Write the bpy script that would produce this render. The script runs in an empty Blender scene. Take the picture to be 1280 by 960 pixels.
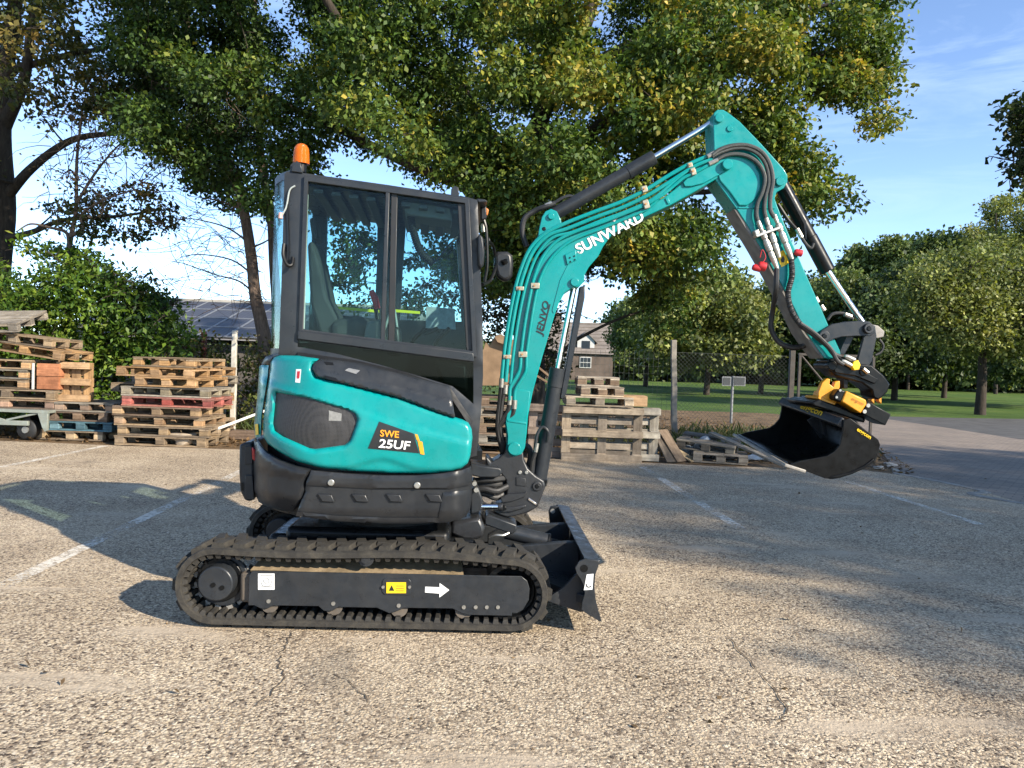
import bpy, bmesh, math, random
import numpy as np
from mathutils import Vector, Matrix, geometry

random.seed(7)
rng = np.random.default_rng(7)
scene = bpy.context.scene
col = scene.collection
R_ = math.radians

# ------------------------------------------------------------------ camera
FPX = 950.0
CAM = Vector((0.0, 0.0, 1.41))
CR = Matrix.Rotation(R_(90 - 1.57), 3, 'X') @ Matrix.Rotation(R_(2.0), 3, 'Z')
cd = bpy.data.cameras.new('camera')
cam = bpy.data.objects.new('camera', cd)
col.objects.link(cam)
cam.matrix_world = Matrix.Translation(CAM) @ CR.to_4x4()
cd.sensor_width = 36.0
cd.lens = FPX / 1280 * 36.0
cd.clip_start = 0.05
cd.clip_end = 3000
scene.camera = cam

# ------------------------------------------------------------------ light
SUN_EL = R_(27)
SUN_AZ = math.atan2(0.78, -0.62)          # from +Y towards +X
sunv = Vector((math.sin(SUN_AZ) * math.cos(SUN_EL), math.cos(SUN_AZ) * math.cos(SUN_EL), math.sin(SUN_EL)))
sd = bpy.data.lights.new('sun', 'SUN')
sd.energy = 4.0
sd.angle = R_(0.53)
sd.color = (1.0, 0.90, 0.75)
sun = bpy.data.objects.new('sun', sd)
col.objects.link(sun)
sun.rotation_euler = (-sunv).to_track_quat('-Z', 'Y').to_euler()
sun.location = (20, -12, 15)

world = bpy.data.worlds.new('World')
scene.world = world
world.use_nodes = True
wn, wl = world.node_tree.nodes, world.node_tree.links
wn.clear()
sky = wn.new('ShaderNodeTexSky')
sky.sky_type = 'NISHITA'
sky.sun_disc = False
sky.sun_elevation = SUN_EL
sky.sun_rotation = SUN_AZ
sky.altitude = 4000
sky.air_density = 1.0
sky.dust_density = 0.0
sky.ozone_density = 1.5
bg = wn.new('ShaderNodeBackground')
bg.inputs['Strength'].default_value = 0.14
wo = wn.new('ShaderNodeOutputWorld')
# thin high cirrus, stretched along the horizon
tc = wn.new('ShaderNodeTexCoord')
sep = wn.new('ShaderNodeSeparateXYZ')
wl.new(tc.outputs['Generated'], sep.inputs[0])
mp = wn.new('ShaderNodeMapping')
mp.inputs['Scale'].default_value = (1.6, 1.6, 9.0)
mp.inputs['Rotation'].default_value = (0.12, 0.05, 0.3)
wl.new(tc.outputs['Generated'], mp.inputs[0])
nz = wn.new('ShaderNodeTexNoise')
nz.inputs['Scale'].default_value = 2.2
nz.inputs['Detail'].default_value = 7
nz.inputs['Roughness'].default_value = 0.62
nz.inputs['Distortion'].default_value = 0.6
wl.new(mp.outputs[0], nz.inputs['Vector'])
rmp = wn.new('ShaderNodeValToRGB')
rmp.color_ramp.elements[0].position = 0.46
rmp.color_ramp.elements[0].color = (0, 0, 0, 1)
rmp.color_ramp.elements[1].position = 0.78
rmp.color_ramp.elements[1].color = (0.42, 0.42, 0.42, 1)
wl.new(nz.outputs['Fac'], rmp.inputs[0])
mixw = wn.new('ShaderNodeMix')
mixw.data_type = 'RGBA'
zr = wn.new('ShaderNodeMapRange')          # the veil thins out towards the horizon
zr.inputs['From Min'].default_value = 0.10
zr.inputs['From Max'].default_value = 0.32
wl.new(sep.outputs[2], zr.inputs['Value'])
mv = wn.new('ShaderNodeMath'); mv.operation = 'MULTIPLY'
wl.new(rmp.outputs[0], mv.inputs[0]); wl.new(zr.outputs[0], mv.inputs[1])
wl.new(mv.outputs[0], mixw.inputs[0])
wl.new(sky.outputs[0], mixw.inputs[6])
mixw.inputs[7].default_value = (3.3, 4.0, 4.9, 1)
wl.new(mixw.outputs[2], bg.inputs['Color'])
wl.new(bg.outputs[0], wo.inputs[0])

vs = scene.view_settings
vs.view_transform = 'Standard'
vs.look = 'None'
vs.gamma = 1.0
vs.use_curve_mapping = False
vs.exposure = 1.33
scene.cycles.max_bounces = 8
scene.cycles.transparent_max_bounces = 16
scene.cycles.caustics_reflective = False
scene.cycles.caustics_refractive = False

# ------------------------------------------------------------------ pixel helpers (photo pixels -> points of the place)
def ray(px, py):
    return CR @ Vector(((px - 640) / FPX, (480 - py) / FPX, -1.0))

def G(px, py, z=0.0):
    d = ray(px, py)
    t = (z - CAM.z) / d.z
    return CAM + d * t

def at(px, py, Y):
    d = ray(px, py)
    return CAM + d * (Y / d.y)

def proj(p):
    q = CR.transposed() @ (Vector(p) - CAM)
    return 640 - FPX * q.x / q.z, 480 + FPX * q.y / q.z

class Frame:
    def __init__(s, origin, yaw):
        s.m = Matrix.Translation(origin) @ Matrix.Rotation(R_(yaw), 4, 'Z')
        s.i = s.m.inverted()
        s.o = s.i @ CAM
    def hit(s, px, py, y):
        d = s.i.to_3x3() @ ray(px, py)
        return s.o + d * ((y - s.o.y) / d.y)
    def w(s, *p):
        return s.m @ Vector(p)
    def xz(s, pts, y):
        return [(q.x, q.z) for q in (s.hit(a, b, y) for a, b in pts)]

IDF = Frame(Vector((0, 0, 0)), 0)

# ------------------------------------------------------------------ materials
MATS = {}
def nodes_of(name):
    m = bpy.data.materials.new(name)
    m.use_nodes = True
    nt = m.node_tree
    b = nt.nodes['Principled BSDF']
    return m, nt, nt.nodes, nt.links, b

def ramp(nt, pos, cols, interp='LINEAR'):
    r = nt.nodes.new('ShaderNodeValToRGB')
    r.color_ramp.interpolation = interp
    e = r.color_ramp.elements
    while len(e) < len(pos):
        e.new(0.5)
    for k, (p, c) in enumerate(zip(pos, cols)):
        e[k].position = p
        e[k].color = (*c, 1) if len(c) == 3 else c
    return r

def noise(nt, scale, detail=4, rough=0.55, vec=None, dist=0):
    n = nt.nodes.new('ShaderNodeTexNoise')
    n.inputs['Scale'].default_value = scale
    n.inputs['Detail'].default_value = detail
    n.inputs['Roughness'].default_value = rough
    n.inputs['Distortion'].default_value = dist
    if vec is not None:
        nt.links.new(vec, n.inputs['Vector'])
    return n

def objco(nt):
    return nt.nodes.new('ShaderNodeTexCoord').outputs['Object']

def mixc(nt, fac, a, b, mode='MIX'):
    m = nt.nodes.new('ShaderNodeMix')
    m.data_type = 'RGBA'
    m.blend_type = mode
    for k, v in ((0, fac), (6, a), (7, b)):
        if isinstance(v, bpy.types.NodeSocket):
            nt.links.new(v, m.inputs[k])
        elif k == 0:
            m.inputs[0].default_value = v
        else:
            m.inputs[k].default_value = (*v, 1)
    return m.outputs[2]

def bump(nt, h, strength, dist=0.01):
    b = nt.nodes.new('ShaderNodeBump')
    b.inputs['Strength'].default_value = strength
    b.inputs['Distance'].default_value = dist
    nt.links.new(h, b.inputs['Height'])
    return b.outputs[0]

def mat(name, c, rough=0.5, metal=0.0, var=0.12, scale=6.0, bmp=0.0, bscale=60, coat=0.0, dust=0.0, dustc=(0.32, 0.27, 0.2), spec=0.5, emit=None):
    """painted / plastic / metal with mottling, fine relief and patches of dust"""
    if name in MATS:
        return MATS[name]
    m, nt, N, L, b = nodes_of(name)
    co = objco(nt)
    n = noise(nt, scale, 6, 0.6, co)
    r = ramp(nt, (0.3, 0.7), (tuple(x * (1 - var) for x in c), tuple(min(1, x * (1 + var)) for x in c)))
    L.new(n.outputs['Fac'], r.inputs[0])
    out = r.outputs[0]
    if dust > 0:
        n2 = noise(nt, scale * 1.7, 9, 0.7, co, 0.5)
        r2 = ramp(nt, (0.42, 0.75), ((0, 0, 0), (dust, dust, dust)))
        L.new(n2.outputs['Fac'], r2.inputs[0])
        out = mixc(nt, r2.outputs[0], out, dustc)
    L.new(out, b.inputs['Base Color'])
    n3 = noise(nt, scale * 4, 5, 0.6, co)
    r3 = ramp(nt, (0.3, 0.75), ((max(0, rough - 0.1),) * 3, (min(1, rough + 0.15),) * 3))
    L.new(n3.outputs['Fac'], r3.inputs[0])
    L.new(r3.outputs[0], b.inputs['Roughness'])
    b.inputs['Metallic'].default_value = metal
    b.inputs['Specular IOR Level'].default_value = spec
    if coat:
        b.inputs['Coat Weight'].default_value = coat
        b.inputs['Coat Roughness'].default_value = 0.12
    if bmp:
        n4 = noise(nt, bscale, 4, 0.6, co)
        L.new(bump(nt, n4.outputs['Fac'], bmp, 0.004), b.inputs['Normal'])
    if emit:
        b.inputs['Emission Color'].default_value = (*emit[0], 1)
        b.inputs['Emission Strength'].default_value = emit[1]
    MATS[name] = m
    return m

def glass_mat(name, tint, refl=1.0, dirt=0.04):
    m, nt, N, L, b = nodes_of(name)
    N.remove(b)
    tr = N.new('ShaderNodeBsdfTransparent')
    tr.inputs[0].default_value = (*tint, 1)
    gl = N.new('ShaderNodeBsdfGlossy')
    gl.inputs['Roughness'].default_value = 0.02
    df = N.new('ShaderNodeBsdfDiffuse')
    df.inputs[0].default_value = (0.5, 0.5, 0.47, 1)
    fr = N.new('ShaderNodeFresnel')
    fr.inputs[0].default_value = 1.5
    mm = N.new('ShaderNodeMath'); mm.operation = 'MULTIPLY'; mm.inputs[1].default_value = refl
    L.new(fr.outputs[0], mm.inputs[0])
    ms = N.new('ShaderNodeMixShader')
    L.new(mm.outputs[0], ms.inputs[0]); L.new(tr.outputs[0], ms.inputs[1]); L.new(gl.outputs[0], ms.inputs[2])
    n = noise(nt, 3, 6, 0.7, objco(nt))
    r = ramp(nt, (0.4, 0.9), ((0, 0, 0), (dirt * 2,) * 3))
    L.new(n.outputs['Fac'], r.inputs[0])
    ms2 = N.new('ShaderNodeMixShader')
    L.new(r.outputs[0], ms2.inputs[0]); L.new(ms.outputs[0], ms2.inputs[1]); L.new(df.outputs[0], ms2.inputs[2])
    L.new(ms2.outputs[0], N['Material Output'].inputs[0])
    return m

# ------------------------------------------------------------------ mesh building
def link(o, parent=None):
    col.objects.link(o)
    if parent is not None:
        o.parent = parent
    return o

def tag(o, label=None, cat=None, group=None, kind=None):
    if label: o['label'] = label
    if cat: o['category'] = cat
    if group: o['group'] = group
    if kind: o['kind'] = kind
    return o

def thing(name, label, cat, loc=(0, 0, 0), rot=(0, 0, 0), group=None):
    o = bpy.data.objects.new(name, None)
    o.empty_display_size = 0.2
    o.location = loc
    o.rotation_euler = rot
    link(o)
    return tag(o, label, cat, group)

def catmull(pts, n=8):
    P = [Vector(p) for p in pts]
    if len(P) < 3:
        return P
    P = [P[0] * 2 - P[1]] + P + [P[-1] * 2 - P[-2]]
    out = []
    for k in range(1, len(P) - 2):
        a, b, c, d = P[k - 1:k + 3]
        for j in range(n):
            t = j / n
            out.append(0.5 * ((2 * b) + (c - a) * t + (2 * a - 5 * b + 4 * c - d) * t * t + (3 * b - a - 3 * c + d) * t ** 3))
    out.append(P[-2])
    return out

ORG = {}     # a thing's base point: the parts' coordinates are taken relative to it
class MB:
    def __init__(s, F=IDF):
        s.v, s.f, s.F = [], [], F
    def add(s, vs_, fs, local=True):
        o = len(s.v)
        m = s.F.m
        s.v += [(m @ Vector(p)) if local else Vector(p) for p in vs_]
        s.f += [tuple(i + o for i in f) for f in fs]
        return s
    def prism(s, poly, y0, y1, poly2=None):
        n = len(poly)
        q = poly2 or poly
        vs_ = [(x, y0, z) for x, z in poly] + [(x, y1, z) for x, z in q]
        fs = [tuple(range(n)), tuple(range(2 * n - 1, n - 1, -1))] + [(i, i + n, (i + 1) % n + n, (i + 1) % n) for i in range(n)]
        return s.add(vs_, fs)
    def ppx(s, pts, y0, y1):
        return s.prism(s.F.xz(pts, y0), y0, y1)
    def plan(s, poly, z0, z1, poly2=None):
        n = len(poly)
        q = poly2 or poly
        vs_ = [(x, y, z0) for x, y in poly] + [(x, y, z1) for x, y in q]
        fs = [tuple(range(n)), tuple(range(2 * n - 1, n - 1, -1))] + [(i, i + n, (i + 1) % n + n, (i + 1) % n) for i in range(n)]
        return s.add(vs_, fs)
    def box(s, c, size, rot=None):
        c = Vector(c)
        hx, hy, hz = (k / 2 for k in size)
        R = rot if rot is not None else Matrix.Identity(3)
        vs_ = [c + R @ Vector((sx * hx, sy * hy, sz * hz)) for sz in (-1, 1) for sy in (-1, 1) for sx in (-1, 1)]
        return s.add(vs_, [(0, 2, 3, 1), (4, 5, 7, 6), (0, 1, 5, 4), (2, 6, 7, 3), (0, 4, 6, 2), (1, 3, 7, 5)])
    def tube(s, pts, r, seg=8, cap=True):
        P = [Vector(p) for p in pts]
        n = len(P)
        rr = r if hasattr(r, '__len__') else [r] * n
        T = []
        for k in range(n):
            t = P[min(k + 1, n - 1)] - P[max(k - 1, 0)]
            T.append(t.normalized() if t.length > 1e-9 else Vector((0, 0, 1)))
        up = Vector((0, 1, 0)) if abs(T[0].y) < 0.9 else Vector((1, 0, 0))
        u = T[0].cross(up).normalized()
        vs_ = []
        for k in range(n):
            u = (u - T[k] * u.dot(T[k])).normalized()
            w = T[k].cross(u)
            for j in range(seg):
                a = 2 * math.pi * j / seg
                vs_.append(P[k] + (u * math.cos(a) + w * math.sin(a)) * rr[k])
        fs = [(k * seg + j, k * seg + (j + 1) % seg, (k + 1) * seg + (j + 1) % seg, (k + 1) * seg + j) for k in range(n - 1) for j in range(seg)]
        if cap:
            fs += [tuple(range(seg - 1, -1, -1)), tuple(range((n - 1) * seg, n * seg))]
        return s.add(vs_, fs)
    def cyl(s, a, b, r, seg=20):
        return s.tube([a, b], r, seg)
    def cyly(s, x, z, y0, y1, r, seg=24):
        return s.tube([(x, y0, z), (x, y1, z)], r, seg)
    def build(s, name, m, parent=None, bevel=0.0, seg=2, smooth=True, angle=35, origin=None):
        o0 = Vector(origin) if origin is not None else ORG.get(parent.name, Vector((0, 0, 0))) if parent is not None else Vector((0, 0, 0))
        me = bpy.data.meshes.new(name)
        me.from_pydata([v - o0 for v in s.v], [], s.f)
        bm = bmesh.new(); bm.from_mesh(me)
        bmesh.ops.recalc_face_normals(bm, faces=bm.faces)
        bm.to_mesh(me); bm.free()
        if smooth:
            me.shade_smooth()
            me.set_sharp_from_angle(angle=R_(angle))
        me.materials.append(m)
        o = bpy.data.objects.new(name, me)
        link(o, parent)
        if parent is not None and parent.name in ORG:
            ORG[o.name] = ORG[parent.name]
        elif origin is not None:
            o.location = o0
        if bevel:
            md = o.modifiers.new('bevel', 'BEVEL')
            md.width = bevel; md.segments = seg; md.limit_method = 'ANGLE'; md.angle_limit = R_(40)
            md.harden_normals = False
        return o

def inside(poly, x, y):
    c = False
    j = len(poly) - 1
    for i in range(len(poly)):
        xi, yi = poly[i]; xj, yj = poly[j]
        if (yi > y) != (yj > y) and x < (xj - xi) * (y - yi) / (yj - yi) + xi:
            c = not c
        j = i
    return c

def pdist(poly, P):
    P = np.asarray(P, float)
    A = np.asarray(poly, float); B = np.roll(A, -1, 0)
    AB = B - A
    t = ((P[:, None, :] - A) * AB).sum(2) / np.maximum((AB ** 2).sum(1), 1e-12)
    t = np.clip(t, 0, 1)
    d = P[:, None, :] - (A + t[..., None] * AB)
    return np.sqrt((d ** 2).sum(2)).min(1)

def resample(poly, s, smooth=False):
    if smooth:
        P = [Vector((a, b, 0)) for a, b in poly]
        n = len(P); out = []
        for k in range(n):
            a, b, c, d = P[k - 1], P[k], P[(k + 1) % n], P[(k + 2) % n]
            m = max(1, int((c - b).length / s))
            for j in range(m):
                t = j / m
                q = 0.5 * ((2 * b) + (c - a) * t + (2 * a - 5 * b + 4 * c - d) * t * t + (3 * b - a - 3 * c + d) * t ** 3)
                out.append((q.x, q.y))
        return out
    out = []
    n = len(poly)
    for k in range(n):
        a, b = poly[k], poly[(k + 1) % n]
        m = max(1, int(math.hypot(b[0] - a[0], b[1] - a[1]) / s))
        out += [(a[0] + (b[0] - a[0]) * j / m, a[1] + (b[1] - a[1]) * j / m) for j in range(m)]
    return out

def panel(F, outline, yfun, thick, s=6.0, r=0.0, holes=(), smooth=False, pix=True, scale=235.0, hole_r=None):
    """a plate with a traced outline, a curved face and rounded rims; returns an MB.
    outline in photo pixels (pix) or in local x, z; yfun(x, z) is the face's local y"""
    out = resample(outline, s, smooth)
    hl = [resample(h, s) for h in holes]
    pts = list(out); loops = [list(range(len(out)))]
    for h in hl:
        loops.append(list(range(len(pts), len(pts) + len(h))))
        pts += h
    nb = len(pts)
    xs = [p[0] for p in out]; ys = [p[1] for p in out]
    grid = []
    y = min(ys) + s / 2
    while y < max(ys):
        x = min(xs) + s / 2
        while x < max(xs):
            if inside(out, x, y) and not any(inside(h, x, y) for h in hl):
                grid.append((x, y))
            x += s
        y += s
    if grid:
        d = pdist(out, grid)
        for h in hl:
            d = np.minimum(d, pdist(h, grid))
        grid = [g for g, dd in zip(grid, d) if dd > s * 0.45]
    # rims get extra rings so that the rounding has something to bend
    pts += grid
    edges = [(l[k], l[(k + 1) % len(l)]) for l in loops for k in range(len(l))]
    res = geometry.delaunay_2d_cdt([Vector(p) for p in pts], edges, [], 0, 1e-6)
    P2 = [tuple(v) for v in res[0]]
    tris = []
    for f in res[2]:
        cx = sum(P2[i][0] for i in f) / len(f); cy = sum(P2[i][1] for i in f) / len(f)
        if inside(out, cx, cy) and not any(inside(h, cx, cy) for h in hl):
            tris.append(tuple(f))
    D = pdist(out, P2)
    k = scale if pix else 1.0
    if hl and (hole_r is None or hole_r > 0):
        for h in hl:
            D = np.minimum(D, pdist(h, P2))
    V = []
    for p, dd in zip(P2, D):
        e = 0.0
        if r > 0:
            t = max(0.0, 1 - (dd / k) / r)
            e = r * (1 - math.sqrt(max(0, 1 - t * t)))
        if pix:
            yy = yfun(0, 1)
            for _ in range(8):
                q = F.hit(p[0], p[1], yy)
                yy = 0.5 * yy + 0.5 * yfun(q.x, q.z) if _ < 7 else yy
            q = F.hit(p[0], p[1], yy)
            V.append((q.x, q.y + e, q.z))
        else:
            V.append((p[0], yfun(p[0], p[1]) + e, p[1]))
    n = len(V)
    used = {}
    bcount = {}
    for t in tris:
        for a, b in zip(t, t[1:] + t[:1]):
            bcount[(a, b)] = 1
    B = [(a, b) for (a, b) in bcount if (b, a) not in bcount]
    mb = MB(F)
    Vb = [(x, y + thick, z) for x, y, z in V]
    mb.add(V + Vb, tris + [tuple(i + n for i in reversed(t)) for t in tris] + [(b, a, a + n, b + n) for a, b in B])
    return mb

def text_quad(s, P00, P10, P01, m, parent, name='lettering', bold=0.0, lift=None, shear=0.0):
    """flat lettering stretched onto the quad with corner P00, baseline end P10 and top corner P01"""
    cu = bpy.data.curves.new(name, 'FONT')
    cu.body = s
    cu.offset = bold
    cu.shear = shear
    cu.resolution_u = 3
    o = bpy.data.objects.new(name, cu)
    col.objects.link(o)
    bpy.context.view_layer.update()
    me = bpy.data.meshes.new_from_object(o.evaluated_get(bpy.context.evaluated_depsgraph_get()))
    col.objects.unlink(o)
    bpy.data.objects.remove(o)
    xs = [v.co.x for v in me.vertices]; ys = [v.co.y for v in me.vertices]
    x0, x1, y0, y1 = min(xs), max(xs), min(ys), max(ys)
    P00, P10, P01 = Vector(P00), Vector(P10), Vector(P01)
    off = ORG.get(parent.name, Vector((0, 0, 0))) if parent is not None else Vector((0, 0, 0))
    nrm = (P10 - P00).cross(P01 - P00).normalized()
    if nrm.dot(CAM - P00) < 0:
        nrm = -nrm
    for v in me.vertices:
        a = (v.co.x - x0) / (x1 - x0); b = (v.co.y - y0) / (y1 - y0)
        v.co = P00 + (P10 - P00) * a + (P01 - P00) * b - off + nrm * (lift or 0.002)
    me.materials.clear()
    me.materials.append(m)
    t = bpy.data.objects.new(name, me)
    link(t, parent)
    return t
# ================================================================== the setting: ground, parking, road
def ground_asphalt():
    m, nt, N, L, b = nodes_of('exposed_aggregate_concrete')
    co = objco(nt)
    v = N.new('ShaderNodeTexVoronoi'); v.inputs['Scale'].default_value = 72; v.inputs['Randomness'].default_value = 1
    wob = noise(nt, 40, 3, 0.6, co)
    add = N.new('ShaderNodeVectorMath'); add.operation = 'MULTIPLY_ADD'
    L.new(wob.outputs['Color'], add.inputs[0]); add.inputs[1].default_value = (0.022,) * 3; L.new(co, add.inputs[2])
    L.new(add.outputs[0], v.inputs['Vector'])
    v2 = N.new('ShaderNodeTexVoronoi'); v2.inputs['Scale'].default_value = 150
    L.new(add.outputs[0], v2.inputs['Vector'])
    hsv = N.new('ShaderNodeSeparateColor'); L.new(v.outputs['Color'], hsv.inputs[0])
    stones = ramp(nt, (0.0, 0.13, 0.22, 0.45, 0.62, 0.70, 0.9),
                  ((0.077, 0.057, 0.043), (0.318, 0.239, 0.161), (0.594, 0.474, 0.318), (0.700, 0.571, 0.396), (0.456, 0.373, 0.279), (0.721, 0.596, 0.421), (0.785, 0.673, 0.500)), 'CONSTANT')
    L.new(hsv.outputs[0], stones.inputs[0])
    h2 = N.new('ShaderNodeSeparateColor'); L.new(v2.outputs['Color'], h2.inputs[0])
    small = ramp(nt, (0, 0.25, 0.55, 0.9), ((0.108, 0.081, 0.058), (0.552, 0.443, 0.309), (0.658, 0.535, 0.377), (0.700, 0.581, 0.421)), 'CONSTANT')
    L.new(h2.outputs[0], small.inputs[0])
    # where the stones stand out and where fine mortar covers them
    pick = ramp(nt, (0.35, 0.36), ((0, 0, 0), (1, 1, 1)))
    L.new(hsv.outputs[1], pick.inputs[0])
    c1 = mixc(nt, pick.outputs[0], small.outputs[0], stones.outputs[0])
    edge = ramp(nt, (0.40, 0.66), ((0, 0, 0), (0.9, 0.9, 0.9)))
    dm = N.new('ShaderNodeMath'); dm.operation = 'MULTIPLY'; dm.inputs[1].default_value = 0.87
    L.new(v.outputs['Distance'], dm.inputs[0])
    L.new(dm.outputs[0], edge.inputs[0])
    c2 = mixc(nt, edge.outputs[0], c1, (0.244, 0.188, 0.132))
    # worn and dusty patches
    pn = noise(nt, 0.55, 8, 0.62, co, 0.4)
    pr = ramp(nt, (0.45, 0.72), ((0, 0, 0), (0.45, 0.45, 0.45)))
    L.new(pn.outputs['Fac'], pr.inputs[0])
    c3 = mixc(nt, pr.outputs[0], c2, (0.594, 0.479, 0.338))
    # smears of bare mortar drawn out across the bays, and old oil drips
    ms = N.new('ShaderNodeMapping'); ms.inputs['Scale'].default_value = (0.55, 2.6, 1); ms.inputs['Rotation'].default_value = (0, 0, R_(4)); L.new(co, ms.inputs[0])
    sn = noise(nt, 1.0, 7, 0.6, ms.outputs[0], 0.3)
    sr_ = ramp(nt, (0.57, 0.66), ((0, 0, 0), (0.85, 0.85, 0.85)))
    L.new(sn.outputs['Fac'], sr_.inputs[0])
    c3 = mixc(nt, sr_.outputs[0], c3, (0.520, 0.428, 0.314))
    on = noise(nt, 0.9, 4, 0.5, co, 1.2)
    or_ = ramp(nt, (0.64, 0.74), ((0, 0, 0), (0.45, 0.45, 0.45)))
    L.new(on.outputs['Fac'], or_.inputs[0])
    c3 = mixc(nt, or_.outputs[0], c3, (0.170, 0.143, 0.113))
    pn2 = noise(nt, 1.1, 7, 0.65, co)
    pr2 = ramp(nt, (0.3, 0.7), ((0.679, 0.657, 0.642), (1.0, 1.0, 1.0)))
    L.new(pn2.outputs['Fac'], pr2.inputs[0])
    c4 = mixc(nt, 1.0, c3, pr2.outputs[0], 'MULTIPLY')
    L.new(c4, b.inputs['Base Color'])
    b.inputs['Roughness'].default_value = 0.88
    b.inputs['Specular IOR Level'].default_value = 0.25
    inv = N.new('ShaderNodeMath'); inv.operation = 'MULTIPLY_ADD'; inv.inputs[1].default_value = -1; inv.inputs[2].default_value = 1
    L.new(dm.outputs[0], inv.inputs[0])
    hh = N.new('ShaderNodeMath'); hh.operation = 'MULTIPLY'
    L.new(inv.outputs[0], hh.inputs[0]); L.new(hsv.outputs[2], hh.inputs[1])
    n5 = noise(nt, 160, 3, 0.6, co)
    h3 = N.new('ShaderNodeMath'); h3.operation = 'MULTIPLY_ADD'; h3.inputs[1].default_value = 0.5
    L.new(n5.outputs['Fac'], h3.inputs[0]); L.new(hh.outputs[0], h3.inputs[2])
    flat_ = N.new('ShaderNodeMath'); flat_.operation = 'MULTIPLY_ADD'; flat_.inputs[1].default_value = -0.8; flat_.inputs[2].default_value = 1.0
    L.new(sr_.outputs[0], flat_.inputs[0])
    h4 = N.new('ShaderNodeMath'); h4.operation = 'MULTIPLY'
    L.new(h3.outputs[0], h4.inputs[0]); L.new(flat_.outputs[0], h4.inputs[1])
    L.new(bump(nt, h4.outputs[0], 0.9, 0.010), b.inputs['Normal'])
    return m

def paver_mat():
    m, nt, N, L, b = nodes_of('clay_pavers')
    co = objco(nt)
    mp = N.new('ShaderNodeMapping'); mp.inputs['Rotation'].default_value = (0, 0, R_(38)); L.new(co, mp.inputs[0])
    br = N.new('ShaderNodeTexBrick')
    br.inputs['Scale'].default_value = 1.0
    br.inputs['Brick Width'].default_value = 0.21; br.inputs['Row Height'].default_value = 0.105
    br.inputs['Mortar Size'].default_value = 0.007; br.inputs['Mortar Smooth'].default_value = 0.4
    br.inputs['Color1'].default_value = (0.26, 0.21, 0.165, 1); br.inputs['Color2'].default_value = (0.19, 0.155, 0.122, 1)
    br.inputs['Mortar'].default_value = (0.12, 0.10, 0.085, 1)
    L.new(mp.outputs[0], br.inputs['Vector'])
    n = noise(nt, 0.5, 7, 0.6, co)
    r = ramp(nt, (0.3, 0.7), ((0.7, 0.7, 0.7), (1.15, 1.12, 1.08)))
    L.new(n.outputs['Fac'], r.inputs[0])
    L.new(mixc(nt, 1, br.outputs['Color'], r.outputs[0], 'MULTIPLY'), b.inputs['Base Color'])
    b.inputs['Roughness'].default_value = 0.85
    inv = N.new('ShaderNodeMath'); inv.operation = 'SUBTRACT'; inv.inputs[0].default_value = 1; L.new(br.outputs['Fac'], inv.inputs[1])
    L.new(bump(nt, inv.outputs[0], 0.8, 0.006), b.inputs['Normal'])
    return m

def soil_mat(name, cols, scale=3.0, b_=0.8):
    m, nt, N, L, b = nodes_of(name)
    co = objco(nt)
    n = noise(nt, scale, 10, 0.68, co, 0.3)
    k = len(cols)
    r = ramp(nt, [0.3 + 0.42 * j / (k - 1) for j in range(k)], cols)
    L.new(n.outputs['Fac'], r.inputs[0])
    L.new(r.outputs[0], b.inputs['Base Color'])
    b.inputs['Roughness'].default_value = 0.95
    b.inputs['Specular IOR Level'].default_value = 0.15
    n2 = noise(nt, scale * 12, 6, 0.7, co)
    L.new(bump(nt, n2.outputs['Fac'], b_, 0.03), b.inputs['Normal'])
    return m

def grass_mat():
    m, nt, N, L, b = nodes_of('mown_grass')
    co = objco(nt)
    n = noise(nt, 0.22, 8, 0.6, co)
    r = ramp(nt, (0.3, 0.5, 0.72), ((0.045, 0.085, 0.018), (0.075, 0.13, 0.024), (0.14, 0.17, 0.045)))
    L.new(n.outputs['Fac'], r.inputs[0])
    n2 = noise(nt, 25, 6, 0.7, co)
    r2 = ramp(nt, (0.3, 0.7), ((0.6, 0.6, 0.6), (1.3, 1.3, 1.2)))
    L.new(n2.outputs['Fac'], r2.inputs[0])
    L.new(mixc(nt, 1, r.outputs[0], r2.outputs[0], 'MULTIPLY'), b.inputs['Base Color'])
    b.inputs['Roughness'].default_value = 0.9
    b.inputs['Specular IOR Level'].default_value = 0.2
    L.new(bump(nt, n2.outputs['Fac'], 1.0, 0.05), b.inputs['Normal'])
    return m

def sheet(name, pts, z, m, kind='structure', parent=None):
    mb = MB()
    vs_ = [(p[0], p[1], z) for p in pts]
    mb.add(vs_, [tuple(range(len(vs_)))])
    o = mb.build(name, m, parent, smooth=False)
    if o.data.polygons[0].normal.z < 0:
        o.data.flip_normals()
    if parent is None:
        o['kind'] = kind
    return o

M_asph = ground_asphalt()
M_grass = grass_mat()
M_soil = soil_mat('leafy_soil', ((0.055, 0.038, 0.022), (0.12, 0.08, 0.045), (0.20, 0.135, 0.075), (0.10, 0.085, 0.05)), 2.2)
M_road = mat('dark_road_grey', (0.085, 0.083, 0.08), 0.9, var=0.3, scale=2.0, bmp=0.8, bscale=90, dust=0.4, dustc=(0.14, 0.125, 0.11), spec=0.2)

ground = sheet('ground', [(-900, -60), (900, -60), (900, 1500), (-900, 1500)], -0.030, M_grass)
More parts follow.
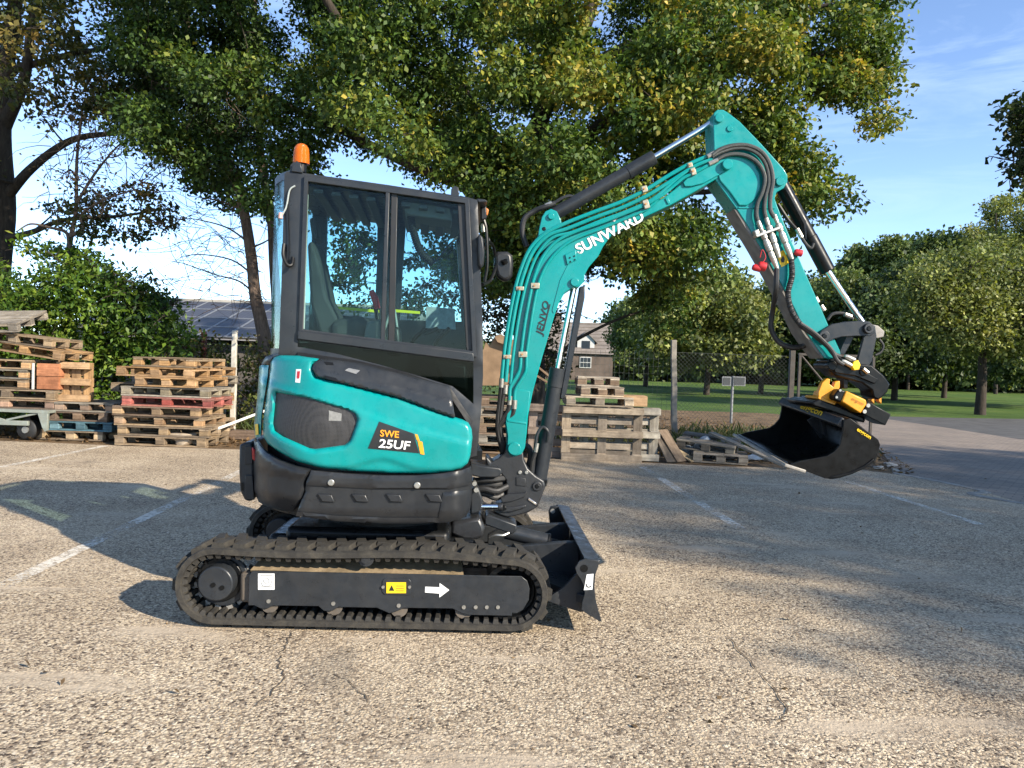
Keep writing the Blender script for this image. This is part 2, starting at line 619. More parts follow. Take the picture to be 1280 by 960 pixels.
# soil with fallen leaves behind the bays and under the fence
def g2(px, py):
    p = G(px, py)
    return (p.x, p.y)
soil = sheet('soil_strip', [(-40, 9.0), g2(1135, 600), g2(1165, 592), g2(1120, 575), g2(1075, 553), g2(1050, 545), g2(1020, 522), g2(960, 516), g2(830, 512), g2(690, 506), (-2.0, 30), (-40, 34)], -0.012, M_soil)
brick_road = sheet('brick_road', [(20, 2.0), (40, 4), (45, 22), g2(1275, 549), g2(1180, 534), g2(1110, 524), g2(1085, 522), g2(1060, 530), g2(1064, 541), g2(1100, 562), g2(1110, 575), g2(1120, 600), g2(1175, 620), g2(1280, 650), (8.5, 5.5), (11, 2.2)], -0.004, paver_mat())
far_road = sheet('dark_road', [g2(1015, 519), g2(1100, 520), g2(1190, 522), g2(1290, 523.5), (60, 40), (45, 17), g2(1285, 551), g2(1180, 535), g2(1100, 526), g2(1060, 530)], -0.008, M_road)  # darker grey sheet from the pavers to the lawn
parking = sheet('parking_pavement', [(-40, -12), (16, -12), (13, 0), g2(1290, 632), g2(1230, 615), g2(1175, 603), g2(1120, 593), g2(1075, 587), g2(1000, 585), g2(900, 583), g2(820, 579), g2(700, 573.5), g2(560, 570), g2(300, 562), g2(120, 556), g2(40, 552.5), g2(-60, 549), (-40, 13.0)], 0.0, M_asph)

# worn white bay lines: paint that has flaked off
def worn_paint():
    m, nt, N, L, b = nodes_of('worn_white_paint')
    co = objco(nt)
    n = noise(nt, 26, 8, 0.75, co)
    n2 = noise(nt, 1.3, 4, 0.6, co)
    a = N.new('ShaderNodeMath'); a.operation = 'MULTIPLY_ADD'; a.inputs[1].default_value = 0.8
    L.new(n2.outputs['Fac'], a.inputs[0]); L.new(n.outputs['Fac'], a.inputs[2])
    r = ramp(nt, (0.82, 1.06), ((0, 0, 0), (0.80, 0.80, 0.80)))
    L.new(a.outputs[0], r.inputs[0])
    b.inputs['Base Color'].default_value = (0.78, 0.72, 0.61, 1)
    b.inputs['Roughness'].default_value = 0.8
    L.new(r.outputs[0], b.inputs['Alpha'])
    return m
M_paint = worn_paint()
def strip(name, a, b, wdt, z, m, parent, wob=0.0):
    a, b = Vector((*a, 0)), Vector((*b, 0))
    d = (b - a).normalized()
    nrm = Vector((-d.y, d.x, 0)) * wdt / 2
    return sheet(name, [a - nrm, b - nrm, b + nrm, a + nrm], z, m, parent=parent)
for a, b in (((0, 584.5), (132, 557.5)), ((-60, 764), (303, 588.5)), ((803, 584), (926, 661)), ((1058, 602), (1225, 656))):
    strip('bay_line', g2(*a), g2(*b), 0.11, 0.004, M_paint, parking)
# cracks: thin dark crooked ribbons
M_crack = mat('crack_dirt', (0.10, 0.08, 0.06), 0.95, var=0.3, spec=0.1)
def crack(pts, wd=0.006):
    P = [G(*p) for p in pts]
    Q = catmull(P, 6)
    rnd = random.Random(len(pts) * 31 + int(pts[0][0]))
    L_, R2 = [], []
    for k, p in enumerate(Q):
        t = (Q[min(k + 1, len(Q) - 1)] - Q[max(0, k - 1)]).normalized()
        nrm = Vector((-t.y, t.x, 0))
        j = rnd.uniform(-0.012, 0.012)
        w_ = wd * rnd.uniform(0.3, 1.4) * (0.2 if k in (0, len(Q) - 1) else 1)
        L_.append(p + nrm * (j + w_)); R2.append(p + nrm * (j - w_))
    n = len(Q)
    mb = MB()
    mb.add([(v.x, v.y, 0.0045) for v in L_ + R2], [(k, k + 1, k + 1 + n, k + n) for k in range(n - 1)])
    o = mb.build('crack', M_crack, parking, smooth=False)
crack([(366, 790), (356, 808), (348, 826), (354, 846), (338, 868), (318, 885)], 0.0034)
crack([(905, 792), (938, 828), (962, 856), (982, 886), (972, 905)], 0.0034)
crack([(418, 842), (446, 860), (462, 880)], 0.0024)
# road edge: kerb stones sunk nearly flush where the pavers meet the bays
M_conc = mat('kerb_concrete', (0.27, 0.25, 0.22), 0.9, var=0.25, scale=3, bmp=0.6, bscale=50, dust=0.5, dustc=(0.12, 0.10, 0.08))

kp = [Vector(g2(*p)) for p in ((1118, 592), (1175, 602.5), (1230, 614.5), (1290, 631.5))] + [Vector((10.2, 3.6)), Vector((12.6, 0.6))]
kq = catmull([(p.x, p.y, 0) for p in kp], 10)
acc, prev = 0.0, kq[0]
for k in range(1, len(kq)):
    d = kq[k] - kq[k - 1]
    c = (kq[k] + kq[k - 1]) / 2
    if d.length < 0.05: continue
    MB().box((c.x, c.y, -0.035 + 0.002 * (k % 3)), (d.length - 0.012, 0.11, 0.09), Matrix.Rotation(math.atan2(d.y, d.x), 3, 'Z')).build('kerb_stone', M_conc, brick_road, bevel=0.008)
# ================================================================== the mini excavator
M_teal = mat('teal_paint', (0.0, 0.222, 0.216), 0.30, var=0.09, scale=5, coat=0.22, spec=0.28, dust=0.10, dustc=(0.16, 0.24, 0.22))
M_gray = mat('charcoal_paint', (0.019, 0.022, 0.026), 0.34, var=0.18, scale=5, bmp=0.10, bscale=90, dust=0.20, dustc=(0.085, 0.078, 0.068), spec=0.32)
M_gray2 = mat('charcoal_plastic', (0.015, 0.0165, 0.019), 0.36, var=0.15, scale=5, bmp=0.10, bscale=200, dust=0.18, dustc=(0.075, 0.07, 0.062), spec=0.32)
M_cast = mat('dark_casting', (0.018, 0.019, 0.021), 0.38, var=0.15, scale=8, bmp=0.25, bscale=60, dust=0.10, dustc=(0.10, 0.09, 0.08))
M_black = mat('black_paint', (0.0045, 0.005, 0.0055), 0.34, var=0.25, scale=6, dust=0.12, dustc=(0.03, 0.027, 0.024), spec=0.22)
M_rub = mat('track_rubber', (0.028, 0.026, 0.023), 0.8, var=0.25, scale=9, bmp=0.4, bscale=70, dust=0.7, dustc=(0.088, 0.077, 0.058), spec=0.3)
M_hose = mat('black_rubber_hose', (0.014, 0.014, 0.014), 0.55, var=0.2, scale=20, dust=0.1, dustc=(0.06, 0.055, 0.05))
M_seal = mat('window_rubber', (0.010, 0.0105, 0.011), 0.5, var=0.2)
M_chrome = mat('chrome', (0.82, 0.82, 0.82), 0.12, metal=1.0, var=0.03)
M_zinc = mat('zinc_fitting', (0.40, 0.385, 0.345), 0.4, metal=0.8, var=0.15, scale=30)
M_steel = mat('worn_steel', (0.26, 0.245, 0.22), 0.55, metal=0.2, var=0.25, scale=12, bmp=0.3, bscale=40, dust=0.4, dustc=(0.16, 0.12, 0.08))
M_rustd = mat('dusty_iron', (0.09, 0.075, 0.06), 0.8, var=0.3, scale=14, bmp=0.4, bscale=40, dust=0.5, dustc=(0.15, 0.11, 0.07))
M_dusty = mat('sandy_deck', (0.22, 0.165, 0.10), 0.95, var=0.35, scale=14, bmp=0.8, bscale=50, spec=0.1)
M_white = mat('white_sticker', (0.72, 0.72, 0.70), 0.5, var=0.05)
M_yel = mat('yellow_sticker', (0.80, 0.52, 0.01), 0.45, var=0.06)
M_gold = mat('yellow_orange_paint', (0.66, 0.27, 0.010), 0.4, var=0.08, scale=8, dust=0.1, dustc=(0.2, 0.14, 0.06))
M_orange = mat('orange_print', (0.85, 0.30, 0.012), 0.45, var=0.05)
M_red = mat('red_cap', (0.45, 0.018, 0.022), 0.45, var=0.1)
M_dirtarm = mat('dirty_underside', (0.14, 0.135, 0.125), 0.8, var=0.35, scale=14, bmp=0.3, bscale=40, dust=0.5, dustc=(0.20, 0.17, 0.14))
M_print = mat('black_print', (0.012, 0.013, 0.014), 0.5, var=0.1)
M_mesh = None
def amber():
    m, nt, N, L, b = nodes_of('amber_lens')
    b.inputs['Base Color'].default_value = (0.85, 0.17, 0.004, 1)
    b.inputs['Roughness'].default_value = 0.2
    b.inputs['Transmission Weight'].default_value = 0.35
    b.inputs['Subsurface Weight'].default_value = 0.0
    w = N.new('ShaderNodeTexWave'); w.bands_direction = 'Z'; w.inputs['Scale'].default_value = 60
    L.new(objco(nt), w.inputs['Vector'])
    L.new(bump(nt, w.outputs['Fac'], 0.5, 0.004), b.inputs['Normal'])
    return m
def grille_mat():
    m, nt, N, L, b = nodes_of('perforated_grille')
    co = objco(nt)
    v = N.new('ShaderNodeTexVoronoi'); v.inputs['Scale'].default_value = 150; v.inputs['Randomness'].default_value = 0.1
    L.new(co, v.inputs['Vector'])
    r = ramp(nt, (0.28, 0.42), ((0.006, 0.006, 0.006), (0.030, 0.028, 0.027)))
    L.new(v.outputs['Distance'], r.inputs[0])
    L.new(r.outputs[0], b.inputs['Base Color'])
    L.new(bump(nt, v.outputs['Distance'], 0.6, 0.003), b.inputs['Normal'])
    b.inputs['Roughness'].default_value = 0.5
    return m
M_grille = grille_mat()
M_glass = glass_mat('cab_glass', (0.76, 0.88, 0.87), 0.28, 0.002)
M_dglass = glass_mat('dark_glass', (0.34, 0.42, 0.42), 0.25, 0.0)

U = Frame(G(450, 791), 2.0)                       # undercarriage: x forward, y away from the camera, near track face at y = 0
V = Frame(U.w(0.02, 0.75, 0), 6.0)                # upper structure
W = Frame(V.w(0.78, 0.0, 0), 1.0)                 # swung boom
EXO = U.w(0, 0.75, 0)
EX = thing('mini_excavator', 'teal and charcoal mini excavator with raised boom and black bucket, in the middle', 'excavator', EXO)
ORG[EX.name] = EXO

# ---------------------------------------------------------------- tracks
def build_track(y0, near):
    W_ = 0.30
    a = U.hit(267, 727, 0); b = U.hit(640, 741, 0)
    R1, R2 = 0.197, 0.188
    lug_h = 0.022
    c1 = Vector((a.x, R1 + lug_h)); c2 = Vector((b.x, R2 + lug_h))
    # outer loop of the belt (without lugs): arc, sagging top run, arc, bottom run
    th = math.asin((R1 - R2) / (c2 - c1).length)
    pts = []
    n = 22
    for k in range(n + 1):                        # rear arc from bottom round to top
        t = -math.pi / 2 - k / n * math.pi
        pts.append(c1 + Vector((math.cos(t), math.sin(t))) * R1)
    for k in range(1, 16):
        f = k / 16
        p = (c1 + Vector((0, R1))).lerp(c2 + Vector((0, R2)), f)
        pts.append(p + Vector((0, 0.012 * math.sin(f * math.pi * 2.0) * -1 + 0.010 * math.sin(f * math.pi))))
    for k in range(n + 1):
        t = math.pi / 2 - k / n * math.pi
        pts.append(c2 + Vector((math.cos(t), math.sin(t))) * R2)
    for k in range(1, 16):
        pts.append((c2 - Vector((0, R2))).lerp(c1 - Vector((0, R1)), k / 16))
    N_ = len(pts)
    nr = []
    for k in range(N_):
        t = (pts[(k + 1) % N_] - pts[k - 1]).normalized()
        nr.append(Vector((t.y, -t.x)) * -1)
    cen = (c1 + c2) / 2
    nr = [q if q.dot(p - cen) > 0 else -q for q, p in zip(nr, pts)]
    # belt cross-section: outer face, rounded shoulders, inner face
    sec = [(0.000, -0.004), (0.008, 0.0), (W_ - 0.008, 0.0), (W_, -0.004), (W_, -0.030), (W_ - 0.02, -0.036), (0.02, -0.036), (0.0, -0.030)]
    mb = MB(U)
    vs_ = []
    for p, q in zip(pts, nr):
        for sy, so in sec:
            e = p + q * so
            vs_.append((e.x, y0 + sy, e.y))
    S = len(sec)
    fs = [(k * S + j, k * S + (j + 1) % S, ((k + 1) % N_) * S + (j + 1) % S, ((k + 1) % N_) * S + j) for k in range(N_) for j in range(S)]
    mb.add(vs_, fs)
    tr = mb.build('crawler_track', M_rub, EX, angle=50)
    # arc length
    L_ = [0]
    for k in range(N_):
        L_.append(L_[-1] + (pts[(k + 1) % N_] - pts[k]).length)
    tot = L_[-1]
    def along(s):
        s %= tot
        for k in range(N_):
            if L_[k + 1] >= s:
                f = (s - L_[k]) / (L_[k + 1] - L_[k])
                return pts[k].lerp(pts[(k + 1) % N_], f), (pts[(k + 1) % N_] - pts[k]).normalized(), nr[k].lerp(nr[(k + 1) % N_], f).normalized()
    # lug: a slanted bar reaching from the shoulder to past the middle
    def lug_mesh(flip):
        m_ = MB()
        sg = -1 if flip else 1
        y_a, y_b = (0.030, 0.175) if not flip else (W_ - 0.175, W_ - 0.03)
        def ring(y, cx, w1, w2):
            return [(cx - w1, y, -0.004), (cx + w1, y, -0.004), (cx + w2, y, lug_h), (cx - w2, y, lug_h)]
        q = ring(y_a, -0.012 * sg if not flip else 0.02, 0.036, 0.027) + ring((y_a + y_b) / 2, 0.0, 0.034, 0.025) + ring(y_b, 0.02 if not flip else -0.012, 0.030, 0.022)
        fs = []
        for r in range(2):
            for j in range(4):
                fs.append((r * 4 + j, r * 4 + (j + 1) % 4, r * 4 + 4 + (j + 1) % 4, r * 4 + 4 + j))
        fs += [(3, 2, 1, 0), (8, 9, 10, 11)]
        m_.add(q, fs)
        o = m_.build('tread_lug', M_rub, tr, origin=(0, 0, 0), angle=30)
        return o
    nl = 40
    rot0 = U.m.to_3x3()
    protos = [lug_mesh(False), lug_mesh(True)]
    for k in range(nl):
        for side in (0, 1):
            s = tot * (k + 0.5 * side) / nl
            p, t, q = along(s)
            o = protos[side] if k == 0 else protos[side].copy()
            if k:
                link(o, tr)
            x3 = rot0 @ Vector((t.x, 0, t.y)); y3 = rot0 @ Vector((0, 1, 0)); z3 = rot0 @ Vector((q.x, 0, q.y))
            m4 = Matrix((x3, y3, z3)).transposed().to_4x4()
            m4.translation = U.w(p.x, y0, p.y) - EXO
            o.matrix_parent_inverse = Matrix.Identity(4)
            o.matrix_local = m4
    # inner ribs
    m_ = MB()
    m_.add([(-0.016, 0.012, 0), (0.016, 0.012, 0), (0.016, W_ - 0.012, 0), (-0.016, W_ - 0.012, 0), (-0.010, 0.022, -0.022), (0.010, 0.022, -0.022), (0.010, W_ - 0.022, -0.022), (-0.010, W_ - 0.022, -0.022)],
           [(3, 2, 1, 0), (4, 5, 6, 7), (0, 1, 5, 4), (1, 2, 6, 5), (2, 3, 7, 6), (3, 0, 4, 7)])
    rib = m_.build('inner_rib', M_rub, tr, origin=(0, 0, 0))
    nrb = 84
    for k in range(nrb):
        p, t, q = along(tot * (k + 0.5) / nrb)
        o = rib if k == 0 else rib.copy()
        if k:
            link(o, tr)
        p = p - q * 0.034
        x3 = rot0 @ Vector((t.x, 0, t.y)); y3 = rot0 @ Vector((0, 1, 0)); z3 = rot0 @ Vector((q.x, 0, q.y))
        m4 = Matrix((x3, y3, z3)).transposed().to_4x4()
        m4.translation = U.w(p.x, y0, p.y) - EXO
        o.matrix_local = m4
    # frame between the runs
    fy0, fy1 = y0 + 0.035, y0 + 0.24
    if near:
        face = [(310, 757), (311, 720), (315, 714), (652, 720.5), (659, 726), (662, 736), (661, 750), (654, 762), (646, 767), (640, 766), (640, 770), (585, 769), (575, 766), (566, 761), (505, 760), (497, 764), (487, 767), (478, 763), (471, 760), (423, 759), (415, 764), (405, 764), (398, 758), (342, 757), (334, 761), (326, 761), (318, 757)]
        xz = U.xz(face, fy0)
    else:
        xz = [(p[0], p[1]) for p in TRACK_FACE]
    if near:
        globals()['TRACK_FACE'] = xz
    fr = MB(U).prism(xz, fy0, fy0 + 0.012).build('track_frame', M_gray, EX, bevel=0.003)
    x0 = xz[1][0]; x1 = xz[3][0]
    zt = max(p[1] for p in xz)
    zb = min(p[1] for p in xz) + 0.03
    core = MB(U).prism([(x0 + 0.01, zb), (x0 + 0.01, zt - 0.012), (x1 - 0.12, zt - 0.02), (x1 - 0.12, zb)], fy0 + 0.012, fy1).build('frame_core', M_black, fr)
    MB(U).add([(x0 + 0.004, fy0 + 0.010, zt - 0.004), (x1 - 0.3, fy0 + 0.010, zt - 0.014), (x1 - 0.32, fy1, zt + 0.030), (x0 + 0.03, fy1, zt + 0.036), (x0 + 0.004, fy0 + 0.03, zt - 0.03), (x1 - 0.3, fy0 + 0.03, zt - 0.03), (x1 - 0.32, fy1, zt - 0.03), (x0 + 0.03, fy1, zt - 0.03)],
                        [(0, 1, 2, 3), (7, 6, 5, 4), (0, 4, 5, 1), (1, 5, 6, 2), (2, 6, 7, 3), (3, 7, 4, 0)]).build('frame_deck', M_dusty, fr)
    for px, py in ((333.5, 754), (415, 757), (497.5, 759.5), (579.5, 761.5)):
        q = U.hit(px, py, 0)
        MB(U).cyly(q.x, q.z - 0.022, y0 + 0.05, y0 + 0.22, 0.045).build('track_roller', M_rustd, fr)
        MB(U).cyly(q.x, q.z, fy0 - 0.006, fy0 + 0.01, 0.0105, 12).build('roller_bolt', M_zinc, fr)
    for px in (594.5, 608.5, 622.5):
        q = U.hit(px, 761.5, 0)
        MB(U).cyly(q.x, q.z, fy0 - 0.006, fy0 + 0.01, 0.010, 12).build('frame_bolt', M_zinc, fr)
    q = U.hit(458, 698, 0.03)
    MB(U).cyly(q.x, q.z, y0 + 0.02, y0 + 0.26, 0.040, 18).cyly(q.x, q.z, y0 + 0.008, y0 + 0.02, 0.026, 6).build('carrier_roller', M_gray, fr)
    # final drive and sprocket
    ds = MB(U)
    ds.cyly(c1.x + 0.012, c1.y + 0.004, y0 + 0.10, y0 + 0.13, 0.135, 32)
    sp = ds.build('sprocket', M_gray, EX, bevel=0.004)
    MB(U).cyly(c1.x + 0.004, c1.y + 0.012, y0 + 0.010, y0 + 0.12, 0.090, 36).build('drive_hub', M_gray, sp, bevel=0.008)
    MB(U).cyly(c1.x + 0.004, c1.y + 0.012, y0 + 0.085, y0 + 0.11, 0.115, 36).build('hub_flange', M_black, sp, bevel=0.004)
    for dx, dz in ((-0.005, -0.005), (0.040, -0.018)):
        MB(U).cyly(c1.x + dx, c1.y + dz + 0.012, y0 + 0.004, y0 + 0.02, 0.012, 12).build('hub_bolt', M_black, sp)
    for k in range(9):
        t = R_(20 + k * 27)
        MB(U).cyly(c1.x + math.cos(t) * 0.112, c1.y + 0.012 + math.sin(t) * 0.112, y0 + 0.078, y0 + 0.09, 0.009, 6).build('flange_bolt', M_black, sp)
    teeth = MB(U)
    for k in range(15):
        t = 2 * math.pi * k / 15
        teeth.box((c1.x + math.cos(t) * 0.142, y0 + 0.14, c1.y + math.sin(t) * 0.142), (0.03, 0.05, 0.03), Matrix.Rotation(-t, 3, 'Y'))
    teeth.build('sprocket_teeth', M_steel, sp)
    # idler
    ib = MB(U)
    seg = 40
    prof = [(0.150, 0.06), (0.150, 0.24), (0.128, 0.24), (0.128, 0.16), (0.06, 0.14), (0.06, 0.10), (0.120, 0.08), (0.128, 0.06)]
    vs_ = []
    for k in range(seg):
        t = 2 * math.pi * k / seg
        for r, yy in prof:
            vs_.append((c2.x + math.cos(t) * r, y0 + yy, c2.y + math.sin(t) * r))
    S = len(prof)
    ib.add(vs_, [(k * S + j, k * S + (j + 1) % S, ((k + 1) % seg) * S + (j + 1) % S, ((k + 1) % seg) * S + j) for k in range(seg) for j in range(S)])
    ib.build('idler_wheel', M_black, EX)
    MB(U).box((c1.x + 0.19, y0 + 0.14, c1.y - 0.02), (0.16, 0.16, 0.16)).build('motor_bracket', M_rustd, sp, bevel=0.02)
    return fr

fr_near = build_track(0.0, True)
build_track(1.20, False)
q0 = U.hit(312, 735, 0.034)
def px_box(F, x0, y0_, x1, y1, y, th, name, m, parent):
    return MB(F).ppx([(x0, y0_), (x1, y0_), (x1, y1), (x0, y1)], y, y + th).build(name, m, parent)
st = px_box(U, 322.5, 717, 343, 737.2, 0.031, 0.003, 'tie_down_sticker', M_white, fr_near)
def ring_mark(F, px, py, rp, y, th, m, parent, name, a0=0, a1=360, seg=16, wdt=0.9):
    P = []
    for k in range(seg + 1):
        t = R_(a0 + (a1 - a0) * k / seg)
        P.append((px + rp * math.cos(t), py + rp * math.sin(t)))
    out = [(px + (rp + wdt / 2) * math.cos(R_(a0 + (a1 - a0) * k / seg)), py + (rp + wdt / 2) * math.sin(R_(a0 + (a1 - a0) * k / seg))) for k in range(seg + 1)]
    inn = [(px + (rp - wdt / 2) * math.cos(R_(a0 + (a1 - a0) * k / seg)), py + (rp - wdt / 2) * math.sin(R_(a0 + (a1 - a0) * k / seg))) for k in range(seg + 1)]
    mb = MB(F)
    vv = [F.hit(a, b, y) for a, b in out + inn]
    n = seg + 1
    mb.add(vv, [(k, k + 1, k + 1 + n, k + n) for k in range(seg)])
    return mb.build(name, m, parent, smooth=False)
M_gprint = mat('grey_print', (0.30, 0.30, 0.29), 0.5, var=0.05)
ring_mark(U, 333, 726, 3.4, 0.029, 0, M_gprint, fr_near, 'sticker_print', 0, 360)
ring_mark(U, 333, 727, 6.5, 0.029, 0, M_gprint, fr_near, 'sticker_print', -10, 190)
px_box(U, 326, 732.5, 341, 733.3, 0.029, 0.001, 'sticker_print', M_gprint, fr_near)
px_box(U, 325.5, 719, 341, 720.4, 0.029, 0.001, 'sticker_print', M_gprint, fr_near)
rs = MB(U).ppx([(478, 726), (481, 722.8), (511, 723.6), (514, 727), (514, 741), (511, 744), (481, 743.5), (477.5, 740)], 0.030, 0.036).build('access_plate', M_gray, fr_near, bevel=0.002)
px_box(U, 483, 728, 507.5, 741.5, 0.026, 0.003, 'warning_sticker', M_yel, fr_near)
MB(U).ppx([(486, 738.5), (489.5, 731.5), (493, 738.5)], 0.0245, 0.025).build('sticker_print', M_print, fr_near)
for yy in (732, 735, 738):
    px_box(U, 495, yy, 505, yy + 1.0, 0.0245, 0.0005, 'sticker_print', mat('brown_print', (0.35, 0.2, 0.02), 0.5), fr_near)
for px in (479, 512):
    q = U.hit(px, 733.5, 0.03); MB(U).cyly(q.x, q.z, 0.022, 0.034, 0.008, 10).build('plate_bolt', M_zinc, fr_near)
MB(U).ppx([(531.5, 733.5), (549.5, 734.2), (549.5, 729), (561.5, 737.7), (549.2, 747), (549.2, 742), (531.2, 740.6)], 0.031, 0.034).build('direction_arrow', M_white, fr_near)

# carbody between the tracks, turntable
cb = MB(U)
cb.box((-0.02, 0.75, 0.36), (0.9, 0.92, 0.22))
cb.box((-0.02, 0.75, 0.30), (1.2, 0.5, 0.16))
cbo = cb.build('undercarriage_body', M_black, EX, bevel=0.03)
MB(V).tube([(0, 0, 0.44), (0, 0, 0.60)], 0.40, 40).build('slew_ring', M_black, EX)

# ---------------------------------------------------------------- dozer blade
nb = [(732, 698.5), (724, 702), (719, 710), (721, 717), (726, 724), (730, 733), (731, 742), (728, 752), (726.5, 762), (733, 767), (749, 776.5), (752.5, 777.5), (748, 763), (744.5, 748), (743, 733), (744.5, 718), (749.5, 703.5), (748, 701)]
bxz = U.xz(nb, 0.0)
bl = MB(U)
curve = [(p[0], p[1]) for p in U.xz([(749.5, 703.5), (744.5, 718), (743, 733), (744.5, 748), (748, 763), (752.5, 777.5)], 0.0)]
cv = catmull([(x, 0, z) for x, z in curve], 5)
fwd = [(p.x, p.z) for p in cv]
bk = [(p.x - 0.018, p.z) for p in reversed(cv)]
blade = bl.prism(fwd + bk, 0.012, 1.498).build('dozer_blade', M_gray, EX, angle=40)
end = MB(U).prism(bxz, 0.0, 0.014).build('end_plate', M_gray, blade, bevel=0.002)
MB(U).prism(bxz, 1.496, 1.51).build('end_plate', M_gray, blade, bevel=0.002)
q = U.hit(730, 710.5, 0.0)
MB(U).cyly(q.x, q.z, -0.002, 0.005, 0.020, 18).build('lashing_hole', M_black, blade)
# folded top flange, running away from the camera
tp = U.xz([(732, 699), (749.5, 702.5)], 0.0)
(x0, z0), (x1, z1) = tp
MB(U).prism([(x0 - 0.005, z0 + 0.002), (x1 + 0.004, z1 + 0.004), (x1 + 0.004, z1 - 0.014), (x0 - 0.005, z0 - 0.012)], 0.016, 1.494).build('top_flange', M_gray, blade, bevel=0.002)
MB(U).ppx([(733.5, 718), (742, 717.3), (740.5, 737), (729.8, 737.7)], -0.0015, -0.0005).build('blade_sticker', M_white, blade)
ring_mark(U, 736, 731, 3.0, -0.003, 0, M_print, blade, 'sticker_print', 20, 200, wdt=1.3)
# far lug, ribs and push frame
zt = z0
for yy in (1.42,):
    MB(U).prism([(x0 - 0.06, z0 - 0.13), (x0 - 0.075, z0 - 0.03), (x0 - 0.06, z0 + 0.002), (x0 - 0.03, z0 + 0.006), (x0, z0 + 0.002), (x0 + 0.06, z0 - 0.13)], yy, yy + 0.02).build('lashing_lug', M_gray, blade, bevel=0.004)
    MB(U).cyly(x0 - 0.045, z0 - 0.03, yy - 0.004, yy + 0.001, 0.017, 14).build('lashing_pin', M_zinc, blade)
for yy in (0.50, 1.0):
    xr = U.hit(650, 700, yy).x
    MB(U).prism([(x0 - 0.50, 0.30), (x0 - 0.42, 0.345), (x0 - 0.10, z0 - 0.03), (x0 + 0.02, z0 - 0.02), (x0 + 0.045, 0.10), (x0 - 0.02, 0.09), (x0 - 0.35, 0.16), (x0 - 0.50, 0.18)], yy - 0.025, yy + 0.025).build('push_arm', M_gray, blade, bevel=0.006)
MB(U).prism([(x0 - 0.20, 0.16), (x0 - 0.10, 0.23), (x0 + 0.01, z0 - 0.06), (x0 + 0.045, 0.12), (x0 + 0.0, 0.10)], 0.10, 0.12).build('blade_gusset', M_gray, blade, bevel=0.003)
MB(U).add([(x0 - 0.36, 0.44, 0.23), (x0 - 0.36, 1.06, 0.23), (x0 + 0.02, 1.40, 0.20), (x0 + 0.02, 0.05, 0.20), (x0 - 0.36, 0.44, 0.20), (x0 - 0.36, 1.06, 0.20), (x0 + 0.02, 1.40, 0.15), (x0 + 0.02, 0.05, 0.15)],
          [(0, 1, 2, 3), (7, 6, 5, 4), (0, 4, 5, 1), (1, 5, 6, 2), (2, 6, 7, 3), (3, 7, 4, 0)]).build('blade_web', M_gray, blade, bevel=0.004)
# lift cylinder
p0 = U.hit(600, 652, 0.72); p1 = U.hit(690, 678, 0.72); pm = U.hit(632, 664, 0.72)
MB(U).cyl(pm, p1 - (p1 - pm) * 0.12, 0.046, 24).build('blade_cylinder', M_gray, EX)
MB(U).cyl(p1 - (p1 - pm) * 0.12, p1 - (p1 - pm) * 0.06, 0.050, 24).build('cylinder_gland', M_black, EX, bevel=0.004)
MB(U).cyl(p1 - (p1 - pm) * 0.1, p1 + (p1 - pm) * 0.3, 0.024, 16).build('cylinder_rod', M_black, EX)
MB(U).ppx([(606, 645), (612, 644), (646, 656), (646, 664), (640, 668), (606, 656)], 0.62, 0.80).build('cylinder_guard', M_gray, EX, bevel=0.008)
MB(U).ppx([(565, 652), (600, 647), (606, 660), (604, 672), (585, 678), (562, 668)], 0.55, 0.95).build('blade_mount', M_cast, EX, bevel=0.02)
MB(U).tube(catmull([U.hit(612, 672, 0.6), U.hit(620, 669, 0.58), U.hit(629, 669, 0.58), U.hit(636, 666, 0.6)], 5), 0.008, 8).build('grease_line', M_zinc, EX)

# ---------------------------------------------------------------- upper structure: plan with rounded tail
YS = -0.72
q = V.hit(322, 520, -0.1)
XR = q.x + 0.02            # rearmost point
XS = XR + 0.46             # where the side starts to bend round
def body_y(x, z):
    if x >= XS:
        f = max(0.0, (x - 0.45) / 0.35)
        return YS + 0.05 * min(1.0, f) ** 2
    t = min(1.0, (XS - x) / (XS - XR))
    return YS + 0.62 * (1 - math.sqrt(max(0.0, 1 - t * t)))
XF = V.hit(592, 560, -0.7).x
def plan_poly(ins=0.0, n=14):
    P = [(XF - 0.02, YS + 0.06 + ins)]
    for k in range(n + 1):
        t = k / n
        x = XS - (XS - XR - ins) * math.sin(t * math.pi / 2)
        P.append((x, YS + ins + 0.62 * (1 - math.cos(t * math.pi / 2))))
    P += [(-x + 0 * y, y) for x, y in []]
    Q = [(x, -y) for x, y in reversed(P)]
    return P + Q
zt0 = V.hit(480, 592, YS).z; zb0 = V.hit(480, 655, YS).z
# inner solid behind the panels
MB(V).plan(plan_poly(0.05), zb0 + 0.02, zt0).build('frame_deck_core', M_black, EX)
hood_top = V.hit(372, 446, -0.6).z
def hood_core():
    mb = MB(V)
    P = plan_poly(0.05)
    n = len(P)
    vs_ = [(x, y, zt0 - 0.01) for x, y in P]
    zf = V.hit(585, 530, -0.6).z
    for x, y in P:
        f = (x - XR) / (XF - XR)
        vs_.append((x, y, hood_top - 0.05 + (zf - hood_top) * f))
    mb.add(vs_, [tuple(range(n)), tuple(range(2 * n - 1, n - 1, -1))] + [(i, i + n, (i + 1) % n + n, (i + 1) % n) for i in range(n)])
    return mb.build('engine_bay', M_black, EX)
hood_core()
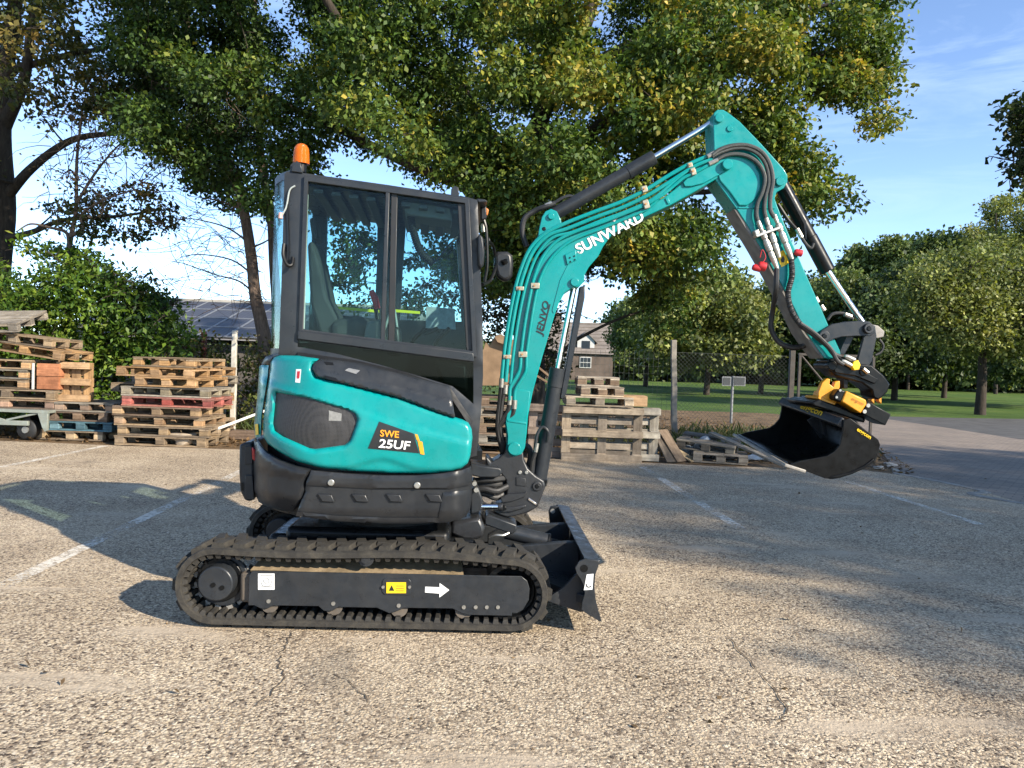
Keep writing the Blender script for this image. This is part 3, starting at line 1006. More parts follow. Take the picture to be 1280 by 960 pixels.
# counterweight (rounded tail) and side skirt
cw_px = [(317.5, 548), (324, 558), (332, 566.5), (348, 576), (368, 583.5), (387.5, 588), (384, 596), (381, 603), (380, 615), (374, 630), (367.5, 645), (345, 638), (330, 633), (322, 628), (315, 612), (312.5, 590), (312.5, 560)]
def cw_y(x, z):
    y = body_y(x, z)
    t = (z - (zb0 + 0.12)) / (zt0 - zb0)
    return y + (0.10 * max(0, -t) * 2) - (0.012 if t > 0.45 else 0)
cw = panel(V, cw_px, cw_y, 0.04, 4.0, 0.02).build('counterweight', M_gray2, EX, angle=50)
sk_px = [(388.5, 588), (430, 592), (475, 594.5), (520, 594.5), (552, 592), (577, 588), (589, 583), (590.5, 592), (590, 620), (588, 636), (583, 645), (574, 650), (560, 653.5), (520, 655), (480, 655), (420, 652), (369, 645.5), (375, 630), (381, 615), (382, 603), (385, 596)]
def sk_y(x, z):
    t = (z - zb0) / (zt0 - zb0)
    xe = V.hit(590, 600, YS).x
    c = max(0.0, 1 - (xe - x) / 0.10)        # the front corner turns in
    return YS + 0.016 + 0.10 * max(0, 0.25 - t) + 0.10 * c * c
skirt = panel(V, sk_px, sk_y, 0.04, 3.5, 0.010).build('side_skirt', M_gray2, EX, angle=40)
panel(V, [(388.5, 588.2), (430, 592.2), (475, 594.7), (520, 594.7), (552, 592.2), (577, 588.2), (588.5, 583.5), (590, 592), (590, 607), (562, 611.5), (470, 611.5), (383, 607), (383, 602), (386, 596)], lambda x, z: sk_y(x, z) - 0.016, 0.02, 3.5, 0.007).build('skirt_band', M_gray2, skirt, angle=40)
panel(V, [(371, 640), (420, 645), (480, 647.5), (548, 647.5), (554, 616), (590, 612), (589.5, 622), (588, 636), (583, 645), (574, 650), (560, 653.3), (520, 654.8), (480, 654.8), (420, 651.8), (369.5, 645.3)], lambda x, z: sk_y(x, z) - 0.012, 0.016, 3.5, 0.006).build('skirt_lip', M_gray2, skirt, angle=40)
for px in (400.5, 443, 486, 535.5):
    MB(V).ppx([(px - 4, 617.5), (px + 14, 618.5), (px + 18, 628), (px + 2, 627.5)], YS + 0.002, YS + 0.03).build('skirt_rib', M_gray2, skirt, bevel=0.005)
for px, py in ((414, 603), (521.5, 606.5)):
    q = V.hit(px, py, YS)
    MB(V).cyly(q.x, q.z, YS - 0.010, YS + 0.02, 0.017, 18).build('skirt_bolt', M_zinc, skirt, bevel=0.003)
# far-side skirt: mirrored wall so that the body closes
MB(V).plan([(XF - 0.03, 0.70), (XS, 0.715), (XS, 0.68), (XF - 0.03, 0.66)], zb0 + 0.03, zt0 + 0.25).build('side_skirt', M_gray2, EX, bevel=0.02)
# tail bumper
bp = MB(V)
for dy in (0.0,):
    q = V.hit(308, 590, -0.28)
    P = V.xz([(299, 556), (306, 553), (315, 553), (317, 590), (318, 622), (314, 627), (306, 626), (300, 614), (298.5, 590)], -0.30)
    bp.prism(P, -0.30, 0.42)
bpo = bp.build('rear_bumper', M_gray, EX, bevel=0.012)
MB(V).ppx([(306, 558), (314.5, 557), (316, 580), (306.5, 581)], -0.312, -0.30).build('bumper_pad', M_gray2, bpo, bevel=0.004)
MB(V).ppx([(306.5, 594), (315.5, 594), (318, 625), (307, 625)], -0.315, -0.30).build('bumper_pad', M_gray2, bpo, bevel=0.004)
MB(V).ppx([(301.5, 603), (304.5, 604), (304.5, 614), (301.5, 612)], -0.306, -0.30).build('bumper_hole', M_black, bpo)
MB(V).ppx([(314.5, 559), (318.5, 562), (319, 577), (315, 574)], -0.37, -0.30).build('tail_light', mat('red_lens', (0.30, 0.01, 0.015), 0.2, var=0.1), EX, bevel=0.004)

# teal engine hood
hood_px = [(336.5, 462), (337, 453), (341, 446.5), (349, 444), (371, 444.5), (398, 448.5), (391.5, 453.5), (389.5, 461), (394.5, 471.5), (420, 477.5), (450, 485), (500, 498), (550, 516.5), (578, 525), (586, 529), (590, 537), (591, 548), (588.5, 570), (585, 580), (577, 586.5), (562, 591), (535, 593), (487, 592.5), (440, 590), (400, 586), (370, 577.5), (346, 564.5), (333, 555), (327.5, 546), (328, 522)]
gr_px = [(344, 491), (382, 497.5), (436, 513.5), (443, 517.5), (446, 524), (444, 532), (437, 551), (430, 557), (393, 562), (386, 561), (352, 546), (342, 539), (340, 530)]
hz0 = V.hit(480, 592, YS).z; hz1 = V.hit(372, 446, YS).z
_a = V.hit(344, 484, YS); _b = V.hit(580, 552, YS)
HZL = lambda x: _a.z + (_b.z - _a.z) * (x - _a.x) / (_b.x - _a.x)
HZB = V.hit(480, 587, YS).z; HXB = V.hit(478, 580, YS).x
def hood_y(x, z):
    y = body_y(x, z)
    t = (z - hz0) / (hz1 - hz0)
    y += 0.10 * max(0.0, t - 0.45) ** 1.4               # the side leans in towards the top
    y -= 0.010 * math.exp(-((t - 0.34) / 0.16) ** 2)     # soft belly
    k1 = (z - HZL(x)) / 0.016                            # pressed crease over the grille
    y += 0.012 / (1 + math.exp(max(-30, min(30, -k1 * 3))))
    k2 = (z - (HZB + 0.05 * math.exp(-((x - HXB) / 0.12) ** 2))) / 0.014
    y += 0.014 / (1 + math.exp(max(-30, min(30, k2 * 3))))
    return y
hood = panel(V, hood_px, hood_y, 0.03, 2.8, 0.028, holes=(gr_px,), hole_r=1).build('engine_hood', M_teal, EX, angle=60)
gi = [(gx + (393 - gx) * -0.03, gy + (528 - gy) * -0.05) for gx, gy in gr_px]
panel(V, gi, lambda x, z: hood_y(x, z) + 0.028, 0.01, 6).build('air_grille', M_grille, hood, angle=60)
MB(V).ppx([(411, 513), (427, 517), (426, 541), (411, 539)], YS + 0.022, YS + 0.024).build('grille_label', mat('grey_label', (0.20, 0.20, 0.19), 0.5, var=0.2, scale=60), hood)
# badge
bd = panel(V, [(474, 527), (517, 542), (524, 566.5), (460, 560.5)], lambda x, z: hood_y(x, z) - 0.003, 0.004, 5).build('model_badge', M_print, hood, angle=60)
def vq(px, py, dy=0.0):
    yy = YS
    for _ in range(6):
        q = V.hit(px, py, yy); yy = hood_y(q.x, q.z) + dy
    return V.w(q.x, yy, q.z)
text_quad('SWE', vq(475, 545.5, -0.006), vq(498.5, 547.5, -0.006), vq(475.5, 537, -0.006), M_orange, bd, bold=0.018)
text_quad('25UF', vq(473, 559.5, -0.006), vq(511.5, 562.5, -0.006), vq(475, 548.5, -0.006), M_white, bd, bold=0.022)
panel(V, [(518.5, 542.5), (522, 543.5), (524.5, 551), (521, 550)], lambda x, z: hood_y(x, z) - 0.004, 0.004, 5).build('badge_stripe', M_orange, hood)
panel(V, [(522, 550.5), (528, 552.5), (530.5, 568.5), (525.5, 567.5)], lambda x, z: hood_y(x, z) - 0.004, 0.004, 5).build('badge_stripe', M_orange, hood)
panel(V, [(370, 461.5), (376.5, 461.5), (375, 478.5), (369, 478)], lambda x, z: hood_y(x, z) - 0.002, 0.003, 4).build('hood_sticker', M_white, hood)
panel(V, [(371.5, 464), (375, 464), (374, 473), (371, 473)], lambda x, z: hood_y(x, z) - 0.0035, 0.001, 4).build('sticker_print', M_red, hood)
# rear strip of teal beyond the seam
panel(V, [(323.5, 458), (327, 456), (335, 456.5), (334, 470), (326, 520), (325, 546), (318, 548), (317, 530), (321, 495)], lambda x, z: hood_y(x, z) + 0.01, 0.03, 3, 0.012).build('rear_hood', M_teal, EX, angle=60)
panel(V, [(318.5, 530), (322.5, 530), (323, 543), (319.5, 544)], lambda x, z: hood_y(x, z) + 0.004, 0.003, 2).build('rear_sticker', M_yel, EX)
panel(V, [(326, 455), (331, 446), (345, 441), (349, 443.5), (340, 446.5), (337, 455)], lambda x, z: hood_y(x, z) + 0.03, 0.03, 3, 0.012).build('hood_hinge_cover', M_gray2, EX, angle=60)
# dark plastic shelf along the top of the hood
sh_px = [(399, 448.5), (420, 450), (448, 454), (476, 461), (520, 472), (552, 480), (562, 482.5), (564, 492), (569, 522), (550, 516), (500, 497.5), (450, 484.5), (420, 477), (395, 471), (390, 461), (392, 453.5)]
shz = hz1
_c0 = V.hit(392, 459, YS); _c1 = V.hit(562, 502, YS)
def sh_y(x, z):
    y = hood_y(x, z)
    zc = _c0.z + (_c1.z - _c0.z) * (x - _c0.x) / (_c1.x - _c0.x)
    return y - 0.012 + 0.55 * max(0.0, z - zc)
shelf = panel(V, sh_px, sh_y, 0.04, 2.6, 0.010).build('hood_cover', M_gray, EX, angle=40)
panel(V, [(405, 469), (420, 472.5), (424, 477), (408, 473.5)], lambda x, z: sh_y(x, z) - 0.004, 0.01, 3).build('latch_recess', M_black, shelf)
panel(V, [(431, 463), (436, 460), (450, 463), (445, 467.5)], lambda x, z: sh_y(x, z) - 0.003, 0.006, 3).build('lock_plate', M_zinc, shelf)
panel(V, [(405, 452), (416, 453), (417, 456), (408, 456)], lambda x, z: sh_y(x, z) - 0.003, 0.004, 3).build('sticker_print', M_black, shelf)
# sloping top between shelf and window line (closes the gap towards the cab)
P_ = [(372, 437), (440, 443), (475, 457), (563, 482)]
A_ = [V.hit(a, b + 9, -0.60) for a, b in ((372, 440), (440, 452), (500, 468), (563, 487), (590, 528))]
B_ = [V.hit(a, b, -0.46) for a, b in ((372, 440), (440, 449), (500, 463), (563, 484), (590, 524))]
mbt = MB(V); n = len(A_)
mbt.add(A_ + B_, [(k, k + 1, k + 1 + n, k + n) for k in range(n - 1)])
mbt.build('hood_top', M_gray2, EX)

# ---------------------------------------------------------------- cab
YC, YFAR = -0.47, 0.50
cab_px = [(355, 217), (358, 213.5), (382, 216), (485, 230.5), (585, 246), (597, 249.5), (600, 320), (603.5, 400), (604, 470), (601, 520), (596, 570), (575, 575), (560, 530), (480, 480), (400, 462), (372, 450), (347, 446), (348.5, 430), (352, 330)]
win_px = [(384, 225.5), (485, 239.5), (582, 253.5), (588, 340), (591.5, 439.5), (480, 426.5), (377.5, 412.5), (380, 320)]
low_px = [(372, 425), (480, 439), (592, 453), (592, 505), (566, 483), (520, 469), (475, 456), (420, 442), (371.5, 433.5)]
side = panel(V, V.xz(cab_px, YC), lambda x, z: YC, 0.05, 0.05, 0.012, holes=(V.xz(win_px, YC), V.xz(low_px, YC)), pix=False).build('cab_side', M_gray, EX, angle=50)
fwin = [(409, 258), (440, 263), (472, 269), (471, 330), (468, 398), (404, 392), (407, 330)]
fwin2 = [(507, 283), (512, 279), (560, 286), (570, 294), (574, 345), (577, 402), (500, 400), (503, 340)]
far = panel(V, V.xz(cab_px, YC), lambda x, z: YFAR, 0.05, 0.05, 0.0, holes=(V.xz(fwin, YFAR), V.xz(fwin2, YFAR)), pix=False).build('cab_side', M_gray, EX, angle=50)
for hpx in (fwin, fwin2):
    MB(V).prism(V.xz(hpx, YFAR), YFAR + 0.02, YFAR + 0.026).build('window_glass', M_glass, far)
# window frame ring, mullion, glass
ring_o = [(380, 219), (586.5, 248.5), (596, 446.5), (372.5, 419)]
ring_i = [(385, 226.5), (581, 254), (590.5, 438.5), (379, 411.5)]
def ring(F, o, i, y0, y1, name, m, parent, bevel=0.003):
    mb = MB(F)
    O = F.xz(o, y0); I = F.xz(i, y0); n = len(O)
    vs_ = [(x, y0, z) for x, z in O] + [(x, y0, z) for x, z in I] + [(x, y1, z) for x, z in O] + [(x, y1, z) for x, z in I]
    fs = []
    for k in range(n):
        j = (k + 1) % n
        fs += [(k, j, n + j, n + k), (2 * n + k, 3 * n + k, 3 * n + j, 2 * n + j), (k, 2 * n + k, 2 * n + j, j), (n + k, n + j, 3 * n + j, 3 * n + k)]
    mb.add(vs_, fs)
    return mb.build(name, m, parent, bevel=bevel)
wf = ring(V, ring_o, ring_i, YC - 0.014, YC + 0.03, 'window_frame', M_gray, side)
MB(V).ppx([(482, 239), (487, 240), (481, 428), (475.5, 427.5)], YC - 0.012, YC + 0.02).build('window_mullion', M_gray, side, bevel=0.003)
MB(V).ppx([(489, 241), (497, 242), (493, 429), (485, 428)], YC + 0.006, YC + 0.03).build('sliding_frame', M_seal, side, bevel=0.003)
MB(V).ppx([(572, 254), (582, 255), (591, 438), (583, 438)], YC + 0.006, YC + 0.03).build('sliding_frame', M_seal, side, bevel=0.003)
MB(V).ppx(win_px, YC + 0.012, YC + 0.017).build('window_glass', M_glass, side)
MB(V).ppx(low_px, YC + 0.012, YC + 0.017).build('lower_glass', M_dglass, side)
MB(V).ppx([(383.5, 228), (385.5, 228.5), (380.5, 411), (378.5, 410)], YC + 0.002, YC + 0.012).build('window_seal', mat('pale_green_seal', (0.30, 0.45, 0.40), 0.3), side)
# dividing bar under the window
MB(V).ppx([(372, 413), (592, 441), (593, 452.5), (371.5, 424)], YC - 0.020, YC + 0.02).build('window_sill', M_gray, side, bevel=0.005)
cxz = V.xz(cab_px, YC)
# roof, front and rear
rt = cxz[1:6]
mbr = MB(V)
low = [(x, z - 0.055) for x, z in reversed(rt)]
mbr.prism(rt + low, YC + 0.051, YFAR - 0.001)
mbr.build('cab_roof', M_gray, EX, bevel=0.006)
rx0, rz0 = rt[0]; rx1, rz1 = rt[-1]
# ribbed headlining
for k in range(9):
    x = rx0 + 0.16 + k * 0.095
    z = rz0 + (rz1 - rz0) * (x - rx0) / (rx1 - rx0) - 0.060
    MB(V).box((x, 0.015, z - 0.012), (0.05, 0.86, 0.022)).build('headlining_rib', mat('grey_lining', (0.10, 0.105, 0.105), 0.8), EX, bevel=0.004)
# floor and rear lower wall, seat base
fl = V.hit(480, 560, YC).z
MB(V).box(((rx0 + rx1) / 2 + 0.05, 0.02, fl - 0.03), ((rx1 - rx0) + 0.05, 0.94, 0.05)).build('cab_floor', M_black, EX)
# rear pillar, upper and lower rear wall (curved rear window between)
zr0 = V.hit(350, 440, YC).z
def rear_sheet(z0, z1, bulge, th, name, m):
    mb = MB(V); n = 12
    vs_ = []
    for off in (0, th):
        for zz in (z0, z1):
            for k in range(n + 1):
                y = YC + 0.03 + (YFAR - YC - 0.03) * k / n
                t = 2 * k / n - 1
                vs_.append((rx0 + 0.012 - bulge * (1 - abs(t) ** 2.6) + off, y, zz))
    m1 = n + 1
    fs = []
    for o_ in (0, 2 * m1):
        fs += [(o_ + k, o_ + k + 1, o_ + m1 + k + 1, o_ + m1 + k) for k in range(n)]
    for k in range(n):
        fs += [(k, k + 1, 2 * m1 + k + 1, 2 * m1 + k), (m1 + k, m1 + k + 1, 3 * m1 + k + 1, 3 * m1 + k)]
    mb.add(vs_, fs)
    return mb.build(name, m, EX, angle=50)
rear_sheet(zr0 + 0.02, rz0 - 0.03, 0.15, 0.006, 'rear_glass', M_glass)
rear_sheet(rz0 - 0.03, rz0 + 0.012, 0.15, 0.03, 'rear_roof_lip', M_gray)
rear_sheet(zr0 - 0.25, zr0 + 0.02, 0.15, 0.03, 'rear_wall', M_gray2)
# front glass and cross bars
fx = [cxz[5], cxz[6], cxz[7], cxz[8]]
mbf = MB(V)
mbf.add([(fx[0][0] - 0.012, YC + 0.05, fx[0][1] - 0.05), (fx[0][0] - 0.012, YFAR, fx[0][1] - 0.05), (fx[2][0] - 0.012, YFAR, fx[2][1]), (fx[2][0] - 0.012, YC + 0.05, fx[2][1])], [(0, 1, 2, 3)])
mbf.build('windscreen', M_glass, EX, smooth=False)
MB(V).box((fx[2][0] - 0.02, 0.015, fx[2][1] - 0.02), (0.035, 0.92, 0.05)).build('front_crossbar', M_gray, EX, bevel=0.006)
mbf = MB(V)
mbf.add([(fx[2][0] - 0.012, YC + 0.05, fx[2][1] - 0.04), (fx[2][0] - 0.012, YFAR, fx[2][1] - 0.04), (fx[3][0] - 0.012, YFAR, fl), (fx[3][0] - 0.012, YC + 0.05, fl)], [(0, 1, 2, 3)])
mbf.build('lower_windscreen', M_dglass, EX, smooth=False)
# seat, console, levers
M_seat = mat('grey_seat_cloth', (0.05, 0.054, 0.055), 0.85, var=0.2, scale=10, bmp=0.3, bscale=120)
s_ = MB(V)
s_.ppx([(384, 305), (390, 300), (398, 325), (408, 372), (424, 402), (420, 425), (402, 425), (388, 380)], -0.24, 0.20)
seat = s_.build('seat', M_seat, EX, bevel=0.05, seg=3)
MB(V).ppx([(412, 402), (445, 392), (462, 400), (466, 425), (415, 430)], -0.28, 0.24).build('seat_cushion', M_seat, seat, bevel=0.04, seg=3)
MB(V).ppx([(386, 272), (393, 271), (398, 296), (390, 299)], -0.12, 0.10).build('headrest', M_seat, seat, bevel=0.03)
MB(V).ppx([(458, 402), (478, 398), (486, 440), (452, 440)], -0.40, -0.28).build('armrest_console', mat('grey_console', (0.12, 0.13, 0.125), 0.6, var=0.1), EX, bevel=0.02)
MB(V).ppx([(487, 408), (500, 408), (503, 445), (483, 445)], -0.40, -0.30).build('side_console', M_gray2, EX, bevel=0.02)
lv = MB(V)
lv.tube([V.hit(478, 420, -0.33), V.hit(472, 396, -0.33), V.hit(468, 380, -0.33)], 0.012, 8)
lv.build('joystick', M_black, EX)
MB(V).tube([V.hit(472, 386, -0.34), V.hit(468, 372, -0.34), V.hit(464, 363, -0.34)], [0.016, 0.020, 0.014], 10).build('joystick_grip', M_red, EX)
for dx in (0, 30):
    MB(V).tube(catmull([V.hit(512 + dx, 445, -0.15), V.hit(515 + dx, 428, -0.15), V.hit(528 + dx, 414, -0.15), V.hit(532 + dx, 410, -0.15)], 5), 0.013, 8).build('travel_lever', M_black, EX)
MB(V).tube([V.hit(530, 418, -0.15), V.hit(546, 411, -0.15), V.hit(548, 414, -0.1)], 0.014, 10).build('travel_lever', M_black, EX)
M_mon = mat('monitor_case', (0.02, 0.02, 0.02), 0.4)
MB(V).ppx([(543, 450), (584, 456), (585, 490), (552, 480)], -0.1, 0.0).build('front_console', M_gray2, EX, bevel=0.02)
MB(V).tube(catmull([V.hit(475, 430, -0.35), V.hit(484, 402, -0.36), V.hit(492, 385, -0.36), V.hit(498, 420, -0.36)], 6), 0.007, 6).build('console_cable', mat('pale_cable', (0.35, 0.38, 0.36), 0.5), EX)
# yellow strap bars on the far side, coiled cable
M_hivis = mat('yellow_green_strip', (0.62, 0.70, 0.02), 0.5, var=0.05)
MB(V).ppx([(422, 383), (474, 387.5), (474, 391), (422, 386.3)], YFAR - 0.02, YFAR - 0.012).build('reflective_strip', M_hivis, far)
MB(V).ppx([(492, 386.5), (525, 389.2), (525, 392.5), (492, 390)], YFAR - 0.02, YFAR - 0.012).build('reflective_strip', M_hivis, far)
def coil(F, pts, rad, r, turns, name, m, parent, seg=6):
    P = catmull(pts, 12)
    n = turns * 10
    out = []
    L_ = [0]
    for a, b in zip(P, P[1:]): L_.append(L_[-1] + (b - a).length)
    for k in range(n + 1):
        s = L_[-1] * k / n
        i = max(j for j in range(len(P)) if L_[j] <= s + 1e-9)
        i = min(i, len(P) - 2)
        f = (s - L_[i]) / max(1e-9, L_[i + 1] - L_[i])
        p = P[i].lerp(P[i + 1], f); t = (P[i + 1] - P[i]).normalized()
        u = t.cross(Vector((0, 1, 0))).normalized(); w_ = t.cross(u)
        a = 2 * math.pi * k / 10
        out.append(p + (u * math.cos(a) + w_ * math.sin(a)) * rad)
    return MB(F).tube(out, r, seg).build(name, m, parent)
coil(V, [V.hit(513, 270, -0.30), V.hit(517, 290, -0.30), V.hit(526, 315, -0.30), V.hit(541, 329, -0.30)], 0.016, 0.0075, 26, 'coiled_cable', M_hose, EX)
MB(V).tube(catmull([V.hit(541, 329, -0.30), V.hit(549, 322, -0.30), V.hit(560, 308, -0.28), V.hit(572, 296, -0.26)], 6), 0.006, 6).build('radio_cable', M_hose, EX)
MB(V).tube(catmull([V.hit(511, 244, -0.30), V.hit(514, 256, -0.30), V.hit(513, 270, -0.30)], 6), 0.006, 6).build('radio_cable', M_hose, EX)
MB(V).ppx([(500, 246), (562, 255), (566, 276), (508, 268)], -0.36, -0.1).build('sun_visor', mat('visor_grey', (0.16, 0.17, 0.165), 0.7), EX, bevel=0.01)
# operating notice on the far glass
MB(V).ppx([(533, 383), (568, 386), (570, 412), (532, 410)], YFAR - 0.016, YFAR - 0.010).build('notice_sheet', mat('pale_notice', (0.34, 0.42, 0.44), 0.6, var=0.25, scale=30), far)
# rear handle and cable on the pillar
MB(V).tube(catmull([V.hit(355, 305, YC - 0.01), V.hit(354, 320, YC - 0.03), V.hit(359, 331, YC - 0.04), V.hit(364.5, 331, YC - 0.03), V.hit(366, 322, YC - 0.01)], 6), [0.010] * 25, 8).build('grab_handle', M_black, side)
MB(V).tube(catmull([V.hit(369, 232, YC - 0.005), V.hit(362, 238, YC - 0.006), V.hit(358, 258, YC - 0.006), V.hit(352, 270, YC - 0.006)], 6), 0.0045, 6).build('beacon_cable', mat('pale_cable', (0.35, 0.38, 0.36), 0.5), side)
MB(V).tube(catmull([V.hit(359, 250, YC - 0.005), V.hit(361, 290, YC - 0.005), V.hit(361, 325, YC - 0.012)], 6), 0.003, 6).build('beacon_cable', M_black, side)
MB(V).tube([V.hit(351, 266, YC - 0.01), V.hit(350.5, 273, YC - 0.01)], 0.011, 8).build('cable_plug', mat('pink_plug', (0.6, 0.35, 0.3), 0.5), side)
# roof eyes
for (a, b) in ((568, 238), (367, 208)):
    MB(V).ppx([(a - 4.5, b + 8), (a - 4, b - 2), (a, b - 6), (a + 5, b - 4), (a + 6, b + 9)], YC + 0.02, YC + 0.04).build('lifting_eye', M_gray, EX, bevel=0.003)
# beacon
q = V.hit(376.5, 205, YC + 0.07)
bcn = MB(V)
prof = [(0.040, 0.0), (0.040, 0.02), (0.036, 0.03)]
MB(V).tube([(q.x, q.y, q.z - 0.045), (q.x, q.y, q.z + 0.006)], 0.030, 20).build('beacon_base', M_black, EX)
zz = [0.0, 0.06, 0.085, 0.100, 0.108, 0.110]
rr = [0.044, 0.042, 0.038, 0.028, 0.014, 0.002]
MB(V).tube([(q.x, q.y, q.z + a) for a in zz], rr, 24).build('beacon_lens', amber(), EX, angle=60)
MB(V).ppx([(364, 214), (366, 205), (371, 201), (376, 204), (378, 216)], YC + 0.0, YC + 0.03).build('beacon_bracket', M_gray, EX, bevel=0.003)
# work light, mirror and front handrail
MB(V).ppx([(601, 257), (608, 256), (608.5, 273), (601.5, 275)], -0.30, -0.22).build('work_light', M_gray2, EX, bevel=0.006)
MB(V).ppx([(606.5, 258), (611, 262), (610, 268), (606.5, 270)], -0.29, -0.23).build('work_light_lens', mat('orange_lens', (0.5, 0.16, 0.03), 0.3), EX, bevel=0.004)
MB(V).ppx([(596, 248), (606, 249), (610, 252), (598, 253)], YC + 0.02, YFAR - 0.05).build('front_visor', M_gray, EX, bevel=0.004)
MB(V).ppx([(597, 295), (600, 292), (604, 297), (606, 315), (605, 330), (601, 336), (598, 330)], YC - 0.05, YC + 0.05).build('cab_mirror', M_gray2, EX, bevel=0.02)
mr = MB(V).ppx([(618, 317), (622, 314), (635, 314), (641, 318), (642, 330), (641, 345), (637, 350), (630, 352), (621, 346), (618, 335)], -0.10, -0.04).build('mirror_head', M_gray2, EX, bevel=0.022, seg=3)
MB(V).tube([V.hit(630, 325, -0.11), V.hit(631, 329, -0.10)], 0.02, 12).build('mirror_pivot', M_black, mr)
MB(V).tube(catmull([V.hit(602, 300, -0.35), V.hit(612, 303, -0.25), V.hit(617, 310, -0.12), V.hit(620, 330, -0.08), V.hit(613, 350, -0.2), V.hit(603, 356, -0.4)], 6), 0.010, 8).build('mirror_arm', M_black, EX)
MB(V).ppx([(604, 300), (612, 296), (614, 303), (609, 308), (604, 308)], -0.25, -0.12).build('mirror_clamp', M_black, EX, bevel=0.006)
MB(V).tube([V.hit(604, 280, -0.3), V.hit(605, 290, -0.3)], 0.016, 8).build('camera_unit', M_zinc, EX)
# handrail beside the front pillar
MB(V).tube(catmull([V.hit(605, 275, -0.42), V.hit(608, 290, -0.42), V.hit(609, 330, -0.42), V.hit(606, 352, -0.42)], 6), 0.009, 8).build('handrail', M_black, EX)
# ---------------------------------------------------------------- swing post, boom, arm, bucket
YB0, YB1 = -0.10, 0.10
# casting
cast_px = [(633, 556), (653, 556), (655, 575), (660, 586), (670, 595), (680, 601), (682, 609), (672, 634), (660, 641), (645, 645), (634, 647), (622, 643), (616, 640), (620, 632), (632, 625), (633.5, 612), (632, 600), (626, 592), (612, 586), (608, 580), (606, 571), (610, 572), (614, 578), (624, 572), (630, 566)]
post = MB(W).ppx(cast_px, -0.098, 0.098).build('swing_post', M_cast, EX, bevel=0.010, seg=3)
MB(W).ppx([(645, 596), (657, 598), (657, 608), (645, 607)], -0.104, -0.098).build('post_plate', M_cast, post, bevel=0.003)
MB(W).ppx([(625, 622), (636, 617), (656, 616), (659, 614), (655, 622), (640, 627), (628, 629)], -0.113, -0.098).build('post_rib', M_cast, post, bevel=0.006)
MB(W).ppx([(622, 633), (640, 634), (658, 631), (657, 635), (640, 640), (626, 641)], -0.113, -0.098).build('post_rib', M_cast, post, bevel=0.006)
MB(W).ppx([(661, 622), (671, 629), (670, 632), (660, 625)], -0.106, -0.098).build('post_rib', M_chrome, post, bevel=0.002)
def pin(px, py, y0, y1, rp, name, m, parent, F=W, seg=24, bev=0.004):
    q = F.hit(px, py, y0)
    r = rp / FPX * (F.w(q.x, q.y, q.z).y)
    return MB(F).cyly(q.x, q.z, y0, y1, r, seg).build(name, m, parent, bevel=bev)
pin(671.5, 608, -0.110, 0.110, 6, 'boom_cylinder_pin', M_cast, post)
pin(671.5, 608, -0.114, -0.108, 3.2, 'pin_bolt', M_black, post, seg=6)
for a in (650, 658.2):
    pin(a, 590.6, -0.108, -0.098, 2.3, 'post_bolt', M_zinc, post, seg=10, bev=0.001)
pin(630, 635.5, -0.130, -0.098, 3.2, 'swing_pin', M_black, post)
# frame nose that carries the post, hoses and swing rod
nose = MB(V).ppx([(588, 578), (600, 582), (626, 585), (628, 592), (622, 597), (600, 597), (588, 594)], -0.15, 0.17).build('frame_nose', M_gray, EX, bevel=0.008)
MB(V).ppx([(588, 612), (598, 608), (604, 626), (600, 640), (588, 644)], -0.2, 0.2).build('frame_nose_lower', M_gray, EX, bevel=0.01)
for k, (ya, dy) in enumerate(((601, 0), (606, 0.03), (612, -0.03), (618, 0.02))):
    MB(V).tube(catmull([V.hit(592, ya, -0.08 + dy), V.hit(606, ya - 1, -0.10 + dy), V.hit(620, ya + 2 * (k - 1), -0.1 + dy), V.hit(634, ya - 4, -0.06 + dy)], 5), 0.019, 10).build('hydraulic_hose', M_hose, EX)
sr = MB(W)
a = W.hit(586, 633, -0.18); b = W.hit(623, 633.5, -0.18)
MB(W).cyl(a, b, 0.018, 20).build('swing_cylinder_rod', M_chrome, EX)
MB(W).cyl(b - (b - a) * 0.02, b + (b - a) * 0.14, 0.024, 18).build('swing_rod_eye', M_cast, EX, bevel=0.004)
q = W.hit(600, 590, -0.2)
for (px, py) in ((593, 604), (595, 612)):
    q = V.hit(px, py, -0.22); MB(V).tube([(q.x, q.y - 0.02, q.z), (q.x, q.y + 0.03, q.z)], 0.014, 10).build('hose_fitting', M_zinc, EX)

# boom
boom_px = [(643, 571.5), (636, 569), (632.5, 562), (633, 545), (630.5, 525), (632, 515), (637, 505), (636, 490), (637, 470), (641, 440), (646, 410), (652, 378), (660, 350), (671, 326), (684, 309), (702, 296), (725, 287), (760, 276), (800, 261), (830, 247), (850, 231), (860, 217), (872, 207), (900, 197.5), (911, 197.5), (917, 202), (917, 209), (911, 214), (895, 224), (868, 240), (840, 255.5), (810, 269.5), (785, 281), (765, 293), (754, 308), (748, 320), (736, 334), (730.5, 344), (730, 352), (724, 358.5), (715, 360), (706, 366), (699, 378), (694, 392), (688, 412), (678, 446), (666, 490), (660, 520), (658.5, 540), (656, 560), (652, 568)]
def boom_outer(F):
    out = resample(boom_px, 14)
    return F.xz(out, YB0)
boom = MB(W).prism(boom_outer(W), YB0, YB1).build('boom', M_teal, EX, bevel=0.006, seg=3, angle=25)
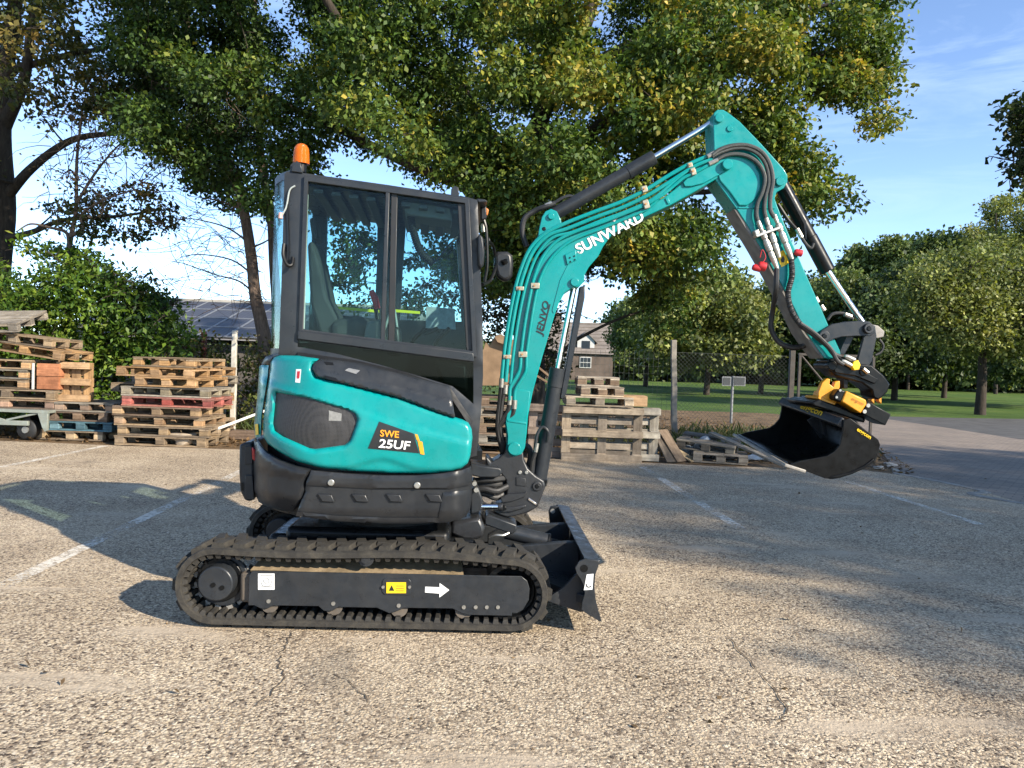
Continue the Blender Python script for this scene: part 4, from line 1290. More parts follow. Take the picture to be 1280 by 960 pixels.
# welded cheek plates and flanges
def cheek(px, lift, name='cheek_plate', parent=boom, m=None, bev=0.004):
    return MB(W).ppx(px, YB0 - lift, YB0 + 0.002).build(name, m or M_teal, parent, bevel=bev)
cheek([(641, 486), (663, 489), (659.5, 520), (656.5, 558), (651.5, 568), (643, 570.5), (636, 567), (634, 560), (634.5, 545), (632, 527), (634, 516), (638, 507)], 0.012)
cheek([(633.5, 524), (658.5, 528), (658, 531), (634, 527.5)], 0.015)
cheek([(714, 322), (727, 312), (724, 330), (712, 345), (703, 362), (697, 380), (692, 392), (690, 388), (700, 350)], 0.004, bev=0.002)
cheek([(854, 228), (862, 219), (875, 211), (897, 199), (910, 199), (915, 203), (914, 209), (902, 217), (880, 229), (864, 233), (856, 233)], 0.014)
cheek([(831, 248), (835, 246), (838.5, 254), (835, 255.5)], 0.008, 'stop_block')
cheek([(706, 318), (720, 312), (721, 325), (709, 331)], 0.012, 'valve_block')
for px, py in ((712.5, 322), (718, 320), (713, 327), (718.5, 324.5)):
    pin(px, py, YB0 - 0.016, YB0 - 0.012, 1.0, 'valve_bolt', M_black, boom, seg=8, bev=0)
pin(643, 561, YB0 - 0.026, YB1 + 0.026, 8.2, 'boom_foot_pin', M_teal, boom)
pin(718.5, 352.5, YB0 - 0.018, YB1 + 0.018, 5.5, 'boom_cylinder_eye', M_teal, boom)
pin(910, 205, YB0 - 0.045, YB1 + 0.045, 6.6, 'arm_pivot_pin', M_teal, boom)
# lug for the arm cylinder (a pair of ears)
ear = [(672, 298), (674, 285), (677.5, 271), (682, 264), (689, 261), (696, 264), (701, 274), (703, 284), (703, 297), (690, 305), (676, 316)]
for yy in (YB0 + 0.005, YB1 - 0.045):
    MB(W).ppx(ear, yy, yy + 0.04).build('cylinder_ear', M_teal, boom, bevel=0.004)
pin(689, 270, YB0 - 0.01, YB1 + 0.01, 4.2, 'ear_pin', M_teal, boom)
pin(680, 286, YB0 + 0.002, YB0 + 0.01, 2.6, 'ear_hole', M_black, boom)
# steel pipes along the back of the boom
def pipe(pts, y, r, name='boom_pipe', m=None, parent=boom, n=6):
    MB(W).tube(catmull([W.hit(a, b, y) for a, b in pts], n), r, 8).build(name, m or M_teal, parent)
o1 = [(627, 476), (630.5, 440), (635.5, 405), (642, 370), (650, 340), (662, 312), (680, 293), (705, 280), (740, 266), (775, 253), (806, 238), (835, 220), (862, 205), (889, 193.5)]
pipe(o1, YB0 - 0.012, 0.0125)
pipe([(a + 5.0, b + 1.5 + (4 if a > 690 else 0)) for a, b in o1[:-2]] + [(868, 208), (890, 199)], YB0 - 0.016, 0.0125)
pipe([(a + 11, b + 3 + (7 if a > 690 else 1)) for a, b in o1[:-3]] + [(848, 222), (866, 209)], YB0 - 0.018, 0.010)
pipe([(637, 500), (638, 484), (645, 472), (650, 460), (651.5, 440), (656, 405), (662, 372), (668, 346), (678, 322), (694, 303), (716, 291), (755, 277), (800, 259), (826, 245), (845, 230), (855, 222), (870, 215), (891, 203)], YB0 - 0.02, 0.0105)
pipe([(643, 505), (644, 488), (652, 474), (657.5, 462), (658.5, 440), (663, 408), (668, 378), (674, 352), (684, 330), (699, 312), (720, 298), (757, 283.5), (800, 265.5), (814, 257), (830, 240)], YB0 - 0.012, 0.0095)
def clampb(px, py, w_, h_, y, ang=0, parent=boom):
    P = []
    for sx, sy in ((-1, -1), (1, -1), (1, 1), (-1, 1)):
        a = sx * w_ / 2; b = sy * h_ / 2
        P.append((px + a * math.cos(ang) - b * math.sin(ang), py + a * math.sin(ang) + b * math.cos(ang)))
    c = MB(W).ppx(P, y, y + 0.03).build('pipe_clamp', mat('cream_clamp', (0.34, 0.31, 0.23), 0.4, metal=0.3, var=0.15, scale=30), parent, bevel=0.003)
    q = W.hit(px - 1, py, y)
    MB(W).cyly(q.x, q.z, y - 0.008, y, 0.006, 8).build('clamp_bolt', mat('brass_bolt', (0.45, 0.22, 0.08), 0.4, metal=0.6), c)
clampb(653.5, 443, 11, 7, YB0 - 0.036); clampb(634, 446, 10, 5, YB0 - 0.03)
clampb(669, 357, 11, 7, YB0 - 0.036); clampb(650, 360.5, 10, 5, YB0 - 0.03)
clampb(808, 255, 7, 11, YB0 - 0.036, -0.3); clampb(806, 236, 7, 8, YB0 - 0.03, -0.3)
clampb(867, 214, 6, 9, YB0 - 0.036, -0.3); clampb(863, 206, 6, 6, YB0 - 0.03, -0.3)
# flexible hoses at the boom foot
for k, (a, b) in enumerate(((627, 478), (637, 500), (643, 505), (632, 486))):
    MB(W).tube(catmull([W.hit(a, b, YB0 - 0.01), W.hit(a - 1 - k, b + 14, YB0 - 0.0), W.hit(622 + k, 535, YB0 + 0.02), W.hit(628 + 1.5 * k, 566, YB0 + 0.06), W.hit(626 + 2 * k, 590, YB0 + 0.08)], 6), 0.0155, 8).build('hydraulic_hose', M_hose, EX)
    MB(W).tube([W.hit(a + 0.4, b - 5, YB0 - 0.014), W.hit(a - 0.2, b + 6, YB0 - 0.01)], 0.016, 8).build('hose_fitting', M_zinc, EX)
MB(W).tube(catmull([W.hit(656, 556, 0.06), W.hit(662, 562, 0.06), W.hit(663, 575, 0.06), W.hit(657, 592, 0.06)], 6), 0.02, 8).build('hydraulic_hose', M_hose, EX)
# lettering on the boom
yb = YB0 - 0.001
def bq(px, py, dy=0.0):
    q = W.hit(px, py, YB0 + dy)
    return W.w(q.x, q.y, q.z)
text_quad('SUNWARD', bq(723.5, 318.5), bq(806.5, 275), bq(717.5, 306.5), M_white, boom, bold=0.025, lift=0.004)
MB(W).ppx([(764, 275), (771.5, 269), (774, 271), (768, 277)], YB0 - 0.004, YB0 - 0.003).build('lettering_accent', M_white, boom)
text_quad('JENVO', bq(680, 421), bq(689.5, 378), bq(669.5, 418), M_print, boom, bold=0.012, lift=0.004, shear=0.15)
MB(W).ppx([(678.5, 413), (687, 380), (688.3, 380.5), (680, 413.5)], YB0 - 0.004, YB0 - 0.003).build('lettering_bar', M_print, boom)
# boom cylinder in front of the boom
def cylr(p, q, r, name, m, parent=EX, seg=28, bev=0.004):
    return MB(W).cyl(p, q, r, seg).build(name, m, parent, bevel=bev)
p0 = W.hit(672.5, 606, 0.0); p1 = W.hit(697.5, 461, 0.0); p2 = W.hit(718.5, 353, 0.0)
bc = cylr(p0, p1, 0.048, 'boom_cylinder', M_gray)
cylr(p1 - (p1 - p0) * 0.16, p1 + (p1 - p0) * 0.004, 0.051, 'cylinder_gland', M_gray, bc)
cylr(p1, p2, 0.0185, 'cylinder_rod', M_chrome, EX)
cylr(p0 + (p0 - p1) * 0.0, p0 + (p1 - p0) * 0.06, 0.054, 'cylinder_eye', M_black, bc)
MB(W).ppx([(725, 358), (731.5, 357), (731, 372), (708, 492), (703, 500), (700, 497)], -0.035, 0.035).build('rod_guard', M_gray, EX, bevel=0.006)
MB(W).tube(catmull([W.hit(665, 600, -0.05), W.hit(668, 570, -0.07), W.hit(671, 545, -0.07), W.hit(678, 534, -0.06), W.hit(685, 540, -0.06), W.hit(684, 552, -0.05)], 6), 0.010, 8).build('cylinder_pipe', M_gray, EX)
MB(W).tube([W.hit(669.5, 565, -0.075), W.hit(671.5, 554, -0.075)], 0.013, 8).build('hose_fitting', M_zinc, EX)
MB(W).tube(catmull([W.hit(669, 566, -0.075), W.hit(665, 580, -0.07), W.hit(664, 600, -0.05)], 6), 0.014, 8).build('hydraulic_hose', M_hose, EX)
# arm cylinder above the boom
p0 = W.hit(692, 268, 0.0); p1 = W.hit(816, 197.5, 0.0); p2 = W.hit(899, 148, 0.0)
ac = cylr(p0, p1, 0.041, 'arm_cylinder', M_gray)
cylr(p1 - (p1 - p0) * 0.26, p1 + (p1 - p0) * 0.01, 0.044, 'cylinder_gland', M_gray, ac)
cylr(p1, p2, 0.0185, 'cylinder_rod', M_chrome, EX)
MB(W).tube(catmull([W.hit(658, 308, 0.0), W.hit(653, 290, 0.0), W.hit(656, 273, 0.0), W.hit(668, 264, 0.0), W.hit(680, 259, -0.02), W.hit(694, 254, -0.02)], 6), 0.0165, 10).build('hydraulic_hose', M_hose, EX)
MB(W).tube([W.hit(682, 258, -0.02), W.hit(690, 254, -0.02)], 0.017, 8).build('hose_fitting', M_zinc, EX)
MB(W).tube(catmull([W.hit(694, 253, -0.02), W.hit(704, 247, -0.02), W.hit(712, 245, -0.01), W.hit(720, 247, 0.0)], 6), 0.010, 8).build('cylinder_pipe', M_gray, EX)

# arm (dipper)
AY0, AY1 = -0.095, 0.095
arm_px = [(891.5, 150), (892.5, 141), (897, 137), (904, 137), (910, 140.5), (925, 152), (952, 180), (980, 211), (984.5, 219), (984.5, 227), (980, 235), (971, 240), (968.5, 248), (972, 258), (980, 278), (990, 302), (1010, 348), (1028, 389), (1037, 410), (1050, 438), (1051, 444), (1046, 447.5), (1038, 449), (1030, 447), (1022, 436), (1006, 413), (991, 382), (975, 352), (950, 308), (935, 283), (922, 263), (908, 244), (895, 226), (893, 205), (892.5, 180)]
arm = MB(W).prism(W.xz(resample(arm_px, 16), AY0), AY0, AY1).build('dipper_arm', M_teal, EX, bevel=0.005, seg=3, angle=25)
# dirty underside plate
und = [(918, 261), (922, 263), (935, 283), (950, 308), (975, 352), (991, 382), (1006, 413), (1022, 436), (1030, 447), (1028, 448), (1019, 437), (1003, 414), (988, 383), (972, 353), (947, 309), (932, 284)]
MB(W).prism(W.xz(und, AY0), AY0 + 0.006, AY1 - 0.004).build('arm_underside', M_dirtarm, arm)
# raised ring and rib on the cheek
ring_pts = [(905, 215), (906, 206)]
MB(W).ppx([(922.5, 258.5), (969, 259), (969, 261), (923.5, 260.5)], AY0 - 0.006, AY0).build('cheek_rib', M_teal, arm, bevel=0.002)
P = []
for k in range(15):
    t = R_(-100 + k * 14)
    P.append((922 + 24 * math.cos(t), 224 + 32 * math.sin(t)))
cheek_o = MB(W).ppx([(896, 214), (900, 200), (912, 193), (928, 193), (942, 202), (950, 218), (951, 235), (944, 250), (934, 257), (924, 257), (912, 240), (900, 226)], AY0 - 0.012, AY0 + 0.002).build('cheek_plate', M_teal, arm, bevel=0.008, seg=3)
pin(899.5, 147, AY0 - 0.018, AY1 + 0.018, 5.6, 'arm_cylinder_pin', M_teal, arm)
pin(912.5, 160.5, AY0 - 0.008, AY0 + 0.002, 4.0, 'cap_bolt', M_teal, arm)
pin(975.5, 226.5, AY0 - 0.018, AY1 + 0.018, 5.6, 'bucket_cylinder_pin', M_teal, arm)
pin(1031, 420, AY0 - 0.030, AY1 + 0.030, 7.0, 'guide_link_pin', M_cast, arm)
pin(1031, 420, AY0 - 0.036, AY0 - 0.028, 3.6, 'pin_bolt', M_black, arm, seg=6)
# hoses over the arm
def hose(pts, y, r, parent=EX, name='hydraulic_hose', m=None):
    ys = y if hasattr(y, '__len__') else [y] * len(pts)
    MB(W).tube(catmull([W.hit(a, b, yy) for (a, b), yy in zip(pts, ys)], 6), r, 9).build(name, m or M_hose, parent)
M_gh = mat('grey_braided_hose', (0.035, 0.040, 0.038), 0.5, var=0.25, scale=60, bmp=0.4, bscale=200)
hose([(890, 194), (900, 187), (916, 182), (935, 182), (952, 190), (962, 205), (966, 225), (963, 245), (963, 262), (968, 272)], AY0 - 0.035, 0.0135, m=M_gh)
hose([(890, 196), (902, 190), (918, 185.5), (934, 186), (949, 194), (958, 208), (961, 228), (957, 246), (955.5, 262), (958, 274)], AY0 - 0.030, 0.012, m=M_gh)
hose([(893, 202), (905, 195), (920, 192.5), (936, 196), (949, 206), (956, 222), (953, 240), (947, 254), (945.5, 268), (948, 278)], AY0 - 0.028, 0.0125, m=M_gh)
for a, b, c, d in ((884, 196, 893, 191), (886, 205, 897, 200)):
    MB(W).tube([W.hit(a, b, AY0 - 0.03), W.hit(c, d, AY0 - 0.03)], 0.014, 8).build('hose_fitting', M_zinc, EX)
# bulkhead bracket with quick couplers
br = MB(W).ppx([(944.5, 293.5), (978, 281.5), (979.5, 284.5), (946.5, 296.5)], AY0 - 0.06, AY0).build('coupler_bracket', M_zinc, arm, bevel=0.002)
MB(W).ppx([(943, 288), (948.5, 286), (950.5, 294), (945.5, 296)], AY0 - 0.05, AY0).build('coupler_bracket', M_zinc, arm, bevel=0.004)
for (a, b), (c, d) in (((947.5, 276), (971.5, 336)), ((957.5, 272), (974, 322)), ((967.5, 268), (990, 324))):
    A = W.hit(a, b, AY0 - 0.032); B = W.hit(c, d, AY0 - 0.032)
    rads = [0.010, 0.013, 0.013, 0.011, 0.019, 0.019, 0.014, 0.020, 0.020, 0.015, 0.018, 0.018, 0.012]
    tt = [0, 0.02, 0.12, 0.2, 0.22, 0.36, 0.38, 0.45, 0.62, 0.64, 0.68, 0.82, 1.0]
    MB(W).tube([A.lerp(B, t) for t in tt], rads, 12).build('quick_coupler', M_zinc, arm, angle=25)
ys = MB(W).ppx([(970, 317), (979.5, 312.5), (987, 328.5), (977, 334)], AY0 - 0.004, AY0 - 0.001).build('warning_sticker', M_yel, arm)
MB(W).ppx([(976, 324), (979, 319), (981, 324), (980, 328), (977, 328)], AY0 - 0.006, AY0 - 0.004).build('sticker_print', M_print, ys)
# red dust caps
for (a, b), rp in (((952, 333), 6), ((945, 335), 4.5), ((997.5, 316), 4.6)):
    q = W.hit(a, b, AY0 - 0.03)
    MB(W).tube([(q.x - 0.022, q.y, q.z + 0.006), (q.x - 0.010, q.y, q.z + 0.003), (q.x + 0.024, q.y, q.z - 0.004)], [rp * 0.0032, rp * 0.0046, rp * 0.0046], 14).build('dust_cap', M_red, arm, bevel=0.003)
MB(W).tube(catmull([W.hit(950, 322, AY0 - 0.02), W.hit(953, 312, AY0 - 0.03), W.hit(957, 322, AY0 - 0.03), W.hit(950, 332, AY0 - 0.03)], 6), 0.003, 6).build('cap_tether', M_red, arm)
# long drooping hoses
hose([(971, 336), (970, 362), (966, 388), (964, 410), (973, 427), (988, 434), (1003, 433), (1010, 428)], [AY0 - 0.03, AY0 - 0.03, 0.0, 0.03, 0.03, 0.03, 0.03, 0.0], 0.0165)
coil(W, [W.hit(989, 325, AY0 - 0.03), W.hit(990, 345, AY0 - 0.035), W.hit(985, 367, AY0 - 0.035), W.hit(990, 390, AY0 - 0.035), W.hit(1002, 408, AY0 - 0.035)], 0.010, 0.009, 34, 'wrapped_hose', M_hose, EX)
hose([(1002, 408), (1018, 419), (1034, 432), (1043, 443), (1050, 446)], AY0 - 0.035, 0.016)
hose([(1000, 404), (1020, 418), (1038, 436), (1046, 450), (1054, 456)], AY0 - 0.045, 0.013)
hose([(1034, 400), (1040, 393), (1050, 391.5), (1060, 394), (1066, 399)], 0.0, 0.011)
for a, b, c, d in ((1056, 393, 1064, 396), (1019, 372, 1022, 378), (1026, 382, 1030, 388)):
    MB(W).tube([W.hit(a, b, AY0 + 0.02), W.hit(c, d, AY0 + 0.02)], 0.015, 8).build('hose_fitting', M_zinc, EX)
# bucket cylinder on the far upper side of the arm
p0 = W.hit(975, 228, 0.02); p1 = W.hit(1034, 338, 0.02); p2 = W.hit(1084, 412, 0.02)
pb = p0.lerp(p1, 0.40)
bk_ = cylr(p0, p1, 0.044, 'bucket_cylinder', M_black)
cylr(p0.lerp(p1, 0.62), p0.lerp(p1, 1.01), 0.047, 'cylinder_gland', M_black, bk_)
cylr(p1, p2, 0.0185, 'cylinder_rod', M_chrome, EX)
MB(W).ppx([(981, 236), (984, 237), (1008, 276), (1009, 300), (1006, 300), (1004, 280)], -0.06, -0.02).build('cylinder_guard', M_black, EX, bevel=0.006)
MB(W).tube(catmull([W.hit(972, 255, -0.05), W.hit(985, 275, -0.05), W.hit(996, 288, -0.06), W.hit(1000, 294, -0.06)], 6), 0.012, 8).build('cylinder_pipe', M_black, EX)
MB(W).tube([W.hit(996, 286, -0.065), W.hit(1002, 297, -0.065)], 0.014, 8).build('hose_fitting', M_zinc, EX)
hose([(1002, 297), (1008, 306), (1014, 310), (1017, 304)], -0.065, 0.010)

# linkage
gl = [(1027, 413), (1040, 405), (1058, 402), (1075, 401), (1087, 402), (1094, 408), (1094, 416), (1088, 420), (1070, 420), (1052, 421), (1042, 424), (1035, 428), (1027, 427), (1024, 420)]
for yy in (AY0 - 0.028, AY1 + 0.006):
    MB(W).ppx(gl, yy, yy + 0.022).build('guide_link', M_gray, EX, bevel=0.004)
pin(1087, 410.5, AY0 - 0.05, AY1 + 0.05, 6.5, 'link_pin', M_cast, EX)
pin(1087, 410.5, AY0 - 0.056, AY0 - 0.048, 3.4, 'pin_bolt', M_black, EX, seg=6)
tl = [(1080, 404), (1094, 407), (1096, 420), (1090, 452), (1086, 458), (1074, 456), (1072, 450), (1079, 425)]
for yy in (-0.075, 0.05):
    MB(W).ppx(tl, yy, yy + 0.025).build('tipping_link', M_gray, EX, bevel=0.004)
MB(W).ppx([(1088, 405), (1098, 407), (1106, 414), (1105, 421), (1097, 423), (1089, 420)], -0.03, 0.03).build('link_horn', M_steel, EX, bevel=0.005)
MB(W).ppx([(1058, 420), (1067, 417), (1068, 421), (1056, 443), (1048, 443)], -0.06, 0.06).build('link_stop', M_gray, EX, bevel=0.004)
hose([(1099, 424), (1104, 432), (1101, 440), (1094, 444)], 0.0, 0.008)
# quick hitch frame of the tiltrotator
hf = [(1034, 449), (1044, 443), (1056, 449), (1072, 454), (1090, 456), (1105, 469), (1113, 480), (1110, 490), (1103, 497), (1098, 500), (1092, 497), (1090, 488), (1078, 479), (1060, 474), (1045, 470), (1036, 462)]
hitch = MB(W).ppx(hf, -0.085, 0.085).build('quick_hitch', M_black, EX, bevel=0.010)
MB(W).ppx([(1040, 455), (1050, 452), (1078, 462), (1098, 474), (1094, 480), (1070, 470), (1044, 466)], -0.10, -0.085).build('hitch_cheek', M_black, hitch, bevel=0.005)
MB(W).ppx([(1054, 463), (1062, 466), (1060, 486), (1054, 486)], -0.05, 0.05).build('hitch_lock', M_black, hitch, bevel=0.006)
pin(1041, 457, -0.11, 0.11, 6, 'hitch_pin', M_black, hitch); pin(1080, 465, -0.11, 0.11, 5, 'hitch_pin', M_black, hitch)
for k, ((a, b), (c, d)) in enumerate((((1056, 445), (1068, 450)), ((1052, 451), (1064, 457)))):
    MB(W).tube([W.hit(a, b, -0.12), W.hit(a + 3, b + 1, -0.12), W.hit(c, d, -0.12)], [0.010, 0.015, 0.015], 12).build('hose_fitting', M_zinc, hitch)
vb = MB(W).ppx([(1067, 452), (1073, 450), (1076, 456), (1074, 462), (1068, 463), (1065, 458)], -0.135, -0.10).build('valve_block', M_yel, hitch, bevel=0.004)
MB(W).tube([W.hit(1079, 461, -0.12), W.hit(1085, 466, -0.12)], 0.011, 8).build('hose_fitting', M_zinc, hitch)
# tiltrotator: yellow upper hook, yellow cylinder housing, black end cap
ty = MB(W).ppx([(1023, 490), (1028, 478), (1034, 473), (1038, 474), (1037, 480), (1042, 484), (1044, 477), (1050, 476), (1050, 484), (1046, 492), (1049, 498), (1044, 506), (1030, 499), (1023, 496)], -0.10, -0.06).build('tiltrotator_hook', M_gold, EX, bevel=0.004)
MB(W).ppx([(1023, 490), (1028, 478), (1034, 473), (1038, 474), (1037, 480), (1042, 484), (1044, 477), (1050, 476), (1050, 484), (1046, 492), (1049, 498), (1044, 506), (1030, 499), (1023, 496)], 0.04, 0.08).build('hook_cheek', M_gold, ty, bevel=0.004)
MB(W).ppx([(1026, 489), (1046, 494), (1047, 499), (1043, 505), (1030, 498), (1024, 495)], -0.06, 0.04).build('hook_web', M_gold, ty, bevel=0.003)
MB(W).ppx([(1024, 495), (1045, 504), (1042, 508), (1022, 498)], -0.11, 0.09).build('hook_foot', M_gold, ty, bevel=0.004)
cp = MB(W).ppx([(1043, 494), (1049, 486), (1058, 489), (1052, 503), (1043, 500)], -0.17, -0.05).build('cylinder_cap', M_black, EX, bevel=0.008)
for a, b in ((1050.5, 488), (1046, 496.5)):
    pin(a, b, -0.176, -0.168, 1.6, 'cap_bolt', M_zinc, cp, seg=8, bev=0)
th_ = MB(W).ppx([(1052, 502), (1058, 488.5), (1083, 500), (1083.5, 505), (1076, 517)], -0.18, 0.02).build('tilt_cylinder_housing', M_gold, EX, bevel=0.007)
e0, e1, e2 = bq(1063.5, 500.5, -0.08), bq(1078, 508, -0.08), bq(1065, 497, -0.08)
text_quad('engcon', e0, e1, e2, mat('brown_letter', (0.22, 0.08, 0.005), 0.5), th_, bold=0.01, lift=0.004)
ec = MB(W).ppx([(1084, 501), (1114, 518), (1107, 532), (1078, 517)], -0.16, 0.0).build('tilt_cylinder_end', M_black, EX, bevel=0.005)
for a, b in ((1085.5, 507), (1081, 514.5)):
    pin(a, b, -0.172, -0.158, 2.6, 'end_bolt', M_zinc, ec, seg=12, bev=0.001)
for a in (1089, 1098):
    MB(W).ppx([(a, 501), (a + 1, 494), (a + 4, 492), (a + 4, 505)], 0.0, 0.05).build('lower_hook', M_gold, ec, bevel=0.003)
MB(W).ppx([(1016, 503), (1028, 497), (1062, 508), (1080, 516), (1083, 527), (1060, 521), (1036, 513), (1018, 507)], -0.06, 0.26).build('rotator_gearbox', M_black, EX, bevel=0.02)
MB(W).ppx([(1014, 503), (1024, 499), (1050, 508), (1080, 522), (1082, 529), (1060, 522), (1038, 514), (1018, 508)], -0.12, 0.28).build('rotator_plate', M_black, EX, bevel=0.01)

# bucket: side plates near and far, curved shell, rim beam, cutting edge
K = Frame(at(1060, 560, 4.38), 0.5)
K.m = K.m @ Matrix.Rotation(R_(4.5), 4, 'X'); K.i = K.m.inverted(); K.o = K.i @ CAM
yN, yF = 0.0, 1.0
outer = [(1055, 525), (1063, 523), (1073, 530), (1083, 538), (1098, 549.5), (1100.5, 556), (1098, 566), (1093, 576.5), (1081, 585.5), (1065, 593), (1050, 597.5), (1040, 599), (1031, 598), (1010, 590), (985, 581.5)]
inner = [(1000, 576.5), (1016, 573.5), (1034, 570), (1043, 564.5), (1050, 556), (1053, 544), (1054, 534)]
bucket = MB(K).prism(K.xz(outer + inner, yN), yN, yN + 0.016).build('bucket_side', M_black, EX, bevel=0.003, angle=25)
MB(K).prism(K.xz(outer + inner, yN), yF - 0.016, yF).build('bucket_side', M_black, EX, bevel=0.003, angle=25)
OX = K.xz(outer, yN)
cvp = catmull([(x, 0, z) for x, z in OX], 4)
sh = MB(K)
n = len(cvp)
cen = Vector((sum(p.x for p in cvp) / n, 0, sum(p.z for p in cvp) / n))
inn_ = []
for k, p in enumerate(cvp):
    t = (cvp[min(k + 1, n - 1)] - cvp[max(0, k - 1)]).normalized()
    nn = Vector((t.z, 0, -t.x))
    if nn.dot(cen - p) < 0: nn = -nn
    inn_.append(p + nn * 0.014)
ov = [(p.x, yN + 0.014, p.z) for p in cvp] + [(p.x, yF - 0.014, p.z) for p in cvp] + [(p.x, yN + 0.014, p.z) for p in inn_] + [(p.x, yF - 0.014, p.z) for p in inn_]
fs = []
for k in range(n - 1):
    fs += [(k, k + 1, n + k + 1, n + k), (2 * n + k, 3 * n + k, 3 * n + k + 1, 2 * n + k + 1)]
fs += [(0, n, 3 * n, 2 * n), (n - 1, 3 * n - 1, 4 * n - 1, 2 * n - 1)]
sh.add(ov, fs)
shell = sh.build('bucket_shell', M_black, EX, angle=40)
# belly bevel line on the near plate
MB(K).prism(K.xz([(1036, 596), (1062, 590), (1079, 582), (1091, 573), (1092.5, 576), (1081, 585), (1064, 592.5), (1046, 597.5)], yN), yN - 0.010, yN + 0.002).build('side_wear_strip', M_black, bucket, bevel=0.004)
# rim beam
(rx_, rz_) = K.xz([(1055.5, 528.5)], yN)[0]
rim = MB(K).box((rx_ - 0.004, 0.5, rz_ - 0.004), (0.045, 0.965, 0.055), Matrix.Rotation(R_(30), 3, 'Y')).build('bucket_rim', M_gray, EX, bevel=0.008)
MB(K).prism(K.xz([(1056, 522), (1068, 526), (1075, 533), (1062, 538)], yN), 0.25, 0.75).build('bucket_bracket', M_black, EX, bevel=0.01)
# cutting edge
(ex, ez) = K.xz([(984, 582)], yN)[0]
(ex2, ez2) = K.xz([(1006, 589)], yN)[0]
d_ = Vector((ex2 - ex, 0, ez2 - ez)).normalized()
ang = math.atan2(-d_.z, d_.x)
MB(K).box((ex + d_.x * 0.045 - 0.0, 0.5, ez + d_.z * 0.045), (0.13, 1.03, 0.018), Matrix.Rotation(ang, 3, 'Y')).build('cutting_edge', M_steel, EX, bevel=0.004)
# inner gusset and inner rib
MB(K).prism(K.xz([(1047, 540), (1066, 566), (1066, 530)], yN), 0.44, 0.46).build('inner_gusset', M_gray, EX, bevel=0.002)
gq = [K.w(rx_ + 0.03, 0.40, rz_ - 0.04), K.w(rx_ + 0.05, 0.62, rz_ - 0.10), K.w(rx_ + 0.05, 0.36, rz_ - 0.14)]
mg = MB(); mg.add(gq + [p + Vector((0.02, 0, 0)) for p in gq], [(0, 1, 2), (5, 4, 3), (0, 3, 4, 1), (1, 4, 5, 2), (2, 5, 3, 0)])
mg.build('inner_plate', M_gray, EX)
# lettering on the bucket
k0, k1, k2 = (K.w(*K.hit(a, b, yN - 0.003)) for a, b in ((1070, 539.5), (1087, 550.5), (1072, 535)))
text_quad('engcon', k0, k1, k2, M_yel, bucket, bold=0.02, lift=0.002)
_t = R_(30)
def rimp(yy, h):     # a point on the rim's outer face
    return K.w(rx_ - 0.004 - 0.0225 * math.cos(_t) + h * math.sin(_t), yy, rz_ - 0.004 + 0.0225 * math.sin(_t) + h * math.cos(_t))
r0, r1, r2 = rimp(0.60, -0.022), rimp(0.26, -0.022), rimp(0.60, 0.020)
text_quad('engcon', r0, r1, r2, M_yel, rim, bold=0.02, lift=0.003)
# ================================================================== pallets and yard clutter
def wood_mat():
    m, nt, N, L, b = nodes_of('weathered_pallet_wood')
    tcn = N.new('ShaderNodeTexCoord')
    oi = N.new('ShaderNodeObjectInfo')
    mp = N.new('ShaderNodeMapping'); mp.inputs['Scale'].default_value = (2.0, 34, 34)
    ofs = N.new('ShaderNodeVectorMath'); ofs.operation = 'SCALE'
    cx = N.new('ShaderNodeCombineXYZ')
    L.new(oi.outputs['Random'], cx.inputs[0]); L.new(oi.outputs['Random'], cx.inputs[1]); L.new(oi.outputs['Random'], cx.inputs[2])
    L.new(cx.outputs[0], ofs.inputs[0]); ofs.inputs['Scale'].default_value = 37.0
    ad = N.new('ShaderNodeVectorMath'); ad.operation = 'ADD'
    L.new(tcn.outputs['Object'], ad.inputs[0]); L.new(ofs.outputs[0], ad.inputs[1])
    L.new(ad.outputs[0], mp.inputs[0])
    n = noise(nt, 1.0, 7, 0.65, mp.outputs[0], 0.8)
    r = ramp(nt, (0.25, 0.5, 0.75), ((0.45, 0.42, 0.40), (0.95, 0.95, 0.95), (1.25, 1.22, 1.15)))
    L.new(n.outputs['Fac'], r.inputs[0])
    n2 = noise(nt, 7, 6, 0.7, ad.outputs[0])
    r2 = ramp(nt, (0.35, 0.62), ((0.45, 0.43, 0.42), (1.05, 1.05, 1.05)))
    L.new(n2.outputs['Fac'], r2.inputs[0])
    c = mixc(nt, 1, oi.outputs['Color'], r.outputs[0], 'MULTIPLY')
    c = mixc(nt, 0.7, c, r2.outputs[0], 'MULTIPLY')
    r3 = ramp(nt, (0, 1), ((0.65, 0.65, 0.67), (1.25, 1.22, 1.18)))
    L.new(oi.outputs['Random'], r3.inputs[0])
    c = mixc(nt, 1, c, r3.outputs[0], 'MULTIPLY')
    L.new(c, b.inputs['Base Color'])
    b.inputs['Roughness'].default_value = 0.85
    b.inputs['Specular IOR Level'].default_value = 0.2
    L.new(bump(nt, n.outputs['Fac'], 0.5, 0.004), b.inputs['Normal'])
    return m
M_wood = wood_mat()
PIECES = {}
